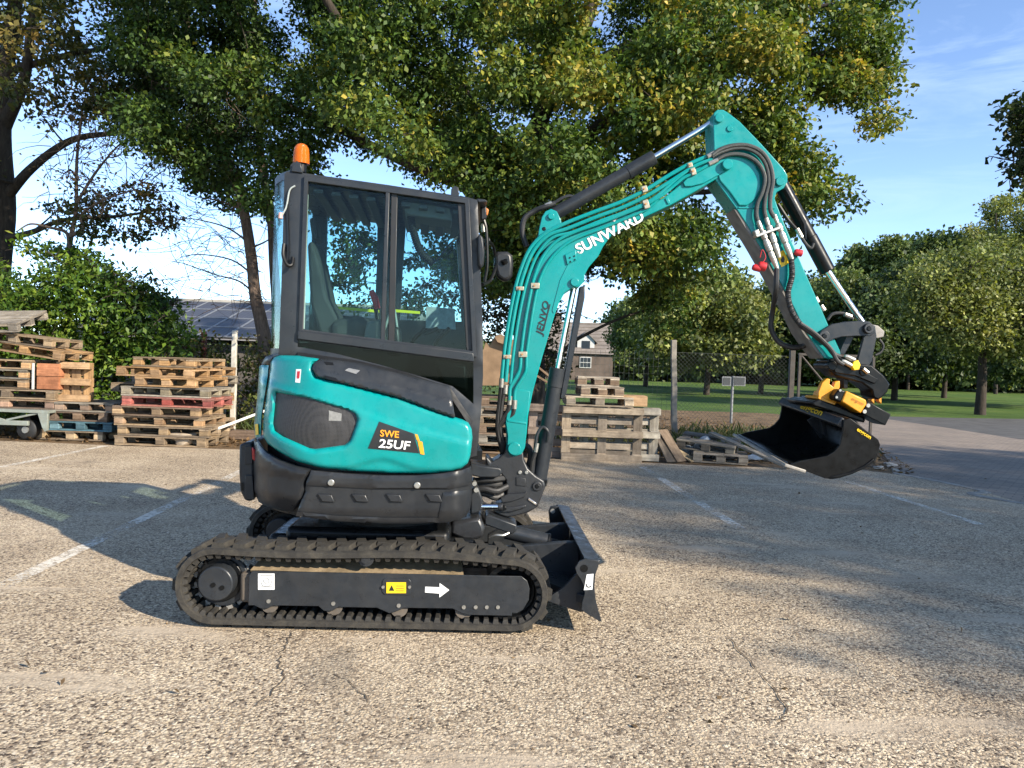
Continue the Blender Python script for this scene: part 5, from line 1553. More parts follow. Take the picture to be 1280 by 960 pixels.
def piece(name, size, parent, loc, rotz=0.0, tone=(0.4, 0.28, 0.16), rot=None):
    key = (name, tuple(round(s, 3) for s in size))
    if key not in PIECES:
        mb = MB(); mb.box((0, 0, 0), size)
        me = bpy.data.meshes.new(name)
        bm = bmesh.new()
        vv = [bm.verts.new(v) for v in mb.v]
        for f in mb.f: bm.faces.new([vv[i] for i in f])
        bmesh.ops.recalc_face_normals(bm, faces=bm.faces)
        bmesh.ops.bevel(bm, geom=list(bm.edges), offset=min(size) * 0.09, segments=1, affect='EDGES')
        bm.to_mesh(me); bm.free()
        me.materials.append(M_wood)
        PIECES[key] = me
    o = bpy.data.objects.new(name, PIECES[key])
    link(o, parent)
    o.location = loc
    o.rotation_euler = rot if rot else (0, 0, rotz)
    o.color = (*tone, 1)
    return o

def pallet(label, loc, yaw=0.0, Lx=1.2, Ly=0.8, tone=(0.40, 0.27, 0.15), block=None, group=None, rot=None, seed=0, missing=()):
    rnd = random.Random(seed + int(loc[0] * 97) + int(loc[2] * 991))
    t = thing('pallet', label, 'pallet', loc, rot or (0, 0, R_(yaw)), group)
    def tn(c):
        k = rnd.uniform(0.8, 1.15); g = rnd.uniform(0.0, 0.25); a = sum(c) / 3
        return tuple(k * (x * (1 - g) + a * g) for x in c)
    j = lambda s: rnd.uniform(-s, s)
    bt = 0.021
    for y in (-Ly / 2 + 0.05, 0, Ly / 2 - 0.05):
        piece('bottom_board', (Lx, 0.10, bt), t, (j(0.006), y + j(0.005), bt / 2), tone=tn(tone))
        for x, w_ in ((-Lx / 2 + 0.07, 0.14), (0, 0.14), (Lx / 2 - 0.07, 0.14)):
            piece('block', (w_, 0.10, 0.078), t, (x + j(0.008), y + j(0.006), bt + 0.039), j(0.02), tone=tn(block or tone))
    for x in (-Lx / 2 + 0.07, 0, Lx / 2 - 0.07):
        piece('stringer_board', (Ly, 0.135, bt), t, (x + j(0.006), 0, bt * 1.5 + 0.078), math.pi / 2, tone=tn(tone))
    ys = [-Ly / 2 + 0.07, -Ly / 4 + 0.01, 0, Ly / 4 - 0.01, Ly / 2 - 0.07]
    for k, y in enumerate(ys):
        if k in missing: continue
        piece('deck_board', (Lx, 0.14 if k in (0, 2, 4) else 0.10, bt), t, (j(0.006), y + j(0.005), bt * 2.5 + 0.079), j(0.006), tone=tn(tone))
    return t
ORD = ['lowest', 'second', 'third', 'fourth', 'fifth', 'sixth', 'seventh', 'eighth', 'topmost']
PH = 0.1465
tan_, ora, gry, brn = (0.29, 0.215, 0.135), (0.42, 0.255, 0.115), (0.26, 0.23, 0.18), (0.23, 0.16, 0.105)  # ora has the warm sunlight on the stacked pallets mixed into its colour
# stack beside the white post
YA = 11.2
rowsA = [(143, 1.36, 0.9, tan_, None), (146, 1.34, 0.9, tan_, (0.42, 0.30, 0.17)), (141, 1.32, 0.9, tan_, (0.38, 0.24, 0.13)), (139.5, 1.30, 0.9, brn, (0.36, 0.25, 0.14)), (150.5, 1.32, 0.9, (0.40, 0.15, 0.11), (0.42, 0.10, 0.08)), (149, 1.30, 0.9, gry, (0.34, 0.29, 0.19)), (167, 0.92, 1.2, ora, ora), (143, 1.12, 1.2, ora, ora), (163, 0.92, 1.2, tan_, ora)]
descA = ['lowest pallet of the tall stack beside the white post, blocks on the pavement', 'second pallet from the ground in the tall stack beside the white post', 'third pallet from the ground in the tall stack beside the white post', 'pallet directly under the red one in the tall stack beside the white post', 'red painted pallet in the middle of the tall stack beside the white post', 'greyish pallet directly on top of the red one beside the white post', 'narrow orange-lit pallet under the longest orange-lit one near the stack top', 'long orange-lit pallet jutting out left, second from the top beside the white post', 'topmost pallet of the tall stack beside the white post']
for k, (pl, Lx, Ly, tone, blk) in enumerate(rowsA):
    p = at(pl, 557, YA)
    pallet(descA[k], (p.x + Lx / 2, YA + Ly / 2 + 0.012 * ((k * 7) % 3 - 1), k * PH), ((k * 5) % 3 - 1) * 0.8, Lx, Ly, tone, blk, 'pallets stacked beside the white post', seed=k)
# second stack half hidden behind it
for k in range(8):
    tone = [brn, tan_, gry, ora, ora, tan_, gry, ora][k]
    dx = [0.0, 0.03, -0.18, -0.04, 0.0, -0.3, 0.05, 0.02][k]
    pallet(f'{ORD[k] if k < 7 else "topmost"} pallet of the orange-lit stack half hidden behind the tall stack by the white post', (-4.86 - 0.65 + dx, 12.22 + 0.55, k * PH), 0.6 * (k % 3 - 1), 1.3, 1.08, tone, None, 'pallets in the stack behind', seed=20 + k)
# far left: low stack with the blue pallet
YL = 11.55
rowsC = [(45, 1.02, tan_, (0.46, 0.33, 0.18), 'lowest pallet under the blue one at the left, pale blocks'), (60, 0.95, (0.075, 0.16, 0.20), (0.095, 0.20, 0.25), 'blue painted pallet low in the left stack beside the trailer'), (58, 0.92, brn, brn, 'dark brown pallet directly on top of the blue one'), (66, 0.90, gry, (0.34, 0.23, 0.15), 'grey brown pallet two above the blue one, carrying the upright pallet')]
for k, (pl, Lx, tone, blk, lb) in enumerate(rowsC):
    p = at(pl, 553, YL)
    pallet(lb, (p.x + Lx / 2, YL + 0.45, k * PH), 1.5 * (k % 2), Lx, 0.9, tone, blk, 'pallets in the low left stack', seed=40 + k)
# upright small pallet
p = at(90, 504, YL + 0.1)
pallet('small orange pallet standing upright at the end of the left pile', (p.x, YL + 0.10, 4 * PH + 0.30), Lx=0.50, Ly=0.60, tone=ora, rot=(R_(-90), 0, 0), group='pallets in the left pile', seed=51)
# flatbed trailer with its load
TZ = 0.455
M_trail = mat('grey_green_galvanised', (0.24, 0.27, 0.235), 0.6, metal=0.2, var=0.2, scale=6, dust=0.4, dustc=(0.18, 0.13, 0.09))
pr = at(60, 515, YL - 0.2)
tr_ = thing('flatbed_trailer', 'grey green flatbed trailer carrying pallets at the far left edge', 'trailer', (pr.x - 1.4, YL + 0.3, 0))
ORG[tr_.name] = Vector(tr_.location)
xr = pr.x; yf = YL - 0.2
MB().box((xr - 1.4, YL + 0.45, TZ - 0.02), (2.8, 1.3, 0.04)).build('bed', M_trail, tr_, bevel=0.004)
MB().box((xr - 1.5, yf + 0.02, TZ - 0.20), (2.4, 0.05, 0.07)).build('side_rail', M_trail, tr_, bevel=0.006)
MB().prism([(xr - 0.16, TZ - 0.04), (xr - 0.004, TZ - 0.04), (xr - 0.01, TZ - 0.30), (xr - 0.05, TZ - 0.32), (xr - 0.09, TZ - 0.25)], yf, yf + 0.05).build('corner_bracket', M_trail, tr_, bevel=0.006)
MB().box((xr - 0.4, yf + 0.04, TZ - 0.10), (0.5, 0.03, 0.03), Matrix.Rotation(R_(-14), 3, 'Y')).build('brace', M_trail, tr_, bevel=0.004)
MB().box((xr - 0.9, yf + 0.04, TZ - 0.11), (0.5, 0.03, 0.03), Matrix.Rotation(R_(14), 3, 'Y')).build('brace', M_trail, tr_, bevel=0.004)
for xx in (xr - 0.38, xr - 1.5):
    wh = MB().tube([(xx, yf + 0.08, 0.15), (xx, yf + 0.10, 0.15), (xx, yf + 0.22, 0.15), (xx, yf + 0.24, 0.15)], [0.12, 0.15, 0.15, 0.12], 28).build('wheel', M_hose, tr_)
    MB().tube([(xx, yf + 0.06, 0.15), (xx, yf + 0.10, 0.15)], 0.05, 16).build('hub', M_zinc, wh)
    MB().box((xx, yf + 0.25, 0.27), (0.10, 0.3, 0.18)).build('axle_bracket', M_black, tr_)
rowsT = [(68, 1.5, brn, (0.42, 0.26, 0.17), 'lowest pallet on the trailer at the left edge, brown blocks'), (68, 1.5, tan_, tan_, 'second pallet up on the trailer at the left edge'), (33, 1.1, tan_, ora, 'third pallet up on the trailer, left of the two boxes'), (33, 1.1, gry, ora, 'fourth pallet up on the trailer, left of the two boxes'), (38, 1.15, tan_, ora, 'pallet level with the top of the two boxes on the trailer')]
for k, (prx, Lx, tone, blk, lb) in enumerate(rowsT):
    p = at(prx, 500, YL)
    pallet(lb, (p.x - Lx / 2, YL + 0.46, TZ + k * (PH + 0.004)), 0.8 * (k % 2), Lx, 0.95, tone, blk, 'pallets loaded on the trailer', seed=60 + k)
p = at(80, 450, YL)
pallet('pallet sagging across the top of the trailer load, right end low', (p.x - 0.62, YL + 0.42, TZ + 5 * (PH + 0.004) + 0.075), Lx=1.2, Ly=0.8, tone=ora, rot=(0, R_(7), R_(-3)), group='pallets loaded on the trailer', seed=71)
p = at(66, 436, YL)
pallet('uppermost complete pallet of the trailer load, under the grey slatted one', (p.x - 0.62, YL + 0.42, TZ + 6 * (PH + 0.004) + 0.085), Lx=1.2, Ly=0.8, tone=tan_, rot=(0, R_(5), R_(-1)), group='pallets loaded on the trailer', seed=72)
p = at(33, 410, YL)
pallet('grey slatted pallet tipped on top of the trailer load', (p.x - 0.70, YL + 0.30, TZ + 7 * (PH + 0.004) + 0.20), Lx=1.2, Ly=0.9, tone=(0.30, 0.265, 0.215), rot=(R_(16), R_(-3), R_(4)), group='pallets loaded on the trailer', seed=73)
def crate(label, c, size, tone, group=None, boards=3):
    t = thing('crate', label, 'crate', (c[0], c[1], c[2] - size[2] / 2), group=group)
    hb = size[2] / boards
    for k in range(boards):
        for sy in (-1, 1):
            piece('side_board', (size[0], 0.02, hb * 0.95), t, (0, sy * (size[1] / 2 - 0.01), hb * (k + 0.5)), tone=tone)
        for sx in (-1, 1):
            piece('end_board', (size[1] - 0.045, 0.02, hb * 0.95), t, (sx * (size[0] / 2 - 0.012), 0, hb * (k + 0.5)), math.pi / 2, tone=tone)
    piece('lid_board', (size[0] - 0.01, size[1] - 0.01, 0.018), t, (0, 0, size[2] - 0.004), tone=tone)
    return t
redb = (0.36, 0.155, 0.08)
pc = at(57, 475, YL)
z0_ = TZ + 2 * (PH + 0.004)
crate('lower of the two rust brown boxes on the trailer', (pc.x, YL + 0.30, z0_ + 0.10), (0.33, 0.5, 0.195), redb, 'rust brown boxes on the trailer', 1)
crate('upper of the two rust brown boxes on the trailer', (pc.x, YL + 0.30, z0_ + 0.30), (0.34, 0.5, 0.19), (0.38, 0.17, 0.09), 'rust brown boxes on the trailer', 1)
px_ = at(40.5, 470, YL)
tag(MB().box((px_.x, YL + 0.02, z0_ + 0.20), (0.03, 0.03, 0.40)).build('metal_upright', mat('pale_metal', (0.5, 0.5, 0.48), 0.5, metal=0.2), origin=(px_.x, YL + 0.02, z0_), bevel=0.004), 'pale metal upright beside the two rust brown boxes', 'upright')

# stack behind the boom
YD = 11.75
pd = at(548, 560, YD)
for k in range(6):
    pallet(f'{["lowest","second","third","fourth","fifth","topmost"][k]} pallet of the dark stack seen between cab and boom', (pd.x + 0.62 + 0.03 * ((k * 3) % 4 - 1), YD + 0.5, k * PH), 1.2 * (k % 3 - 1), 1.25, 1.0, [brn, gry, brn, tan_, gry, brn][k], None, 'pallets stacked behind the boom', seed=90 + k)
M_card = mat('brown_cardboard', (0.21, 0.14, 0.085), 0.9, var=0.25, scale=5, bmp=0.5, bscale=30, spec=0.1)
cbx = thing('cardboard_box', 'large torn brown cardboard box on the stack between cab and boom', 'box', (at(622, 482, YD).x, YD + 0.5, 6 * PH))
ORG[cbx.name] = Vector(cbx.location)
FD = Frame(Vector((0, YD + 0.1, 0)), 0)
mbx = MB(FD)
xzp = FD.xz([(596, 482), (598, 440), (604, 437), (607, 428), (613, 431), (618, 421), (626, 418), (640, 424), (652, 432), (656, 482)], 0)
mbx.prism(xzp, 0.0, 0.03); mbx.build('front_panel', M_card, cbx, bevel=0.004)
MB(FD).prism([(x, z - 0.06) for x, z in xzp[2:-2]] + [(xzp[-1][0], xzp[-1][1]), (xzp[0][0], xzp[0][1])], 0.62, 0.65).build('back_panel', M_card, cbx, bevel=0.004)
zc0 = xzp[0][1]
MB(FD).box((xzp[0][0] + 0.015, 0.325, zc0 + 0.20), (0.03, 0.585, 0.40)).build('side_panel', M_card, cbx)
MB(FD).box((xzp[-1][0] - 0.015, 0.325, zc0 + 0.24), (0.03, 0.585, 0.48)).build('side_panel', M_card, cbx)
MB(FD).prism(FD.xz([(618, 421), (626, 418), (637, 423), (640, 434), (622, 428)], 0), -0.10, 0.0).build('torn_flap', M_card, cbx, bevel=0.003)
# loose boards lying against that stack
for k, (a, b, c, d, lb) in enumerate(((664, 452, 690, 474, 'brown board lying slanted behind the boom cylinder, upper one'), (668, 468, 694, 484, 'brown board lying slanted behind the boom cylinder, lower one'))):
    A = at(a, b, YD + 0.2); B = at(c, d, YD + 0.2)
    cc = (A + B) / 2
    o = piece('board', ((B - A).length * 1.6, 0.7, 0.03), None, cc, tone=brn, rot=(0, math.atan2(A.z - B.z, B.x - A.x), 0))
    tag(o, lb, 'board', 'boards behind the boom cylinder')

# upright pallets right of the boom
YE = 11.25
pe = at(752, 576, YE)
up = dict(Lx=1.2, Ly=0.8)
pallet('pale pallet standing on edge, frontmost of those right of the boom', (pe.x, YE, 0.402), tone=(0.31, 0.25, 0.18), rot=(R_(-88), 0, R_(0.5)), group='pallets standing on edge', seed=101, **up)
pallet('greyer pallet standing on edge behind the frontmost, its right end showing', (pe.x + 0.285, YE + 0.17, 0.402), tone=(0.36, 0.33, 0.27), rot=(R_(-88), 0, R_(0.4)), group='pallets standing on edge', seed=102, **up)
pallet('pallet standing on edge behind the boom cylinder, left of the frontmost', (pe.x - 0.50, YE + 0.19, 0.402), tone=(0.33, 0.25, 0.19), rot=(R_(-88), 0, R_(-0.6)), group='pallets standing on edge', seed=103, **up)
pallet('flat pallet lying on top of the upright ones', (pe.x - 0.06, YE + 0.36, 0.815), 0, 1.0, 0.8, (0.34, 0.28, 0.2), None, 'pallets heaped on the upright ones', seed=104)
pallet('half size pallet with a pale front board on the heap right of the boom', (pe.x - 0.03, YE + 0.42, 0.815 + PH), 1, 0.64, 0.8, (0.36, 0.29, 0.21), brn, 'pallets heaped on the upright ones', seed=105)
pallet('half size pallet on the very top of the heap right of the boom', (pe.x - 0.07, YE + 0.46, 0.815 + 2 * PH), -2, 0.62, 0.8, (0.40, 0.34, 0.26), brn, 'pallets heaped on the upright ones', seed=106)
ce = at(795, 505, YE)
cr = crate('small board crate leaning at the right end of the pallet heap', (ce.x, YE + 0.36, 0.815 + 0.085), (0.40, 0.36, 0.16), (0.42, 0.28, 0.16), None, 1)
# clutter by the fence: broken pallets, boards, bags
pF = G(905, 579)
pallet('broken grey pallet lying on leaves behind the bucket, lower of two', (pF.x, pF.y + 0.25, 0.0), -14, 0.80, 0.7, (0.22, 0.19, 0.15), None, 'broken pallets by the bucket', seed=110, missing=(1, 3))
pallet('tilted broken pallet on top of the other behind the bucket', (pF.x - 0.10, pF.y + 0.55, PH + 0.03), Lx=0.9, Ly=0.7, tone=(0.20, 0.18, 0.145), rot=(R_(7), R_(4), R_(-24)), group='broken pallets by the bucket', seed=111, missing=(2,))
A = at(889, 541, 12.2); B = G(986, 584, 0.03); cc = (A + B) / 2; d = B - A
o = piece('plank', (d.length, 0.14, 0.035), None, cc, tone=(0.24, 0.215, 0.18), rot=(0, math.asin(max(-1, min(1, -d.z / d.length))), math.atan2(d.y, d.x)))
tag(o, 'long grey plank running from the broken pallets to the bucket', 'plank')
for k, (a, b, c, d_, t_) in enumerate((((828, 538), (852, 578), 'nearest', 0, (0.16, 0.12, 0.085)), ((826, 545), (842, 579), 'middle', 0.2, (0.12, 0.10, 0.08)), ((838, 560), (868, 577), 'lowest', -0.1, (0.34, 0.27, 0.17)))):
    B = G(*b); A = at(a[0], a[1], B.y + 0.30); cc = (A + B) / 2; dd = B - A
    o = piece('board', (dd.length, 0.22, 0.02), None, cc + Vector((0, d_ * 0.3, 0.01)), tone=t_, rot=(0, math.asin(-dd.z / dd.length), math.atan2(dd.y, dd.x)))
    tag(o, f'{c} dark board leaning against the right end of the upright pallets', 'board', 'boards leaning on the upright pallets')
def blob(name, c, r, m, label, cat, seed=0, amp=0.35, group=None):
    bm = bmesh.new()
    bmesh.ops.create_icosphere(bm, subdivisions=3, radius=1)
    rnd = random.Random(seed)
    dirs = [(Vector((rnd.gauss(0, 1), rnd.gauss(0, 1), rnd.gauss(0, 1))).normalized(), rnd.uniform(2, 6), rnd.uniform(0, 6)) for _ in range(9)]
    for v in bm.verts:
        f = 1 + amp * sum(math.sin(v.co.dot(d) * k + ph) for d, k, ph in dirs) / 9 * 2.2
        v.co = Vector((v.co.x * r[0] * f, v.co.y * r[1] * f, max(-0.7, v.co.z) * r[2] * f))
    zmin = min(v.co.z for v in bm.verts)
    for v in bm.verts: v.co.z -= zmin
    me = bpy.data.meshes.new(name); bm.to_mesh(me); bm.free()
    me.shade_smooth(); me.set_sharp_from_angle(angle=R_(28))
    me.materials.append(m)
    o = bpy.data.objects.new(name, me); link(o); o.location = c
    return tag(o, label, cat, group)
M_bag = mat('grey_plastic_bag', (0.30, 0.33, 0.36), 0.35, var=0.25, scale=14, bmp=0.9, bscale=18)
M_sheet = mat('white_plastic', (0.55, 0.56, 0.57), 0.4, var=0.2, scale=8, bmp=0.8, bscale=14)
q = G(857, 572); blob('plastic_bag', (q.x, q.y + 0.15, 0), (0.13, 0.12, 0.12), M_bag, 'left of the two grey plastic bags by the broken pallets', 'bag', 1, 0.5, 'grey plastic bags')
q = G(879, 573); blob('plastic_bag', (q.x, q.y + 0.12, 0), (0.14, 0.12, 0.15), M_bag, 'right of the two grey plastic bags, touching the broken pallets', 'bag', 2, 0.5, 'grey plastic bags')
q = G(957, 577); blob('plastic_sheet', (q.x, q.y + 0.2, 0), (0.20, 0.14, 0.06), M_sheet, 'crumpled white plastic sheet beside the bucket edge', 'plastic sheet', 3, 0.6)
q = G(929, 578); blob('brick_lump', (q.x, q.y + 0.05, 0), (0.07, 0.06, 0.06), mat('red_brick_lump', (0.30, 0.10, 0.07), 0.9, var=0.3, scale=12), 'small red lump of brick under the broken pallet', 'brick', 4, 0.3)
q = G(909, 563); blob('stone', (q.x, q.y + 0.05, 0.13), (0.09, 0.07, 0.05), mat('pale_stone', (0.33, 0.31, 0.28), 0.9, var=0.3, scale=12), 'pale stone lying in the broken pallet', 'stone', 5, 0.3)
# rubble near the kerb
for k, (a, b, s) in enumerate(((1098, 586, 0.05), (1113, 583, 0.06), (1120, 588, 0.035))):
    q = G(a, b); blob('rubble_stone', (q.x, q.y, -0.01), (s * 1.4, s, s * 0.6), mat('pale_stone', (0.33, 0.31, 0.28), 0.9, var=0.3, scale=12), ['left', 'middle', 'right'][k] + ' of three pale stones beside the kerb, right of the bucket', 'stone', 10 + k, 0.4, 'stones by the kerb')
# crumpled cardboard at the foot of the tall stack, planks and white pole
q = G(238, 556)
blob('cardboard_scrap', (q.x, q.y - 0.12, 0), (0.26, 0.12, 0.11), mat('pale_cardboard', (0.36, 0.29, 0.21), 0.9, var=0.3, scale=6, bmp=0.6, bscale=12), 'crumpled pale cardboard at the foot of the tall stack', 'cardboard', 21, 0.6)
A = at(272, 536, 11.6); B = at(330, 514, 12.6)
o = MB().tube([A, B], 0.022, 10).build('white_pole', mat('white_pole_paint', (0.62, 0.61, 0.57), 0.6, var=0.2, scale=10), origin=A)
tag(o, 'thin white pole leaning from the ground beside the tall pallet stack', 'pole')
for k in range(3):
    p = at(300, 545 - k * 5, 12.4)
    o = piece('plank', (1.3, 0.20, 0.045), None, (p.x + 0.05 * k, 12.5 + 0.02 * k, 0.03 + 0.046 * k), tone=(0.17, 0.125, 0.095))
    tag(o, ['lowest', 'middle', 'top'][k] + ' of three dark planks stacked on the ground behind the tail', 'plank', 'dark planks on the ground')

# ================================================================== fence, gate, sign
M_postw = mat('pale_wood_post', (0.46, 0.43, 0.37), 0.9, var=0.3, scale=9, bmp=0.5, bscale=40, dust=0.4, dustc=(0.22, 0.2, 0.15))
M_postg = mat('grey_wood_post', (0.21, 0.19, 0.165), 0.9, var=0.3, scale=9, bmp=0.5, bscale=40)
def post(name, px, ytop, ybase, Y, w_, m, label, leanpx=0):
    a = at(px, ybase, Y); b = at(px + leanpx, ytop, Y)
    a.z = min(a.z, -0.02)
    d = (b - a)
    mb = MB()
    n = 6
    vs_ = []
    for k in range(n + 1):
        c = a.lerp(b, k / n)
        jx = 0.006 * math.sin(k * 2.1 + px)
        h = w_ / 2 * (1 - 0.06 * k / n)
        vs_ += [(c.x - h + jx, c.y - h, c.z), (c.x + h + jx, c.y - h, c.z), (c.x + h + jx, c.y + h, c.z), (c.x - h + jx, c.y + h, c.z)]
    fs = [(3, 2, 1, 0), (4 * n, 4 * n + 1, 4 * n + 2, 4 * n + 3)]
    for k in range(n):
        for j in range(4):
            fs.append((k * 4 + j, k * 4 + (j + 1) % 4, k * 4 + 4 + (j + 1) % 4, k * 4 + 4 + j))
    mb.add(vs_, fs)
    return tag(mb.build(name, m, origin=a, bevel=0.008), label, 'post')
post('fence_post', 290.5, 413, 560, 13.4, 0.085, M_postw, 'white fence post behind the right end of the tall pallet stack', 3)
post('fence_post', 105, 404, 540, 14.0, 0.085, M_postw, 'pale post sunk in the green hedge above the left pallets', -3)
post('fence_post', 843, 425, 546, 15.6, 0.11, M_postg, 'weathered grey timber post in the wire fence right of the pallets', -1)
post('fence_post', 255, 415, 540, 15.0, 0.09, mat('rusty_post', (0.20, 0.055, 0.04), 0.9, var=0.3, scale=10), 'rusty red post under the solar roof', 0)
# wire fence
YW = 15.7
fe = thing('wire_fence', 'thin wire mesh fence crossing behind the pallets and grey post', 'fence', (3.4, YW, 0))
ORG[fe.name] = Vector(fe.location)
M_wire = mat('galvanised_wire', (0.10, 0.11, 0.10), 0.6, metal=0.4, var=0.2)
x_a = at(700, 500, YW).x; x_m = at(843, 500, YW).x; x_b = at(984, 500, YW).x
def ribbon(mb, A, B, w_):
    A, B = Vector(A), Vector(B)
    d = (B - A).normalized(); u = d.cross(Vector((0, 1, 0))).normalized() * w_; v = Vector((0, w_, 0))
    mb.add([A + u, A + v, A - u, A - v, B + u, B + v, B - u, B - v], [(0, 1, 5, 4), (1, 2, 6, 5), (2, 3, 7, 6), (3, 0, 4, 7)])
mb = MB()
H_ = 1.75
x = x_a
while x < x_m:
    ribbon(mb, (x, YW, 0.0), (x, YW, H_), 0.0022); x += 0.10
z = 0.05
while z < H_:
    ribbon(mb, (x_a, YW, z), (x_m, YW, z), 0.0022); z += 0.155
o = mb.build('welded_mesh', M_wire, fe, smooth=False)
mb = MB()
s = 0.085
x = x_m - H_
while x < x_b:
    a0 = max(x, x_m); b0 = min(x + H_, x_b)
    if b0 > a0:
        ribbon(mb, (a0, YW, a0 - x), (b0, YW, b0 - x), 0.0019)
        ribbon(mb, (a0, YW, H_ - (a0 - x)), (b0, YW, H_ - (b0 - x)), 0.0019)
    x += s
for z in (0.05, H_):
    ribbon(mb, (x_m, YW, z), (x_b, YW, z), 0.004)
mb.build('chain_link', M_wire, fe, smooth=False)
# gate
gt = thing('metal_gate', 'dark metal gate frame with diagonal brace behind the arm', 'gate', (at(986, 540, YW).x, YW, 0))
ORG[gt.name] = Vector(gt.location)
M_gate = mat('dark_gate_steel', (0.055, 0.05, 0.045), 0.7, metal=0.3, var=0.3, scale=10, dust=0.4, dustc=(0.12, 0.07, 0.04))
gx = at(986, 540, YW).x; gz = at(986, 438, YW).z
MB().box((gx, YW, gz / 2), (0.10, 0.10, gz)).build('gate_post', M_gate, gt, bevel=0.006)
MB().box((gx + 0.16, YW, gz / 2 - 0.02), (0.05, 0.05, gz - 0.12)).build('gate_upright', M_gate, gt, bevel=0.004)
MB().box((gx + 0.90, YW, gz - 0.07), (1.55, 0.05, 0.05)).build('gate_rail', M_gate, gt, bevel=0.004)
MB().box((gx + 0.90, YW, 0.12), (1.55, 0.05, 0.05)).build('gate_rail', M_gate, gt, bevel=0.004)
MB().box((gx + 1.68, YW, gz / 2 - 0.02), (0.05, 0.05, gz - 0.12)).build('gate_upright', M_gate, gt, bevel=0.004)
MB().tube([(gx + 0.19, YW, gz - 0.10), (gx + 1.66, YW, 0.15)], 0.022, 8).build('gate_brace', M_gate, gt)
# sign on a post, seen through the fence
YSg = 20.0
sx_ = at(914, 520, YSg).x
sg = thing('road_sign', 'small double sign board on a grey pole beyond the fence', 'sign', (sx_, YSg, 0))
ORG[sg.name] = Vector(sg.location)
M_galv = mat('galvanised_pole', (0.20, 0.205, 0.21), 0.5, metal=0.4, var=0.15)
zt_ = at(914, 470, YSg).z
MB().tube([(sx_, YSg, -0.03), (sx_, YSg, zt_)], 0.035, 12).build('pole', M_galv, sg)
for a, b in ((902, 913), (916, 931)):
    P = [at(a, 470.5, YSg), at(b, 471, YSg), at(b, 482.5, YSg), at(a, 482, YSg)]
    cx_ = sum(p.x for p in P) / 4; cz_ = sum(p.z for p in P) / 4; w2 = P[1].x - P[0].x; h2 = P[0].z - P[3].z
    MB().box((cx_, YSg - 0.05, cz_), (w2, 0.02, h2)).build('sign_frame', mat('sign_edge', (0.24, 0.25, 0.26), 0.5), sg)
    MB().box((cx_, YSg - 0.063, cz_), (w2 - 0.04, 0.012, h2 - 0.04)).build('sign_face', mat('sign_back', (0.045, 0.05, 0.055), 0.6, var=0.2), sg)

# ================================================================== buildings
M_brick = mat('dark_brick', (0.10, 0.075, 0.06), 0.9, var=0.3, scale=1.5, bmp=0.4, bscale=14)
M_tile = mat('grey_brown_tiles', (0.17, 0.145, 0.125), 0.85, var=0.25, scale=1.2, bmp=0.6, bscale=9)
M_wframe = mat('white_joinery', (0.46, 0.46, 0.44), 0.6, var=0.05)
M_pane = mat('window_pane', (0.03, 0.04, 0.05), 0.08, var=0.1)
YH = 75.0
hb_ = at(735, 464, YH)
house = thing('brick_house', 'brown brick house with tiled roof and white dormer beyond the lawn', 'house', (hb_.x, YH + 4, -0.03))
ORG[house.name] = Vector(house.location)
FH = Frame(Vector((0, YH, 0)), 0)
xl = at(672, 460, YH).x; xrr = at(770, 460, YH).x; ze = at(735, 441, YH).z; zr_ = at(735, 403, YH + 4).z
MB().box(((xl + xrr) / 2, YH + 4.2, ze / 2), (xrr - xl - 0.6, 8.0, ze + 0.1)).build('wall', M_brick, house)
rf = MB(); rf.add([(xl, YH - 0.1, ze - 0.1), (xrr, YH - 0.1, ze - 0.1), (xrr, YH + 4.2, zr_), (xl, YH + 4.2, zr_), (xrr, YH + 8.6, ze - 0.1), (xl, YH + 8.6, ze - 0.1)], [(0, 1, 2, 3), (3, 2, 4, 5), (0, 3, 5), (1, 4, 2), (0, 5, 4, 1)])
roof = rf.build('roof', M_tile, house, smooth=False)
for k in range(9):
    f = (k + 0.5) / 9
    MB().box(((xl + xrr) / 2, YH - 0.1 + 4.3 * f, ze - 0.1 + (zr_ - ze + 0.1) * f + 0.03), (xrr - xl, 0.10, 0.06)).build('tile_course', M_tile, roof)
MB().box((at(700, 410, YH).x, YH + 4.2, zr_ + 0.3), (0.8, 0.8, 1.2)).build('chimney', M_brick, roof)
dc = at(732, 430, YH + 1.0)
dm_ = MB(); w2 = 0.85
dm_.add([(dc.x - w2, YH + 0.6, dc.z - 0.9), (dc.x + w2, YH + 0.6, dc.z - 0.9), (dc.x + w2, YH + 0.6, dc.z + 0.35), (dc.x, YH + 0.6, dc.z + 1.15), (dc.x - w2, YH + 0.6, dc.z + 0.35), (dc.x - w2, YH + 3.2, dc.z - 0.9), (dc.x + w2, YH + 3.2, dc.z - 0.9), (dc.x + w2, YH + 3.2, dc.z + 0.35), (dc.x, YH + 3.2, dc.z + 1.15), (dc.x - w2, YH + 3.2, dc.z + 0.35)],
        [(0, 1, 2, 3, 4), (9, 8, 7, 6, 5), (0, 5, 6, 1), (1, 6, 7, 2), (2, 7, 8, 3), (3, 8, 9, 4), (4, 9, 5, 0)])
dmo = dm_.build('dormer', M_wframe, house, smooth=False)
MB().box((dc.x, YH + 0.57, dc.z - 0.15), (0.8, 0.05, 0.9)).build('dormer_pane', M_pane, dmo)
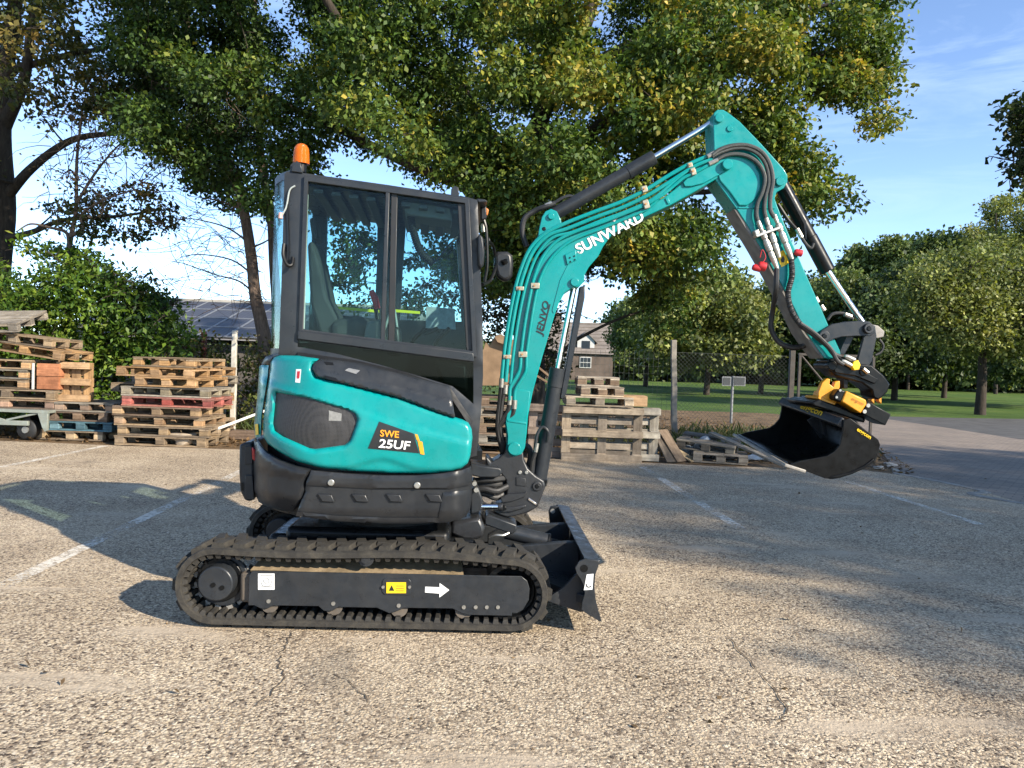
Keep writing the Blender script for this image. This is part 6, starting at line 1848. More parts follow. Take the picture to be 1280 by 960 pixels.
for sgn in (-1, 1):
    MB().add([(dc.x, YH + 0.4, dc.z + 1.25), (dc.x + sgn * 1.15, YH + 0.4, dc.z + 0.2), (dc.x + sgn * 1.15, YH + 3.3, dc.z + 0.2), (dc.x, YH + 3.3, dc.z + 1.25), (dc.x, YH + 0.4, dc.z + 1.13), (dc.x + sgn * 1.15, YH + 0.4, dc.z + 0.08), (dc.x + sgn * 1.15, YH + 3.3, dc.z + 0.08), (dc.x, YH + 3.3, dc.z + 1.13)], [(0, 1, 2, 3), (7, 6, 5, 4), (0, 4, 5, 1), (1, 5, 6, 2), (2, 6, 7, 3)]).build('dormer_roof', M_tile, dmo, smooth=False)
for wpx in (732, 702):
    wc = at(wpx, 453, YH)
    wf_ = MB().box((wc.x, YH + 0.18, wc.z), (1.15, 0.12, 1.1)).build('window', M_wframe, house)
    for sx in (-1, 0, 1):
        for sz in (-0.5, 0.5):
            MB().box((wc.x + sx * 0.35, YH + 0.11, wc.z + sz * 0.5), (0.29, 0.04, 0.42)).build('pane', M_pane, wf_)
# low barn with a roof of solar panels behind the hedge
YR = 27.0
ea = at(180, 424, YR); eb = at(400, 432, YR)
z_e = at(280, 425, YR).z
Yr2 = 33.5
z_r = at(280, 378.5, Yr2).z
barn = thing('solar_barn', 'low barn with grey roof covered in solar panels behind the hedge', 'barn', ((ea.x + eb.x) / 2, YR + 6, -0.03))
ORG[barn.name] = Vector(barn.location)
x0b, x1b = at(120, 424, YR).x - 2, -4.0
M_roofg = mat('fibre_cement_roof', (0.20, 0.19, 0.18), 0.9, var=0.25, scale=1.0)
MB().box(((x0b + x1b) / 2, (YR + Yr2) / 2 + 3.4, (z_e - 0.15) / 2), (x1b - x0b - 0.5, 2 * (Yr2 - YR) - 0.8, z_e - 0.2)).build('wall', mat('barn_boards', (0.085, 0.075, 0.065), 0.9, var=0.3, scale=3), barn)
rb = MB(); Y3 = 2 * Yr2 - YR
rb.add([(x0b, YR, z_e), (x1b, YR, z_e), (x1b, Yr2, z_r), (x0b, Yr2, z_r), (x1b, Y3, z_e), (x0b, Y3, z_e)], [(0, 1, 2, 3), (3, 2, 4, 5), (0, 3, 5), (1, 4, 2), (0, 5, 4, 1)])
brf = rb.build('roof', M_roofg, barn, smooth=False)
MB().box(((x0b + x1b) / 2, Yr2, z_r + 0.06), (x1b - x0b, 0.35, 0.14)).build('ridge_cap', mat('ridge_tiles', (0.36, 0.34, 0.30), 0.9, var=0.2, scale=2), brf, bevel=0.03)
sl = Vector((0, Yr2 - YR, z_r - z_e)); Ls = sl.length; sl.normalize(); nrm_ = Vector((0, -sl.z, sl.y))
def solar_mat():
    m, nt, N, L, b = nodes_of('solar_cells')
    br = N.new('ShaderNodeTexBrick'); br.offset = 0
    br.inputs['Scale'].default_value = 1; br.inputs['Brick Width'].default_value = 0.16; br.inputs['Row Height'].default_value = 0.16; br.inputs['Mortar Size'].default_value = 0.006
    br.inputs['Color1'].default_value = (0.045, 0.047, 0.058, 1); br.inputs['Color2'].default_value = (0.055, 0.057, 0.068, 1); br.inputs['Mortar'].default_value = (0.10, 0.11, 0.13, 1)
    L.new(objco(nt), br.inputs['Vector']); L.new(br.outputs['Color'], b.inputs['Base Color'])
    b.inputs['Roughness'].default_value = 0.5; b.inputs['Specular IOR Level'].default_value = 0.2
    return m
M_solar = solar_mat()
pw, phh = 0.99, 1.55
me_p = None
rotp = Matrix((Vector((1, 0, 0)), sl, nrm_)).transposed()
xx = x1b - 0.7
while xx > x0b + 0.6:
    for r in range(4):
        c = Vector((xx, YR, z_e)) + sl * (0.15 + (r + 0.5) * (phh + 0.03)) + nrm_ * 0.05
        if me_p is None:
            o = MB().box((0, 0, 0), (pw, phh, 0.04)).build('solar_panel', M_solar, brf, origin=(0, 0, 0), smooth=False)
            me_p = o.data
            f = MB()
            for sx in (-1, 1): f.box((sx * (pw / 2 - 0.012), 0, 0.012), (0.024, phh, 0.045))
            for sy in (-1, 1): f.box((0, sy * (phh / 2 - 0.012), 0.013), (pw - 0.05, 0.024, 0.043))
            mf = f.build('panel_frame', mat('alu_frame', (0.30, 0.31, 0.32), 0.4, metal=0.5), brf, origin=(0, 0, 0), smooth=False)
            fo = mf
        else:
            o = bpy.data.objects.new('solar_panel', me_p); link(o, brf)
            fo = bpy.data.objects.new('panel_frame', mf.data); link(fo, brf)
        for ob in (o, fo):
            m4 = rotp.to_4x4(); m4.translation = c - Vector(barn.location)
            ob.matrix_local = m4
    xx -= pw + 0.03
# far white building seen under the trees
YX = 120.0
wc = at(1247, 480, YX)
wb = thing('white_cottage', 'tiny white cottage seen far off under the trees at the right', 'cottage', (wc.x, YX, -0.03)); ORG[wb.name] = Vector(wb.location)
MB().box((wc.x, YX + 2, 1.4), (2.0, 4, 2.8)).build('wall', mat('white_render', (0.72, 0.72, 0.70), 0.8, var=0.1), wb)
MB().prism([(wc.x - 1.3, 2.7), (wc.x + 1.3, 2.7), (wc.x, 3.9)], YX - 0.2, YX + 4.3).build('roof', M_tile, wb, smooth=False)
# ================================================================== trees, hedge, litter
def leaf_material(name, trans=0.3, rough=0.55):
    m, nt, N, L, b = nodes_of(name)
    at_ = N.new('ShaderNodeAttribute'); at_.attribute_name = 'tint'
    L.new(at_.outputs['Color'], b.inputs['Base Color'])
    b.inputs['Roughness'].default_value = rough
    b.inputs['Specular IOR Level'].default_value = 0.35
    t = N.new('ShaderNodeBsdfTranslucent')
    L.new(mixc(nt, 1.0, at_.outputs['Color'], (1.25, 1.25, 0.55), 'MULTIPLY'), t.inputs[0])
    ms = N.new('ShaderNodeMixShader'); ms.inputs[0].default_value = trans
    L.new(b.outputs[0], ms.inputs[1]); L.new(t.outputs[0], ms.inputs[2])
    L.new(ms.outputs[0], N['Material Output'].inputs[0])
    return m
M_leaf = leaf_material('leaf')
M_needle = leaf_material('needle', 0.12, 0.7)
def bark(name, c, scale=5):
    m, nt, N, L, b = nodes_of(name)
    co = objco(nt)
    mp = N.new('ShaderNodeMapping'); mp.inputs['Scale'].default_value = (1, 1, 0.25); L.new(co, mp.inputs[0])
    n = noise(nt, scale * 3, 8, 0.7, mp.outputs[0], 0.6)
    r = ramp(nt, (0.3, 0.7), (tuple(x * 0.45 for x in c), tuple(x * 1.3 for x in c)))
    L.new(n.outputs['Fac'], r.inputs[0]); L.new(r.outputs[0], b.inputs['Base Color'])
    b.inputs['Roughness'].default_value = 0.95; b.inputs['Specular IOR Level'].default_value = 0.15
    L.new(bump(nt, n.outputs['Fac'], 0.8, 0.03), b.inputs['Normal'])
    return m
M_bark = bark('oak_bark', (0.055, 0.045, 0.036))
M_barkp = bark('pine_bark', (0.15, 0.11, 0.085), 8)

def leaves(name, C, size, tint, parent, m, org, up=0.5, aspect=0.62, out=None, lean=None, outn=1.3):
    """C (N,3) leaf bases; every leaf is a small folded kite of its own"""
    N_ = len(C)
    size = np.broadcast_to(np.asarray(size, float), (N_,))
    d = rng.normal(size=(N_, 3)); d[:, 2] -= 0.25
    if out is not None: d += out * 0.8
    d /= np.linalg.norm(d, axis=1, keepdims=True)
    nn = rng.normal(size=(N_, 3)); nn[:, 2] += up * 2
    if out is not None and outn: nn += out * outn
    if lean is not None: nn += lean
    sd_ = np.cross(d, nn); sd_ /= np.maximum(np.linalg.norm(sd_, axis=1, keepdims=True), 1e-6)
    nn = np.cross(sd_, d)
    s = size[:, None]
    fold = rng.uniform(-0.05, 0.22, (N_, 1))
    V = np.empty((N_, 4, 3))
    C = C - np.asarray(org)
    V[:, 0] = C
    w = aspect / 2 * rng.uniform(0.8, 1.2, (N_, 1))
    V[:, 1] = C + d * s * 0.55 - sd_ * s * w + nn * s * fold
    V[:, 2] = C + d * s - nn * s * rng.uniform(-0.1, 0.25, (N_, 1))
    V[:, 3] = C + d * s * 0.55 + sd_ * s * w + nn * s * fold
    me = bpy.data.meshes.new(name)
    me.vertices.add(N_ * 4); me.loops.add(N_ * 4); me.polygons.add(N_)
    me.vertices.foreach_set('co', V.reshape(-1))
    me.loops.foreach_set('vertex_index', np.arange(N_ * 4, dtype=np.int32))
    me.polygons.foreach_set('loop_start', np.arange(0, N_ * 4, 4, dtype=np.int32))
    me.polygons.foreach_set('loop_total', np.full(N_, 4, dtype=np.int32))
    me.update(calc_edges=True)
    a = me.attributes.new('tint', 'FLOAT_COLOR', 'POINT')
    col4 = np.ones((N_, 4, 4)); col4[:, :, :3] = np.clip(tint, 0, 1)[:, None, :]
    a.data.foreach_set('color', col4.reshape(-1))
    me.materials.append(m)
    o = bpy.data.objects.new(name, me)
    link(o, parent)
    return o

def spray_points(centers, radii, ns, nl, sr, flat=0.75, shell=0.5):
    """leaf bases: each clump holds ns sprays of nl leaves"""
    P, cid, sid, O = [], [], [], []
    k0 = 0
    for i, (c, r) in enumerate(zip(centers, radii)):
        n = max(3, int(ns * (r / 0.7) ** 2))
        u = rng.normal(size=(n, 3)); u /= np.linalg.norm(u, axis=1, keepdims=True)
        rad = rng.uniform(shell, 1.0, (n, 1)) ** 0.7 * rng.uniform(0.75, 1.15, (n, 1))
        sc = np.asarray(c) + u * rad * r * np.array([1.0, 1.0, flat])
        q = sc[:, None, :] + rng.normal(size=(n, nl, 3)) * sr * np.array([1, 1, 0.65])
        P.append(q.reshape(-1, 3)); cid.append(np.full(n * nl, i)); sid.append(np.repeat(np.arange(n) + k0, nl)); k0 += n
        O.append(np.repeat(u, nl, 0))
    return np.concatenate(P), np.concatenate(cid), np.concatenate(sid), np.concatenate(O)

def tint_of(pal, cid, sid, P, wts, jitter=0.22):
    """mix palette colours by clump, by spray and by leaf"""
    pal = np.asarray(pal)
    nc, ns = cid.max() + 1, sid.max() + 1
    yc = rng.beta(1.4, 2.0, nc)[cid] * 0.5 + rng.beta(1.3, 2.2, ns)[sid] * 0.5 + rng.normal(0, 0.10, len(cid)) + wts
    yc = np.clip(yc, 0, 0.999) * (len(pal) - 1)
    k = yc.astype(int); f = (yc - k)[:, None]
    c = pal[k] * (1 - f) + pal[np.minimum(k + 1, len(pal) - 1)] * f
    return c * np.exp(rng.normal(0, jitter, (len(c), 1)))

def poly_clumps(poly, n, Yr, rr, dmin, tries=6000, ex=None):
    xs = [p[0] for p in poly]; ys = [p[1] for p in poly]
    C, Rr = [], []
    for _ in range(tries):
        if len(C) >= n: break
        px, py = random.uniform(min(xs), max(xs)), random.uniform(min(ys), max(ys))
        if not inside(poly, px, py): continue
        p = at(px, py, random.uniform(*Yr))
        if any((p - q).length < dmin for q in C): continue
        C.append(p); Rr.append(rr[0] + (rr[1] - rr[0]) * random.random() ** 1.5)
    return C, Rr

def skeleton(limbs, clumps, twig=0.008, seg=6, rmax=0.06, wander=0.12):
    """limbs: list of (points, r0, r1); every clump is tied to the nearest wood by a bent branch"""
    mb = MB()
    nodes = []
    for pts, r0, r1 in limbs:
        Q = catmull(pts, 6)
        n = len(Q)
        rr = [r0 + (r1 - r0) * (k / (n - 1)) ** 0.8 for k in range(n)]
        mb.tube(Q, rr, 10 if r0 > 0.1 else 7)
        nodes += [(Vector(q), r) for q, r in zip(Q, rr)]
    rem = [Vector(c) for c in clumps]
    NP = np.array([n[0] for n in nodes]); NR = [n[1] for n in nodes]
    order = sorted(rem, key=lambda c: np.linalg.norm(NP - np.array(c), axis=1).min())
    for c in order:
        d = np.linalg.norm(NP - np.array(c), axis=1) + 0.35 * np.maximum(0, NP[:, 2] - c.z)
        k = int(d.argmin())
        a = Vector(NP[k]); L_ = (c - a).length
        if L_ < 0.05: continue
        r0 = min(NR[k] * 0.75, rmax, 0.010 + 0.018 * L_)
        j = lambda: Vector((random.gauss(0, 1), random.gauss(0, 1), random.gauss(0, 0.7))) * L_ * wander
        pts = [a, a.lerp(c, 0.35) + j() + Vector((0, 0, 0.06 * L_)), a.lerp(c, 0.7) + j() * 0.7 + Vector((0, 0, 0.04 * L_)), c]
        Q = catmull(pts, 4)
        rr = [max(twig, r0 + (twig - r0) * i / (len(Q) - 1)) for i in range(len(Q))]
        mb.tube(Q, rr, seg, cap=False)
        NP = np.vstack([NP, np.array([[q.x, q.y, q.z] for q in Q[3:]])]); NR += rr[3:]
        # side twigs
        for _ in range(3):
            b0 = Q[random.randrange(len(Q) // 2, len(Q))]
            e = b0 + Vector((random.gauss(0, 1), random.gauss(0, 1), random.gauss(-0.1, 0.7))) * 0.19
            mb.tube([b0, b0.lerp(e, 0.5) + Vector((random.gauss(0, 0.04), random.gauss(0, 0.04), 0.03)), e], [twig, twig * 0.8, twig * 0.5], 4, cap=False)
    return mb

def tree(name, label, base, limbs, C, Rr, ns, nl, sr, size, pal, m=None, bk=None, w=None, group=None, up=0.5, flat=0.75, shell=0.45, aspect=0.62, rmax=0.06, cat='tree', twig=0.008, extra=None, jit=0.22):
    t = thing(name, label, cat, base, group=group)
    ORG[t.name] = Vector(base)
    sk = skeleton(limbs, C, rmax=rmax, twig=twig)
    if extra: extra(sk)
    sk.build('trunk', bk or M_bark, t, angle=70)
    P, cid, sid, O = spray_points(C, Rr, ns, nl, sr, flat, shell)
    wt = w(P) if w else 0.0
    sz = size * rng.uniform(0.65, 1.25, len(P))
    leaves('crown', P, sz, tint_of(pal, cid, sid, P, wt, jit), t, m or M_leaf, base, up=up, aspect=aspect, out=O)
    return t, len(P)

NLEAF = 0
FARD0 = [(0.016, 0.030, 0.008), (0.028, 0.046, 0.011), (0.05, 0.07, 0.016)]
OAK = [(0.028, 0.056, 0.011), (0.045, 0.088, 0.016), (0.082, 0.131, 0.022), (0.163, 0.194, 0.03), (0.3, 0.25, 0.037), (0.425, 0.294, 0.05)]
# ---- the big oak
tb = Vector((at(662, 500, 14.3).x, 14.3, -0.03))
C, Rr = [], []
def addp(poly, n, Yr, rr, dmin):
    a, b = poly_clumps(poly, n, Yr, rr, dmin)
    C.extend(a); Rr.extend(b)
addp([(420, -30), (990, -30), (985, 110), (945, 150), (945, 225), (890, 290), (850, 320), (780, 335), (720, 290), (640, 280), (580, 205), (420, 190)], 125, (10.2, 17.5), (0.42, 0.74), 0.66)
addp([(165, -30), (430, -30), (430, 190), (380, 205), (330, 250), (285, 260), (250, 210), (165, 150)], 54, (12.2, 17.5), (0.42, 0.70), 0.66)
addp([(960, -30), (1100, -30), (1105, 20), (1118, 55), (1118, 90), (1090, 110), (1010, 125), (985, 90)], 26, (11.3, 14.2), (0.30, 0.55), 0.42)
addp([(1050, 70), (1120, 65), (1122, 110), (1112, 185), (1095, 170), (1075, 130), (1040, 135)], 13, (11.8, 13.2), (0.22, 0.38), 0.30)
addp([(935, 140), (980, 145), (1005, 195), (1045, 232), (1040, 252), (1000, 256), (975, 280), (945, 255)], 20, (11.0, 13.5), (0.28, 0.5), 0.36)
addp([(740, 290), (870, 260), (888, 290), (875, 335), (840, 352), (790, 352), (755, 350)], 14, (11.5, 14.5), (0.25, 0.45), 0.40)
addp([(405, 245), (580, 250), (585, 330), (520, 370), (410, 300)], 9, (11.5, 16.0), (0.2, 0.38), 0.5)
addp([(410, 310), (470, 300), (480, 390), (415, 390)], 6, (12.0, 15.0), (0.18, 0.32), 0.4)
addp([(500, 340), (580, 330), (585, 390), (505, 395)], 7, (12.0, 15.0), (0.18, 0.32), 0.4)
addp([(605, 245), (735, 280), (715, 350), (640, 385), (608, 380)], 24, (12.5, 17.0), (0.3, 0.55), 0.45)
addp([(795, 365), (850, 360), (852, 410), (830, 425), (800, 400)], 8, (13.0, 15.5), (0.22, 0.36), 0.35)
addp([(540, 165), (660, 190), (660, 265), (600, 255), (555, 215)], 16, (11.0, 13.2), (0.32, 0.5), 0.4)
addp([(740, 95), (900, 60), (905, 135), (770, 175)], 13, (10.3, 11.9), (0.3, 0.5), 0.38)
addp([(225, 75), (370, 85), (370, 150), (250, 140)], 9, (11.9, 12.9), (0.3, 0.45), 0.4)
nvis = len(C)
addp([(60, -420), (1000, -420), (1090, -40), (165, -40)], 70, (10.5, 19.0), (0.6, 0.95), 1.1)
L_ = lambda *a: [at(x, y, Y) for x, y, Y in a]
limbs = [([tb] + L_((661, 430, 14.3), (655, 360, 14.3), (650, 310, 14.3), (655, 220, 14.2), (690, 110, 14.0), (735, 20, 13.8), (760, -120, 13.8)), 0.34, 0.10),
         (L_((651, 330, 14.3), (622, 285, 14.0), (570, 215, 13.6), (500, 120, 13.3), (420, 20, 13.0), (370, -80, 13.0)), 0.19, 0.05),
         (L_((652, 290, 14.3), (690, 215, 13.6), (760, 150, 13.0), (850, 110, 12.6), (940, 80, 12.5), (1010, 70, 12.5), (1060, 60, 12.5)), 0.16, 0.03),
         (L_((655, 240, 14.2), (600, 150, 14.6), (540, 40, 15.0), (500, -60, 15.2)), 0.16, 0.05),
         (L_((690, 120, 14.0), (760, 70, 13.6), (850, 30, 13.2), (960, 20, 12.8), (1040, 5, 12.6)), 0.12, 0.03),
         (L_((585, 235, 13.7), (500, 200, 13.4), (400, 150, 13.2), (300, 110, 13.2), (220, 90, 13.3)), 0.11, 0.03),
         (L_((720, 190, 13.3), (800, 230, 12.8), (880, 240, 12.4), (950, 225, 12.2), (1010, 240, 12.2)), 0.08, 0.02),
         (L_((652, 335, 14.3), (700, 330, 14.6), (760, 325, 14.2), (830, 335, 13.8)), 0.07, 0.02),
         (L_((660, 400, 14.3), (690, 445, 14.0), (720, 425, 13.9), (770, 400, 13.8), (815, 385, 14.0)), 0.05, 0.018)]
def bare(sk):
    # bare twigs hanging in the sky right of the crown
    for pts in (((985, 50), (1004, 40), (1013, 52), (1006, 75), (1018, 105), (1033, 122)), ((988, 35), (1000, 48), (1030, 44)), ((1004, 42), (1012, 25), (1022, 12))):
        Q = catmull([at(a, b, 12.4) for a, b in pts], 5)
        sk.tube(Q, [0.018 * (1 - 0.75 * k / (len(Q) - 1)) for k in range(len(Q))], 5, cap=False)
    rr_ = random.Random(5)
    for _ in range(60):
        a = at(rr_.uniform(390, 860), rr_.uniform(250, 390), rr_.uniform(12, 15))
        p = [a]
        for k in range(3):
            p.append(p[-1] + Vector((rr_.gauss(0, 0.16), rr_.gauss(0, 0.1), rr_.gauss(-0.02, 0.12))))
        sk.tube(p, [0.008, 0.006, 0.005, 0.003], 4, cap=False)
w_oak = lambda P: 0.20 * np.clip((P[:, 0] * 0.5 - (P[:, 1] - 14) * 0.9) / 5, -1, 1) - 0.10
T, n_ = tree('oak_tree', 'huge spreading oak with green and yellowing leaves behind the machine', tb, limbs, C, Rr, 98, 19, 0.108, 0.090, OAK, w=w_oak, extra=bare)
NLEAF += n_

# ---- oak at the far left edge, thinner
tb = Vector((at(-12, 500, 16.5).x, 16.5, -0.03))
C, Rr = [], []
addp([(-60, -40), (160, -40), (190, 60), (150, 110), (60, 120), (-60, 140)], 40, (13.5, 18.5), (0.35, 0.65), 0.6)
addp([(60, 95), (180, 100), (150, 160), (20, 170)], 10, (14, 17), (0.25, 0.45), 0.5)
addp([(60, 245), (215, 235), (215, 290), (160, 300), (60, 280)], 20, (14.5, 17.5), (0.25, 0.45), 0.45)
addp([(-400, -350), (120, -350), (140, -45), (-60, -45), (-60, 250), (-400, 250)], 55, (13.5, 20.0), (0.6, 0.95), 1.1)
limbs = [([tb] + L_((-8, 420, 16.5), (-2, 330, 16.5), (6, 260, 16.5), (2, 170, 16.4), (8, 80, 16.2), (20, -20, 16.0), (10, -200, 16)), 0.33, 0.10),
         (L_((5, 250, 16.5), (40, 210, 16.2), (90, 175, 16.0), (150, 165, 15.8), (190, 150, 15.6)), 0.12, 0.03),
         (L_((4, 160, 16.4), (30, 100, 16.0), (40, 30, 15.6), (60, -60, 15.5)), 0.15, 0.05),
         (L_((5, 90, 16.2), (80, 70, 15.7), (130, 60, 15.4), (170, 50, 15.2)), 0.09, 0.02),
         (L_((0, 300, 16.5), (40, 290, 16.0), (80, 275, 15.8), (150, 270, 15.6), (200, 262, 15.6)), 0.08, 0.02)]
OAK2 = [(0.022, 0.036, 0.008), (0.042, 0.056, 0.012), (0.085, 0.085, 0.020), (0.15, 0.115, 0.028), (0.23, 0.15, 0.045)]
T, n_ = tree('oak_tree', 'thinner oak with brownish leaves cut off by the left edge', tb, limbs, C, Rr, 42, 10, 0.11, 0.115, OAK2)
NLEAF += n_

# ---- small half bare tree above the hedge
tb = Vector((at(86, 330, 15.0).x, 15.0, 0.0))
C, Rr = [], []
addp([(70, 150), (130, 120), (200, 170), (190, 250), (110, 255), (60, 240)], 26, (14.0, 16.0), (0.25, 0.45), 0.36)
limbs = [([Vector((tb.x, 15, -0.03))] + L_((86, 330, 15), (88, 300, 15), (95, 262, 15), (96, 200, 15), (104, 130, 15)), 0.075, 0.02),
         (L_((87, 305, 15), (82, 290, 15), (60, 284, 15), (38, 280, 15), (20, 290, 15)), 0.045, 0.012),
         (L_((89, 295, 15), (103, 285, 14.9), (102, 268, 14.9), (130, 250, 14.8), (175, 235, 14.7)), 0.045, 0.010),
         (L_((95, 255, 15), (120, 215, 14.9), (150, 180, 14.8), (180, 160, 14.7)), 0.035, 0.008)]
def bare2(sk):
    rr_ = random.Random(9)
    for _ in range(150):
        a = at(rr_.uniform(60, 200), rr_.uniform(130, 290), rr_.uniform(14, 16))
        p = [a]; d = Vector((rr_.gauss(0.2, 0.5), rr_.gauss(0, 0.3), rr_.gauss(0.1, 0.5))).normalized()
        for k in range(4):
            d = (d + Vector((rr_.gauss(0, 0.35), rr_.gauss(0, 0.3), rr_.gauss(0, 0.3)))).normalized(); p.append(p[-1] + d * 0.2)
        sk.tube(p, [0.009, 0.007, 0.006, 0.004, 0.003], 4, cap=False)
T, n_ = tree('bare_tree', 'small half bare tree with pinkish dry leaves above the hedge', tb, limbs, C, Rr, 12, 5, 0.13, 0.09, [(0.10, 0.075, 0.04), (0.20, 0.13, 0.08), (0.33, 0.21, 0.14), (0.12, 0.11, 0.03)], extra=bare2, bk=bark('twig_bark', (0.16, 0.115, 0.085)))
NLEAF += n_

# ---- two pines behind the cab's tail
def twigs_bare(seed, n, xr, yr, Yr, drift, ln=0.3, r0=0.012):
    def f(sk):
        rr_ = random.Random(seed)
        for _ in range(n):
            a = at(rr_.uniform(*xr), rr_.uniform(*yr), rr_.uniform(*Yr))
            p = [a]; d = Vector((rr_.gauss(drift, 0.35), rr_.gauss(0, 0.3), rr_.gauss(0.05, 0.3))).normalized()
            for k in range(5):
                d = (d + Vector((rr_.gauss(0, 0.22), rr_.gauss(0, 0.2), rr_.gauss(0, 0.22)))).normalized(); p.append(p[-1] + d * ln)
            sk.tube(p, [r0 * (1 - 0.16 * k) for k in range(6)], 4, cap=False)
    return f
def long_twigs(sk):
    for pts in (((322, 372), (300, 352), (268, 343), (232, 330), (212, 326)), ((318, 345), (290, 325), (250, 318), (225, 322)), ((313, 305), (285, 285), (250, 275), (225, 272)), ((305, 262), (270, 250), (235, 245)), ((300, 240), (330, 235), (352, 228)), ((314, 310), (335, 300), (348, 285))):
        Q = catmull([at(a, b, 14.8) for a, b in pts], 5)
        sk.tube(Q, [0.022 * (1 - 0.75 * k / (len(Q) - 1)) for k in range(len(Q))], 5, cap=False)
    twigs_bare(3, 150, (215, 345), (240, 385), (13.8, 15.8), -0.5, 0.22, 0.007)(sk)
PINE = [(0.010, 0.022, 0.009), (0.016, 0.034, 0.012), (0.028, 0.052, 0.014), (0.055, 0.085, 0.018)]
tb = Vector((at(332, 470, 14.8).x, 14.8, -0.03))
C, Rr = [], []
addp([(140, 70), (300, 60), (320, 150), (290, 200), (230, 215), (175, 190), (140, 130)], 46, (13.6, 16.5), (0.30, 0.55), 0.45)
limbs = [([tb] + L_((331, 436, 14.8), (326, 401, 14.8), (319, 369, 14.8), (314, 320, 14.8), (305, 265, 14.8), (294, 222, 14.8), (274, 180, 14.8), (250, 120, 14.8), (235, 40, 14.8), (230, -60, 14.8)), 0.155, 0.06)]
T, n_ = tree('pine_tree', 'leaning pine with dead lower twigs, left of the cab', tb, limbs, C, Rr, 46, 16, 0.11, 0.13, PINE, m=M_needle, bk=M_barkp, aspect=0.16, up=0.2, extra=long_twigs, rmax=0.035)
NLEAF += n_
tb = Vector((at(347, 470, 15.8).x, 15.8, -0.03))
C, Rr = [], []
addp([(290, 60), (360, 60), (350, 170), (300, 190)], 16, (15.0, 17.0), (0.35, 0.55), 0.5)
limbs = [([tb] + L_((346, 400, 15.8), (342, 330, 15.8), (338, 262, 15.8), (328, 215, 15.8), (322, 130, 15.8), (318, 20, 15.8), (315, -80, 15.8)), 0.12, 0.06)]
T, n_ = tree('pine_tree', 'slimmer upright pine directly behind the cab rear window', tb, limbs, C, Rr, 46, 14, 0.11, 0.13, PINE, m=M_needle, bk=M_barkp, aspect=0.16, up=0.2, rmax=0.035)
NLEAF += n_

# ---- small tree just outside the frame at the right, whose twigs hang into the picture
tb = Vector((9.6, 8.6, -0.03))
C, Rr = [], []
tries = 0
while len(C) < 34 and tries < 9000:
    tries += 1
    u = Vector((random.gauss(0, 1), random.gauss(0, 1), random.gauss(0, 1))).normalized() * random.random() ** 0.4
    p = Vector((9.8 + u.x * 2.4, 8.8 + u.y * 2.2, 4.6 + u.z * 1.7))
    a, b = proj(p)
    if a < 1325: continue
    if any((p - q).length < 0.6 for q in C): continue
    C.append(p); Rr.append(random.uniform(0.4, 0.65))
addp([(1272, 120), (1310, 110), (1310, 190), (1268, 185)], 9, (8.6, 9.6), (0.20, 0.32), 0.22)
addp([(1258, 205), (1300, 195), (1300, 228), (1272, 225)], 5, (8.6, 9.4), (0.13, 0.2), 0.16)
limbs = [([tb, Vector((9.6, 8.6, 1.6)), Vector((9.7, 8.7, 3.4)), Vector((9.8, 8.8, 5.8))], 0.13, 0.04),
         ([Vector((9.6, 8.6, 2.8)), Vector((8.4, 8.8, 3.8)), Vector((7.0, 9.0, 4.4)), Vector((6.3, 9.0, 4.5))], 0.06, 0.015)]
T, n_ = tree('oak_tree', 'dark oak whose twigs hang into the right edge of the sky', tb, limbs, C, Rr, 60, 14, 0.10, 0.10, [c for c in FARD0], rmax=0.03)
NLEAF += n_
# ---- tall trees behind the viewer's right shoulder that shade the right half of the yard
for k, (s_, t_, lb) in enumerate(((8.6, 22.0, 'tall tree outside the view whose shadow covers the bays right of the machine'), (14.5, 23.5, 'tall tree outside the view whose shadow covers the brick road'))):
    tb = Vector((0.62 * s_ + 0.78 * t_, 0.78 * s_ - 0.62 * t_, -0.03))
    C, Rr = [], []
    tries = 0
    while len(C) < 230 and tries < 30000:
        tries += 1
        u = Vector((random.gauss(0, 1), random.gauss(0, 1), random.gauss(0, 1))).normalized() * random.random() ** 0.4
        p = tb + Vector((u.x * 4.9, u.y * 4.9, 9.4 + u.z * 4.3))
        if any((p - q).length < 0.62 for q in C): continue
        C.append(p); Rr.append(random.uniform(0.45, 0.8))
    limbs = [([tb, tb + Vector((0, 0, 3)), tb + Vector((0.2, 0, 7)), tb + Vector((0, 0.2, 12))], 0.26, 0.06)]
    for q in range(5):
        an = q * 1.26 + k
        limbs.append(([tb + Vector((0.1, 0, 4.5 + q * 0.8)), tb + Vector((math.cos(an) * 1.8, math.sin(an) * 1.8, 6.5 + q * 0.8)), tb + Vector((math.cos(an) * 3.4, math.sin(an) * 3.4, 7.6 + q * 0.9))], 0.09, 0.03))
    T, n_ = tree('shade_tree', lb, tb, limbs, C, Rr, 34, 9, 0.24, 0.17, OAK, group='tall trees casting shade')
    NLEAF += n_

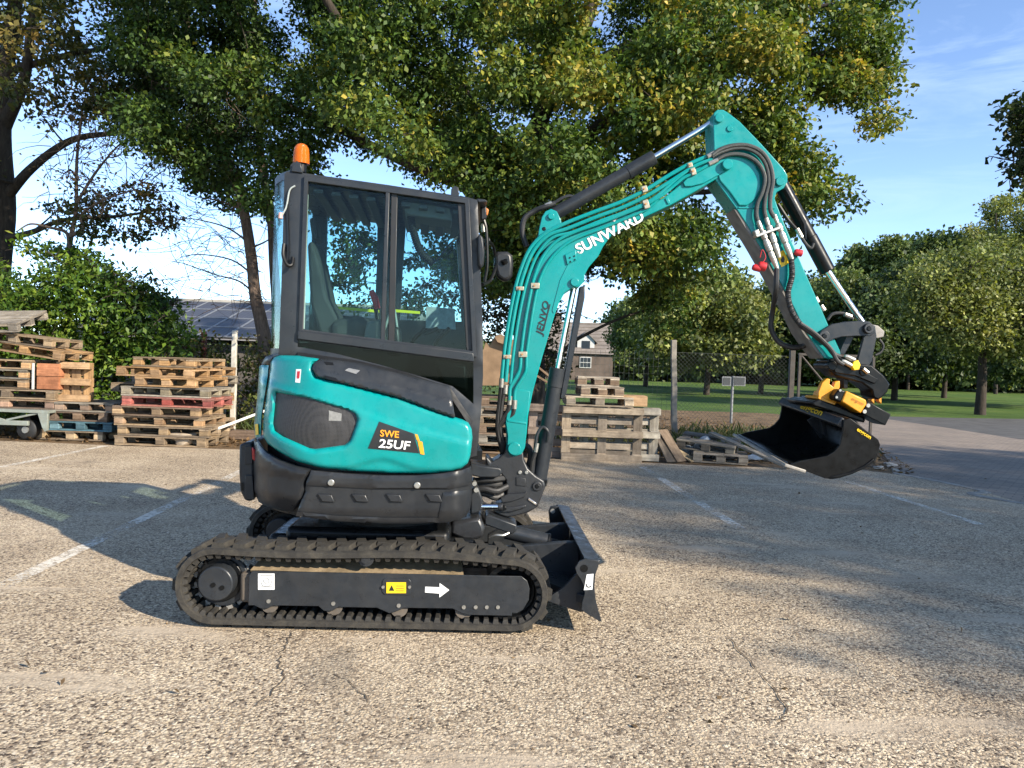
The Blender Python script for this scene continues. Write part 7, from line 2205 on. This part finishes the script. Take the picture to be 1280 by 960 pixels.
# ---- laurel hedge at the left
tb = Vector((at(90, 480, 15.0).x, 14.6, -0.03))
C, Rr = [], []
addp([(-60, 330), (40, 335), (125, 345), (180, 375), (215, 410), (215, 440), (150, 455), (100, 460), (60, 440), (-60, 425)], 70, (13.6, 15.8), (0.32, 0.52), 0.42)
addp([(-60, 430), (140, 440), (145, 540), (-60, 540)], 40, (13.7, 15.0), (0.35, 0.5), 0.42)
addp([(20, 310), (60, 305), (120, 325), (180, 355), (215, 385), (215, 410), (140, 350), (60, 330)], 22, (13.8, 15.4), (0.2, 0.32), 0.3)
LAUR = [(0.03, 0.068, 0.008), (0.051, 0.106, 0.012), (0.092, 0.154, 0.015), (0.153, 0.204, 0.024), (0.231, 0.253, 0.044)]
limbs = [([Vector((at(x, 500, 14.8).x, 14.8, -0.03)), at(x + 6, 430, 14.8), at(x + 3, 370, 14.8)], 0.06, 0.02) for x in (-30, 10, 55, 100, 140)]
T, n_ = tree('laurel_hedge', 'dense bright green laurel hedge behind the left pallets', tb, limbs, C, Rr, 62, 13, 0.11, 0.125, LAUR, aspect=0.42, cat='hedge', shell=0.6, rmax=0.03)
NLEAF += n_
# darker bush with drooping sprays at the hedge's right end
tb = Vector((at(180, 480, 14.0).x, 14.2, -0.03))
C, Rr = [], []
addp([(125, 330), (165, 345), (205, 365), (222, 385), (205, 410), (160, 400), (120, 370)], 22, (13.4, 14.4), (0.2, 0.34), 0.28)
limbs = [([tb, at(180, 430, 14.2), at(165, 385, 14.2)], 0.05, 0.015), ([at(178, 430, 14.2), at(200, 395, 14.0), at(222, 378, 13.9)], 0.02, 0.008)]
T, n_ = tree('dark_bush', 'darker bush with drooping sprays at the right end of the hedge', tb, limbs, C, Rr, 36, 10, 0.09, 0.13, [(0.010, 0.028, 0.006), (0.016, 0.042, 0.008), (0.028, 0.06, 0.012)], aspect=0.36, cat='bush', rmax=0.02)
NLEAF += n_
# mixed scrub between the tall stack and the cab
SCR = [(0.035, 0.055, 0.012), (0.07, 0.09, 0.02), (0.12, 0.12, 0.03), (0.19, 0.14, 0.06), (0.24, 0.15, 0.09)]
for (poly, n, Yr, lb) in (([(205, 430), (260, 425), (285, 440), (285, 470), (205, 470)], 26, (14.2, 15.6), 'low mixed scrub behind the tall pallet stack, under the solar roof'),
                          ([(298, 440), (345, 430), (350, 540), (298, 545)], 36, (13.6, 15.4), 'tangled scrub with dry leaves between the white post and the machine'),
                          ([(590, 385), (640, 372), (700, 380), (700, 465), (600, 475), (590, 430)], 60, (13.5, 15.5), 'dark scrub behind the boom foot and the cardboard box')):
    C, Rr = [], []
    addp(poly, n, Yr, (0.22, 0.4), 0.3)
    xm = sum(p[0] for p in poly) / len(poly)
    tb = Vector((at(xm, 500, sum(Yr) / 2).x, sum(Yr) / 2, -0.03))
    limbs = [([tb + Vector((dx, 0, 0)), tb + Vector((dx * 1.3, 0.1, 0.7)), tb + Vector((dx * 1.6, 0, 1.3))], 0.03, 0.01) for dx in (-0.5, 0, 0.5)]
    T, n_ = tree('scrub_bush', lb, tb, limbs, C, Rr, 40, 9, 0.1, 0.085, SCR if xm < 500 else [(0.014, 0.022, 0.008), (0.03, 0.04, 0.012), (0.06, 0.05, 0.02), (0.09, 0.05, 0.025)], cat='bush', group='scrub bushes', rmax=0.015)
    NLEAF += n_

# ---- trees on the lawn and the wood behind
FAR = [(0.046, 0.074, 0.025), (0.075, 0.11, 0.033), (0.123, 0.162, 0.044), (0.188, 0.217, 0.059), (0.259, 0.255, 0.083)]  # far leaf palettes lightened and greyed: aerial haze put into the colour
FARY = [(0.065, 0.092, 0.027), (0.123, 0.149, 0.04), (0.202, 0.217, 0.058), (0.274, 0.262, 0.091)]
FARD = [(0.032, 0.054, 0.019), (0.052, 0.081, 0.027), (0.083, 0.118, 0.036), (0.123, 0.149, 0.049)]
def lawn_tree(px, pyb, Y, poly, n, lb, pal, rr=(0.7, 1.2), dep=3.0, size=0.28, ns=29, name='lawn_tree', r0=0.2):
    global NLEAF
    b = at(px, pyb, Y); b.z = -0.03
    C.clear(); Rr.clear()
    addp(poly, int(n * 1.5), (Y - dep, Y + dep), (rr[0] * 0.5, rr[1] * 1.05), rr[0] * 0.6)
    yt = min(p[1] for p in poly); yb_ = max(p[1] for p in poly)
    top = at(px, yt + (yb_ - yt) * 0.2, Y)
    T, n_ = tree(name, lb, b, [([b, b.lerp(top, 0.35) + Vector((0.1, 0, 0)), b.lerp(top, 0.7), top], r0, r0 * 0.3)], list(C), list(Rr), ns, 9, 0.34, size, pal, group='trees on the lawn', rmax=0.10, twig=0.02, jit=0.3)
    NLEAF += n_
C, Rr = [], []
lawn_tree(883, 492, 44, [(815, 400), (835, 370), (880, 355), (925, 362), (955, 400), (960, 440), (920, 455), (850, 455), (815, 440)], 60, 'light green round tree on the lawn, left of the sign', FARY)
lawn_tree(807, 480, 58, [(765, 410), (790, 375), (830, 370), (850, 400), (850, 445), (780, 450)], 40, 'green tree on the lawn beside the brick house', FAR, (0.9, 1.4))
lawn_tree(951, 486, 50, [(935, 400), (960, 375), (1000, 380), (1015, 420), (1000, 455), (940, 455)], 36, 'darker tree on the lawn behind the small sign', FARD, (0.8, 1.3))
lawn_tree(1048, 488, 50, [(1000, 400), (1030, 350), (1070, 345), (1100, 390), (1095, 450), (1010, 455)], 42, 'olive tree on the lawn directly behind the bucket linkage', FAR, (0.8, 1.3))
lawn_tree(1118, 493, 46, [(1075, 400), (1095, 350), (1140, 340), (1165, 380), (1165, 440), (1130, 458), (1080, 450)], 48, 'dark tree on the lawn just right of the bucket', FARD, (0.8, 1.25))
lawn_tree(1225, 517, 31, [(1140, 400), (1150, 350), (1185, 320), (1230, 310), (1290, 315), (1330, 350), (1330, 440), (1270, 450), (1225, 440), (1170, 430)], 90, 'large bright green tree beside the road at the right', FARY, (0.55, 0.95), 2.6, 0.17, 40, r0=0.22)
lawn_tree(1180, 492, 55, [(1150, 440), (1170, 400), (1230, 395), (1260, 430), (1240, 462), (1160, 462)], 30, 'shadowy low tree behind the large roadside tree', FARD, (0.9, 1.4))
lawn_tree(1330, 506, 40, [(1240, 420), (1280, 390), (1370, 380), (1400, 430), (1360, 465), (1255, 465)], 40, 'dark green tree cut off by the right edge, low behind the road', FARD, (0.8, 1.3))
# tall see-through trees at the far right and along the skyline
lawn_tree(1245, 480, 78, [(1195, 330), (1210, 280), (1240, 245), (1290, 240), (1330, 270), (1340, 340), (1250, 360)], 42, 'tall thin leaved tree above the roadside tree at the right edge', FARY, (0.8, 1.4), 5, 0.34, 16)
lawn_tree(1135, 480, 85, [(1090, 360), (1105, 320), (1130, 300), (1165, 310), (1200, 300), (1210, 350), (1160, 380)], 44, 'tall tree on the skyline between arm and roadside tree', FAR, (1.1, 1.8), 5, 0.40, 24)
# the wood: one far mass
def wood(name, poly, n, Yr, rr, pal, label, ns=26, size=0.42):
    global NLEAF
    C.clear(); Rr.clear()
    addp(poly, n, Yr, (rr[0] * 0.6, rr[1] * 1.1), rr[0] * 0.7)
    P, cid, sid, O = spray_points(C, Rr, ns, 8, 0.5, 0.85, 0.4)
    NLEAF += len(P)
    o = leaves(name, P, size * rng.uniform(0.6, 1.3, len(P)), tint_of(pal, cid, sid, P, 0, 0.3), None, M_leaf, (0, 0, 0), out=O)
    tag(o, label, 'wood', kind='stuff')
wood('far_wood', [(735, 425), (760, 405), (800, 372), (850, 362), (890, 352), (960, 358), (1010, 350), (1045, 325), (1075, 318), (1110, 318), (1180, 305), (1290, 292), (1400, 290), (1400, 478), (1100, 474), (900, 466), (735, 462)], 760, (82, 100), (1.2, 2.0), FAR, 'mixed wood closing the view behind the lawn', 11, 0.60)
wood('far_thicket', [(770, 452), (900, 455), (1100, 462), (1400, 470), (1400, 488), (1100, 482), (900, 474), (770, 466)], 200, (88, 112), (1.0, 1.5), [(0.02, 0.025, 0.01), (0.05, 0.05, 0.02), (0.14, 0.11, 0.05), (0.22, 0.17, 0.09)], 'low brownish thicket along the far end of the lawn', 10, 0.52)
wood('distant_tree_line', [(-300, 425), (190, 425), (420, 438), (700, 450), (735, 455), (735, 462), (-300, 440)], 160, (95, 140), (1.6, 2.6), FARD, 'dark distant tree line left of the brick house', 7, 0.9)

# ---- leaf litter and weeds
n = 9000
pts = []
while len(pts) < n:
    px = random.uniform(-40, 1150)
    py = random.uniform(500, 592)
    p = G(px, py)
    if not inside([(-40, 548), (120, 553), (300, 558), (560, 565), (700, 569), (900, 577), (1060, 581), (1150, 596), (1120, 570), (1040, 540), (830, 520), (700, 515), (400, 520), (-40, 515)], px, py): continue
    pts.append((p.x, p.y, random.uniform(0.0, 0.03) - 0.006))
P = np.array(pts)
sid = np.arange(len(P)) // 6; cid = np.arange(len(P)) // 40
o = leaves('leaf_litter', P, 0.085 * rng.uniform(0.6, 1.3, len(P)), tint_of([(0.05, 0.032, 0.018), (0.11, 0.065, 0.032), (0.19, 0.115, 0.055), (0.28, 0.18, 0.09)], cid, sid, P, 0.1), None, M_leaf, (0, 0, 0), up=3.0)
tag(o, 'fallen brown leaves lying along the back of the bays', 'leaves', kind='stuff')
pts = []
for _ in range(150):
    px = random.uniform(-20, 1280); py = 560 + 380 * random.random() ** 2.2
    p = G(px, py)
    pts.append((p.x, p.y, 0.006))
P = np.array(pts); ix = np.arange(len(P))
o = leaves('scattered_leaves', P, 0.036 * rng.uniform(0.5, 1.3, len(P)), tint_of([(0.06, 0.04, 0.025), (0.14, 0.09, 0.045), (0.25, 0.17, 0.09)], ix // 3, ix, P, 0.1), None, M_leaf, (0, 0, 0), up=4.0)
tag(o, 'few dry leaves scattered over the parking pavement', 'leaves', kind='stuff')
# weeds under the fence: narrow blades
pts = []
for _ in range(330):
    px = random.choice([random.gauss(900, 45), random.uniform(700, 1040), random.uniform(280, 360), random.uniform(560, 640), random.gauss(960, 30)])
    p = at(px, 520, random.uniform(12.9, 16.4))
    h = random.uniform(0.5, 1.0)
    for _k in range(14):
        pts.append((p.x + random.gauss(0, 0.08), p.y + random.gauss(0, 0.08), random.uniform(-0.02, 0.16) * h))
P = np.array(pts); ix = np.arange(len(P))
o = leaves('weeds', P, 0.26 * rng.uniform(0.4, 1.2, len(P)), tint_of([(0.03, 0.05, 0.012), (0.06, 0.085, 0.02), (0.13, 0.12, 0.04), (0.22, 0.17, 0.08)], ix // 70, ix // 14, P, 0.0), None, M_leaf, (0, 0, 0), up=0.0, aspect=0.10, outn=0, out=np.tile(np.array([0, 0, 1.9]), (len(P), 1)))
tag(o, 'weeds and dry grass tufts along the foot of the fence', 'weeds', kind='stuff')
print('LEAVES', NLEAF)
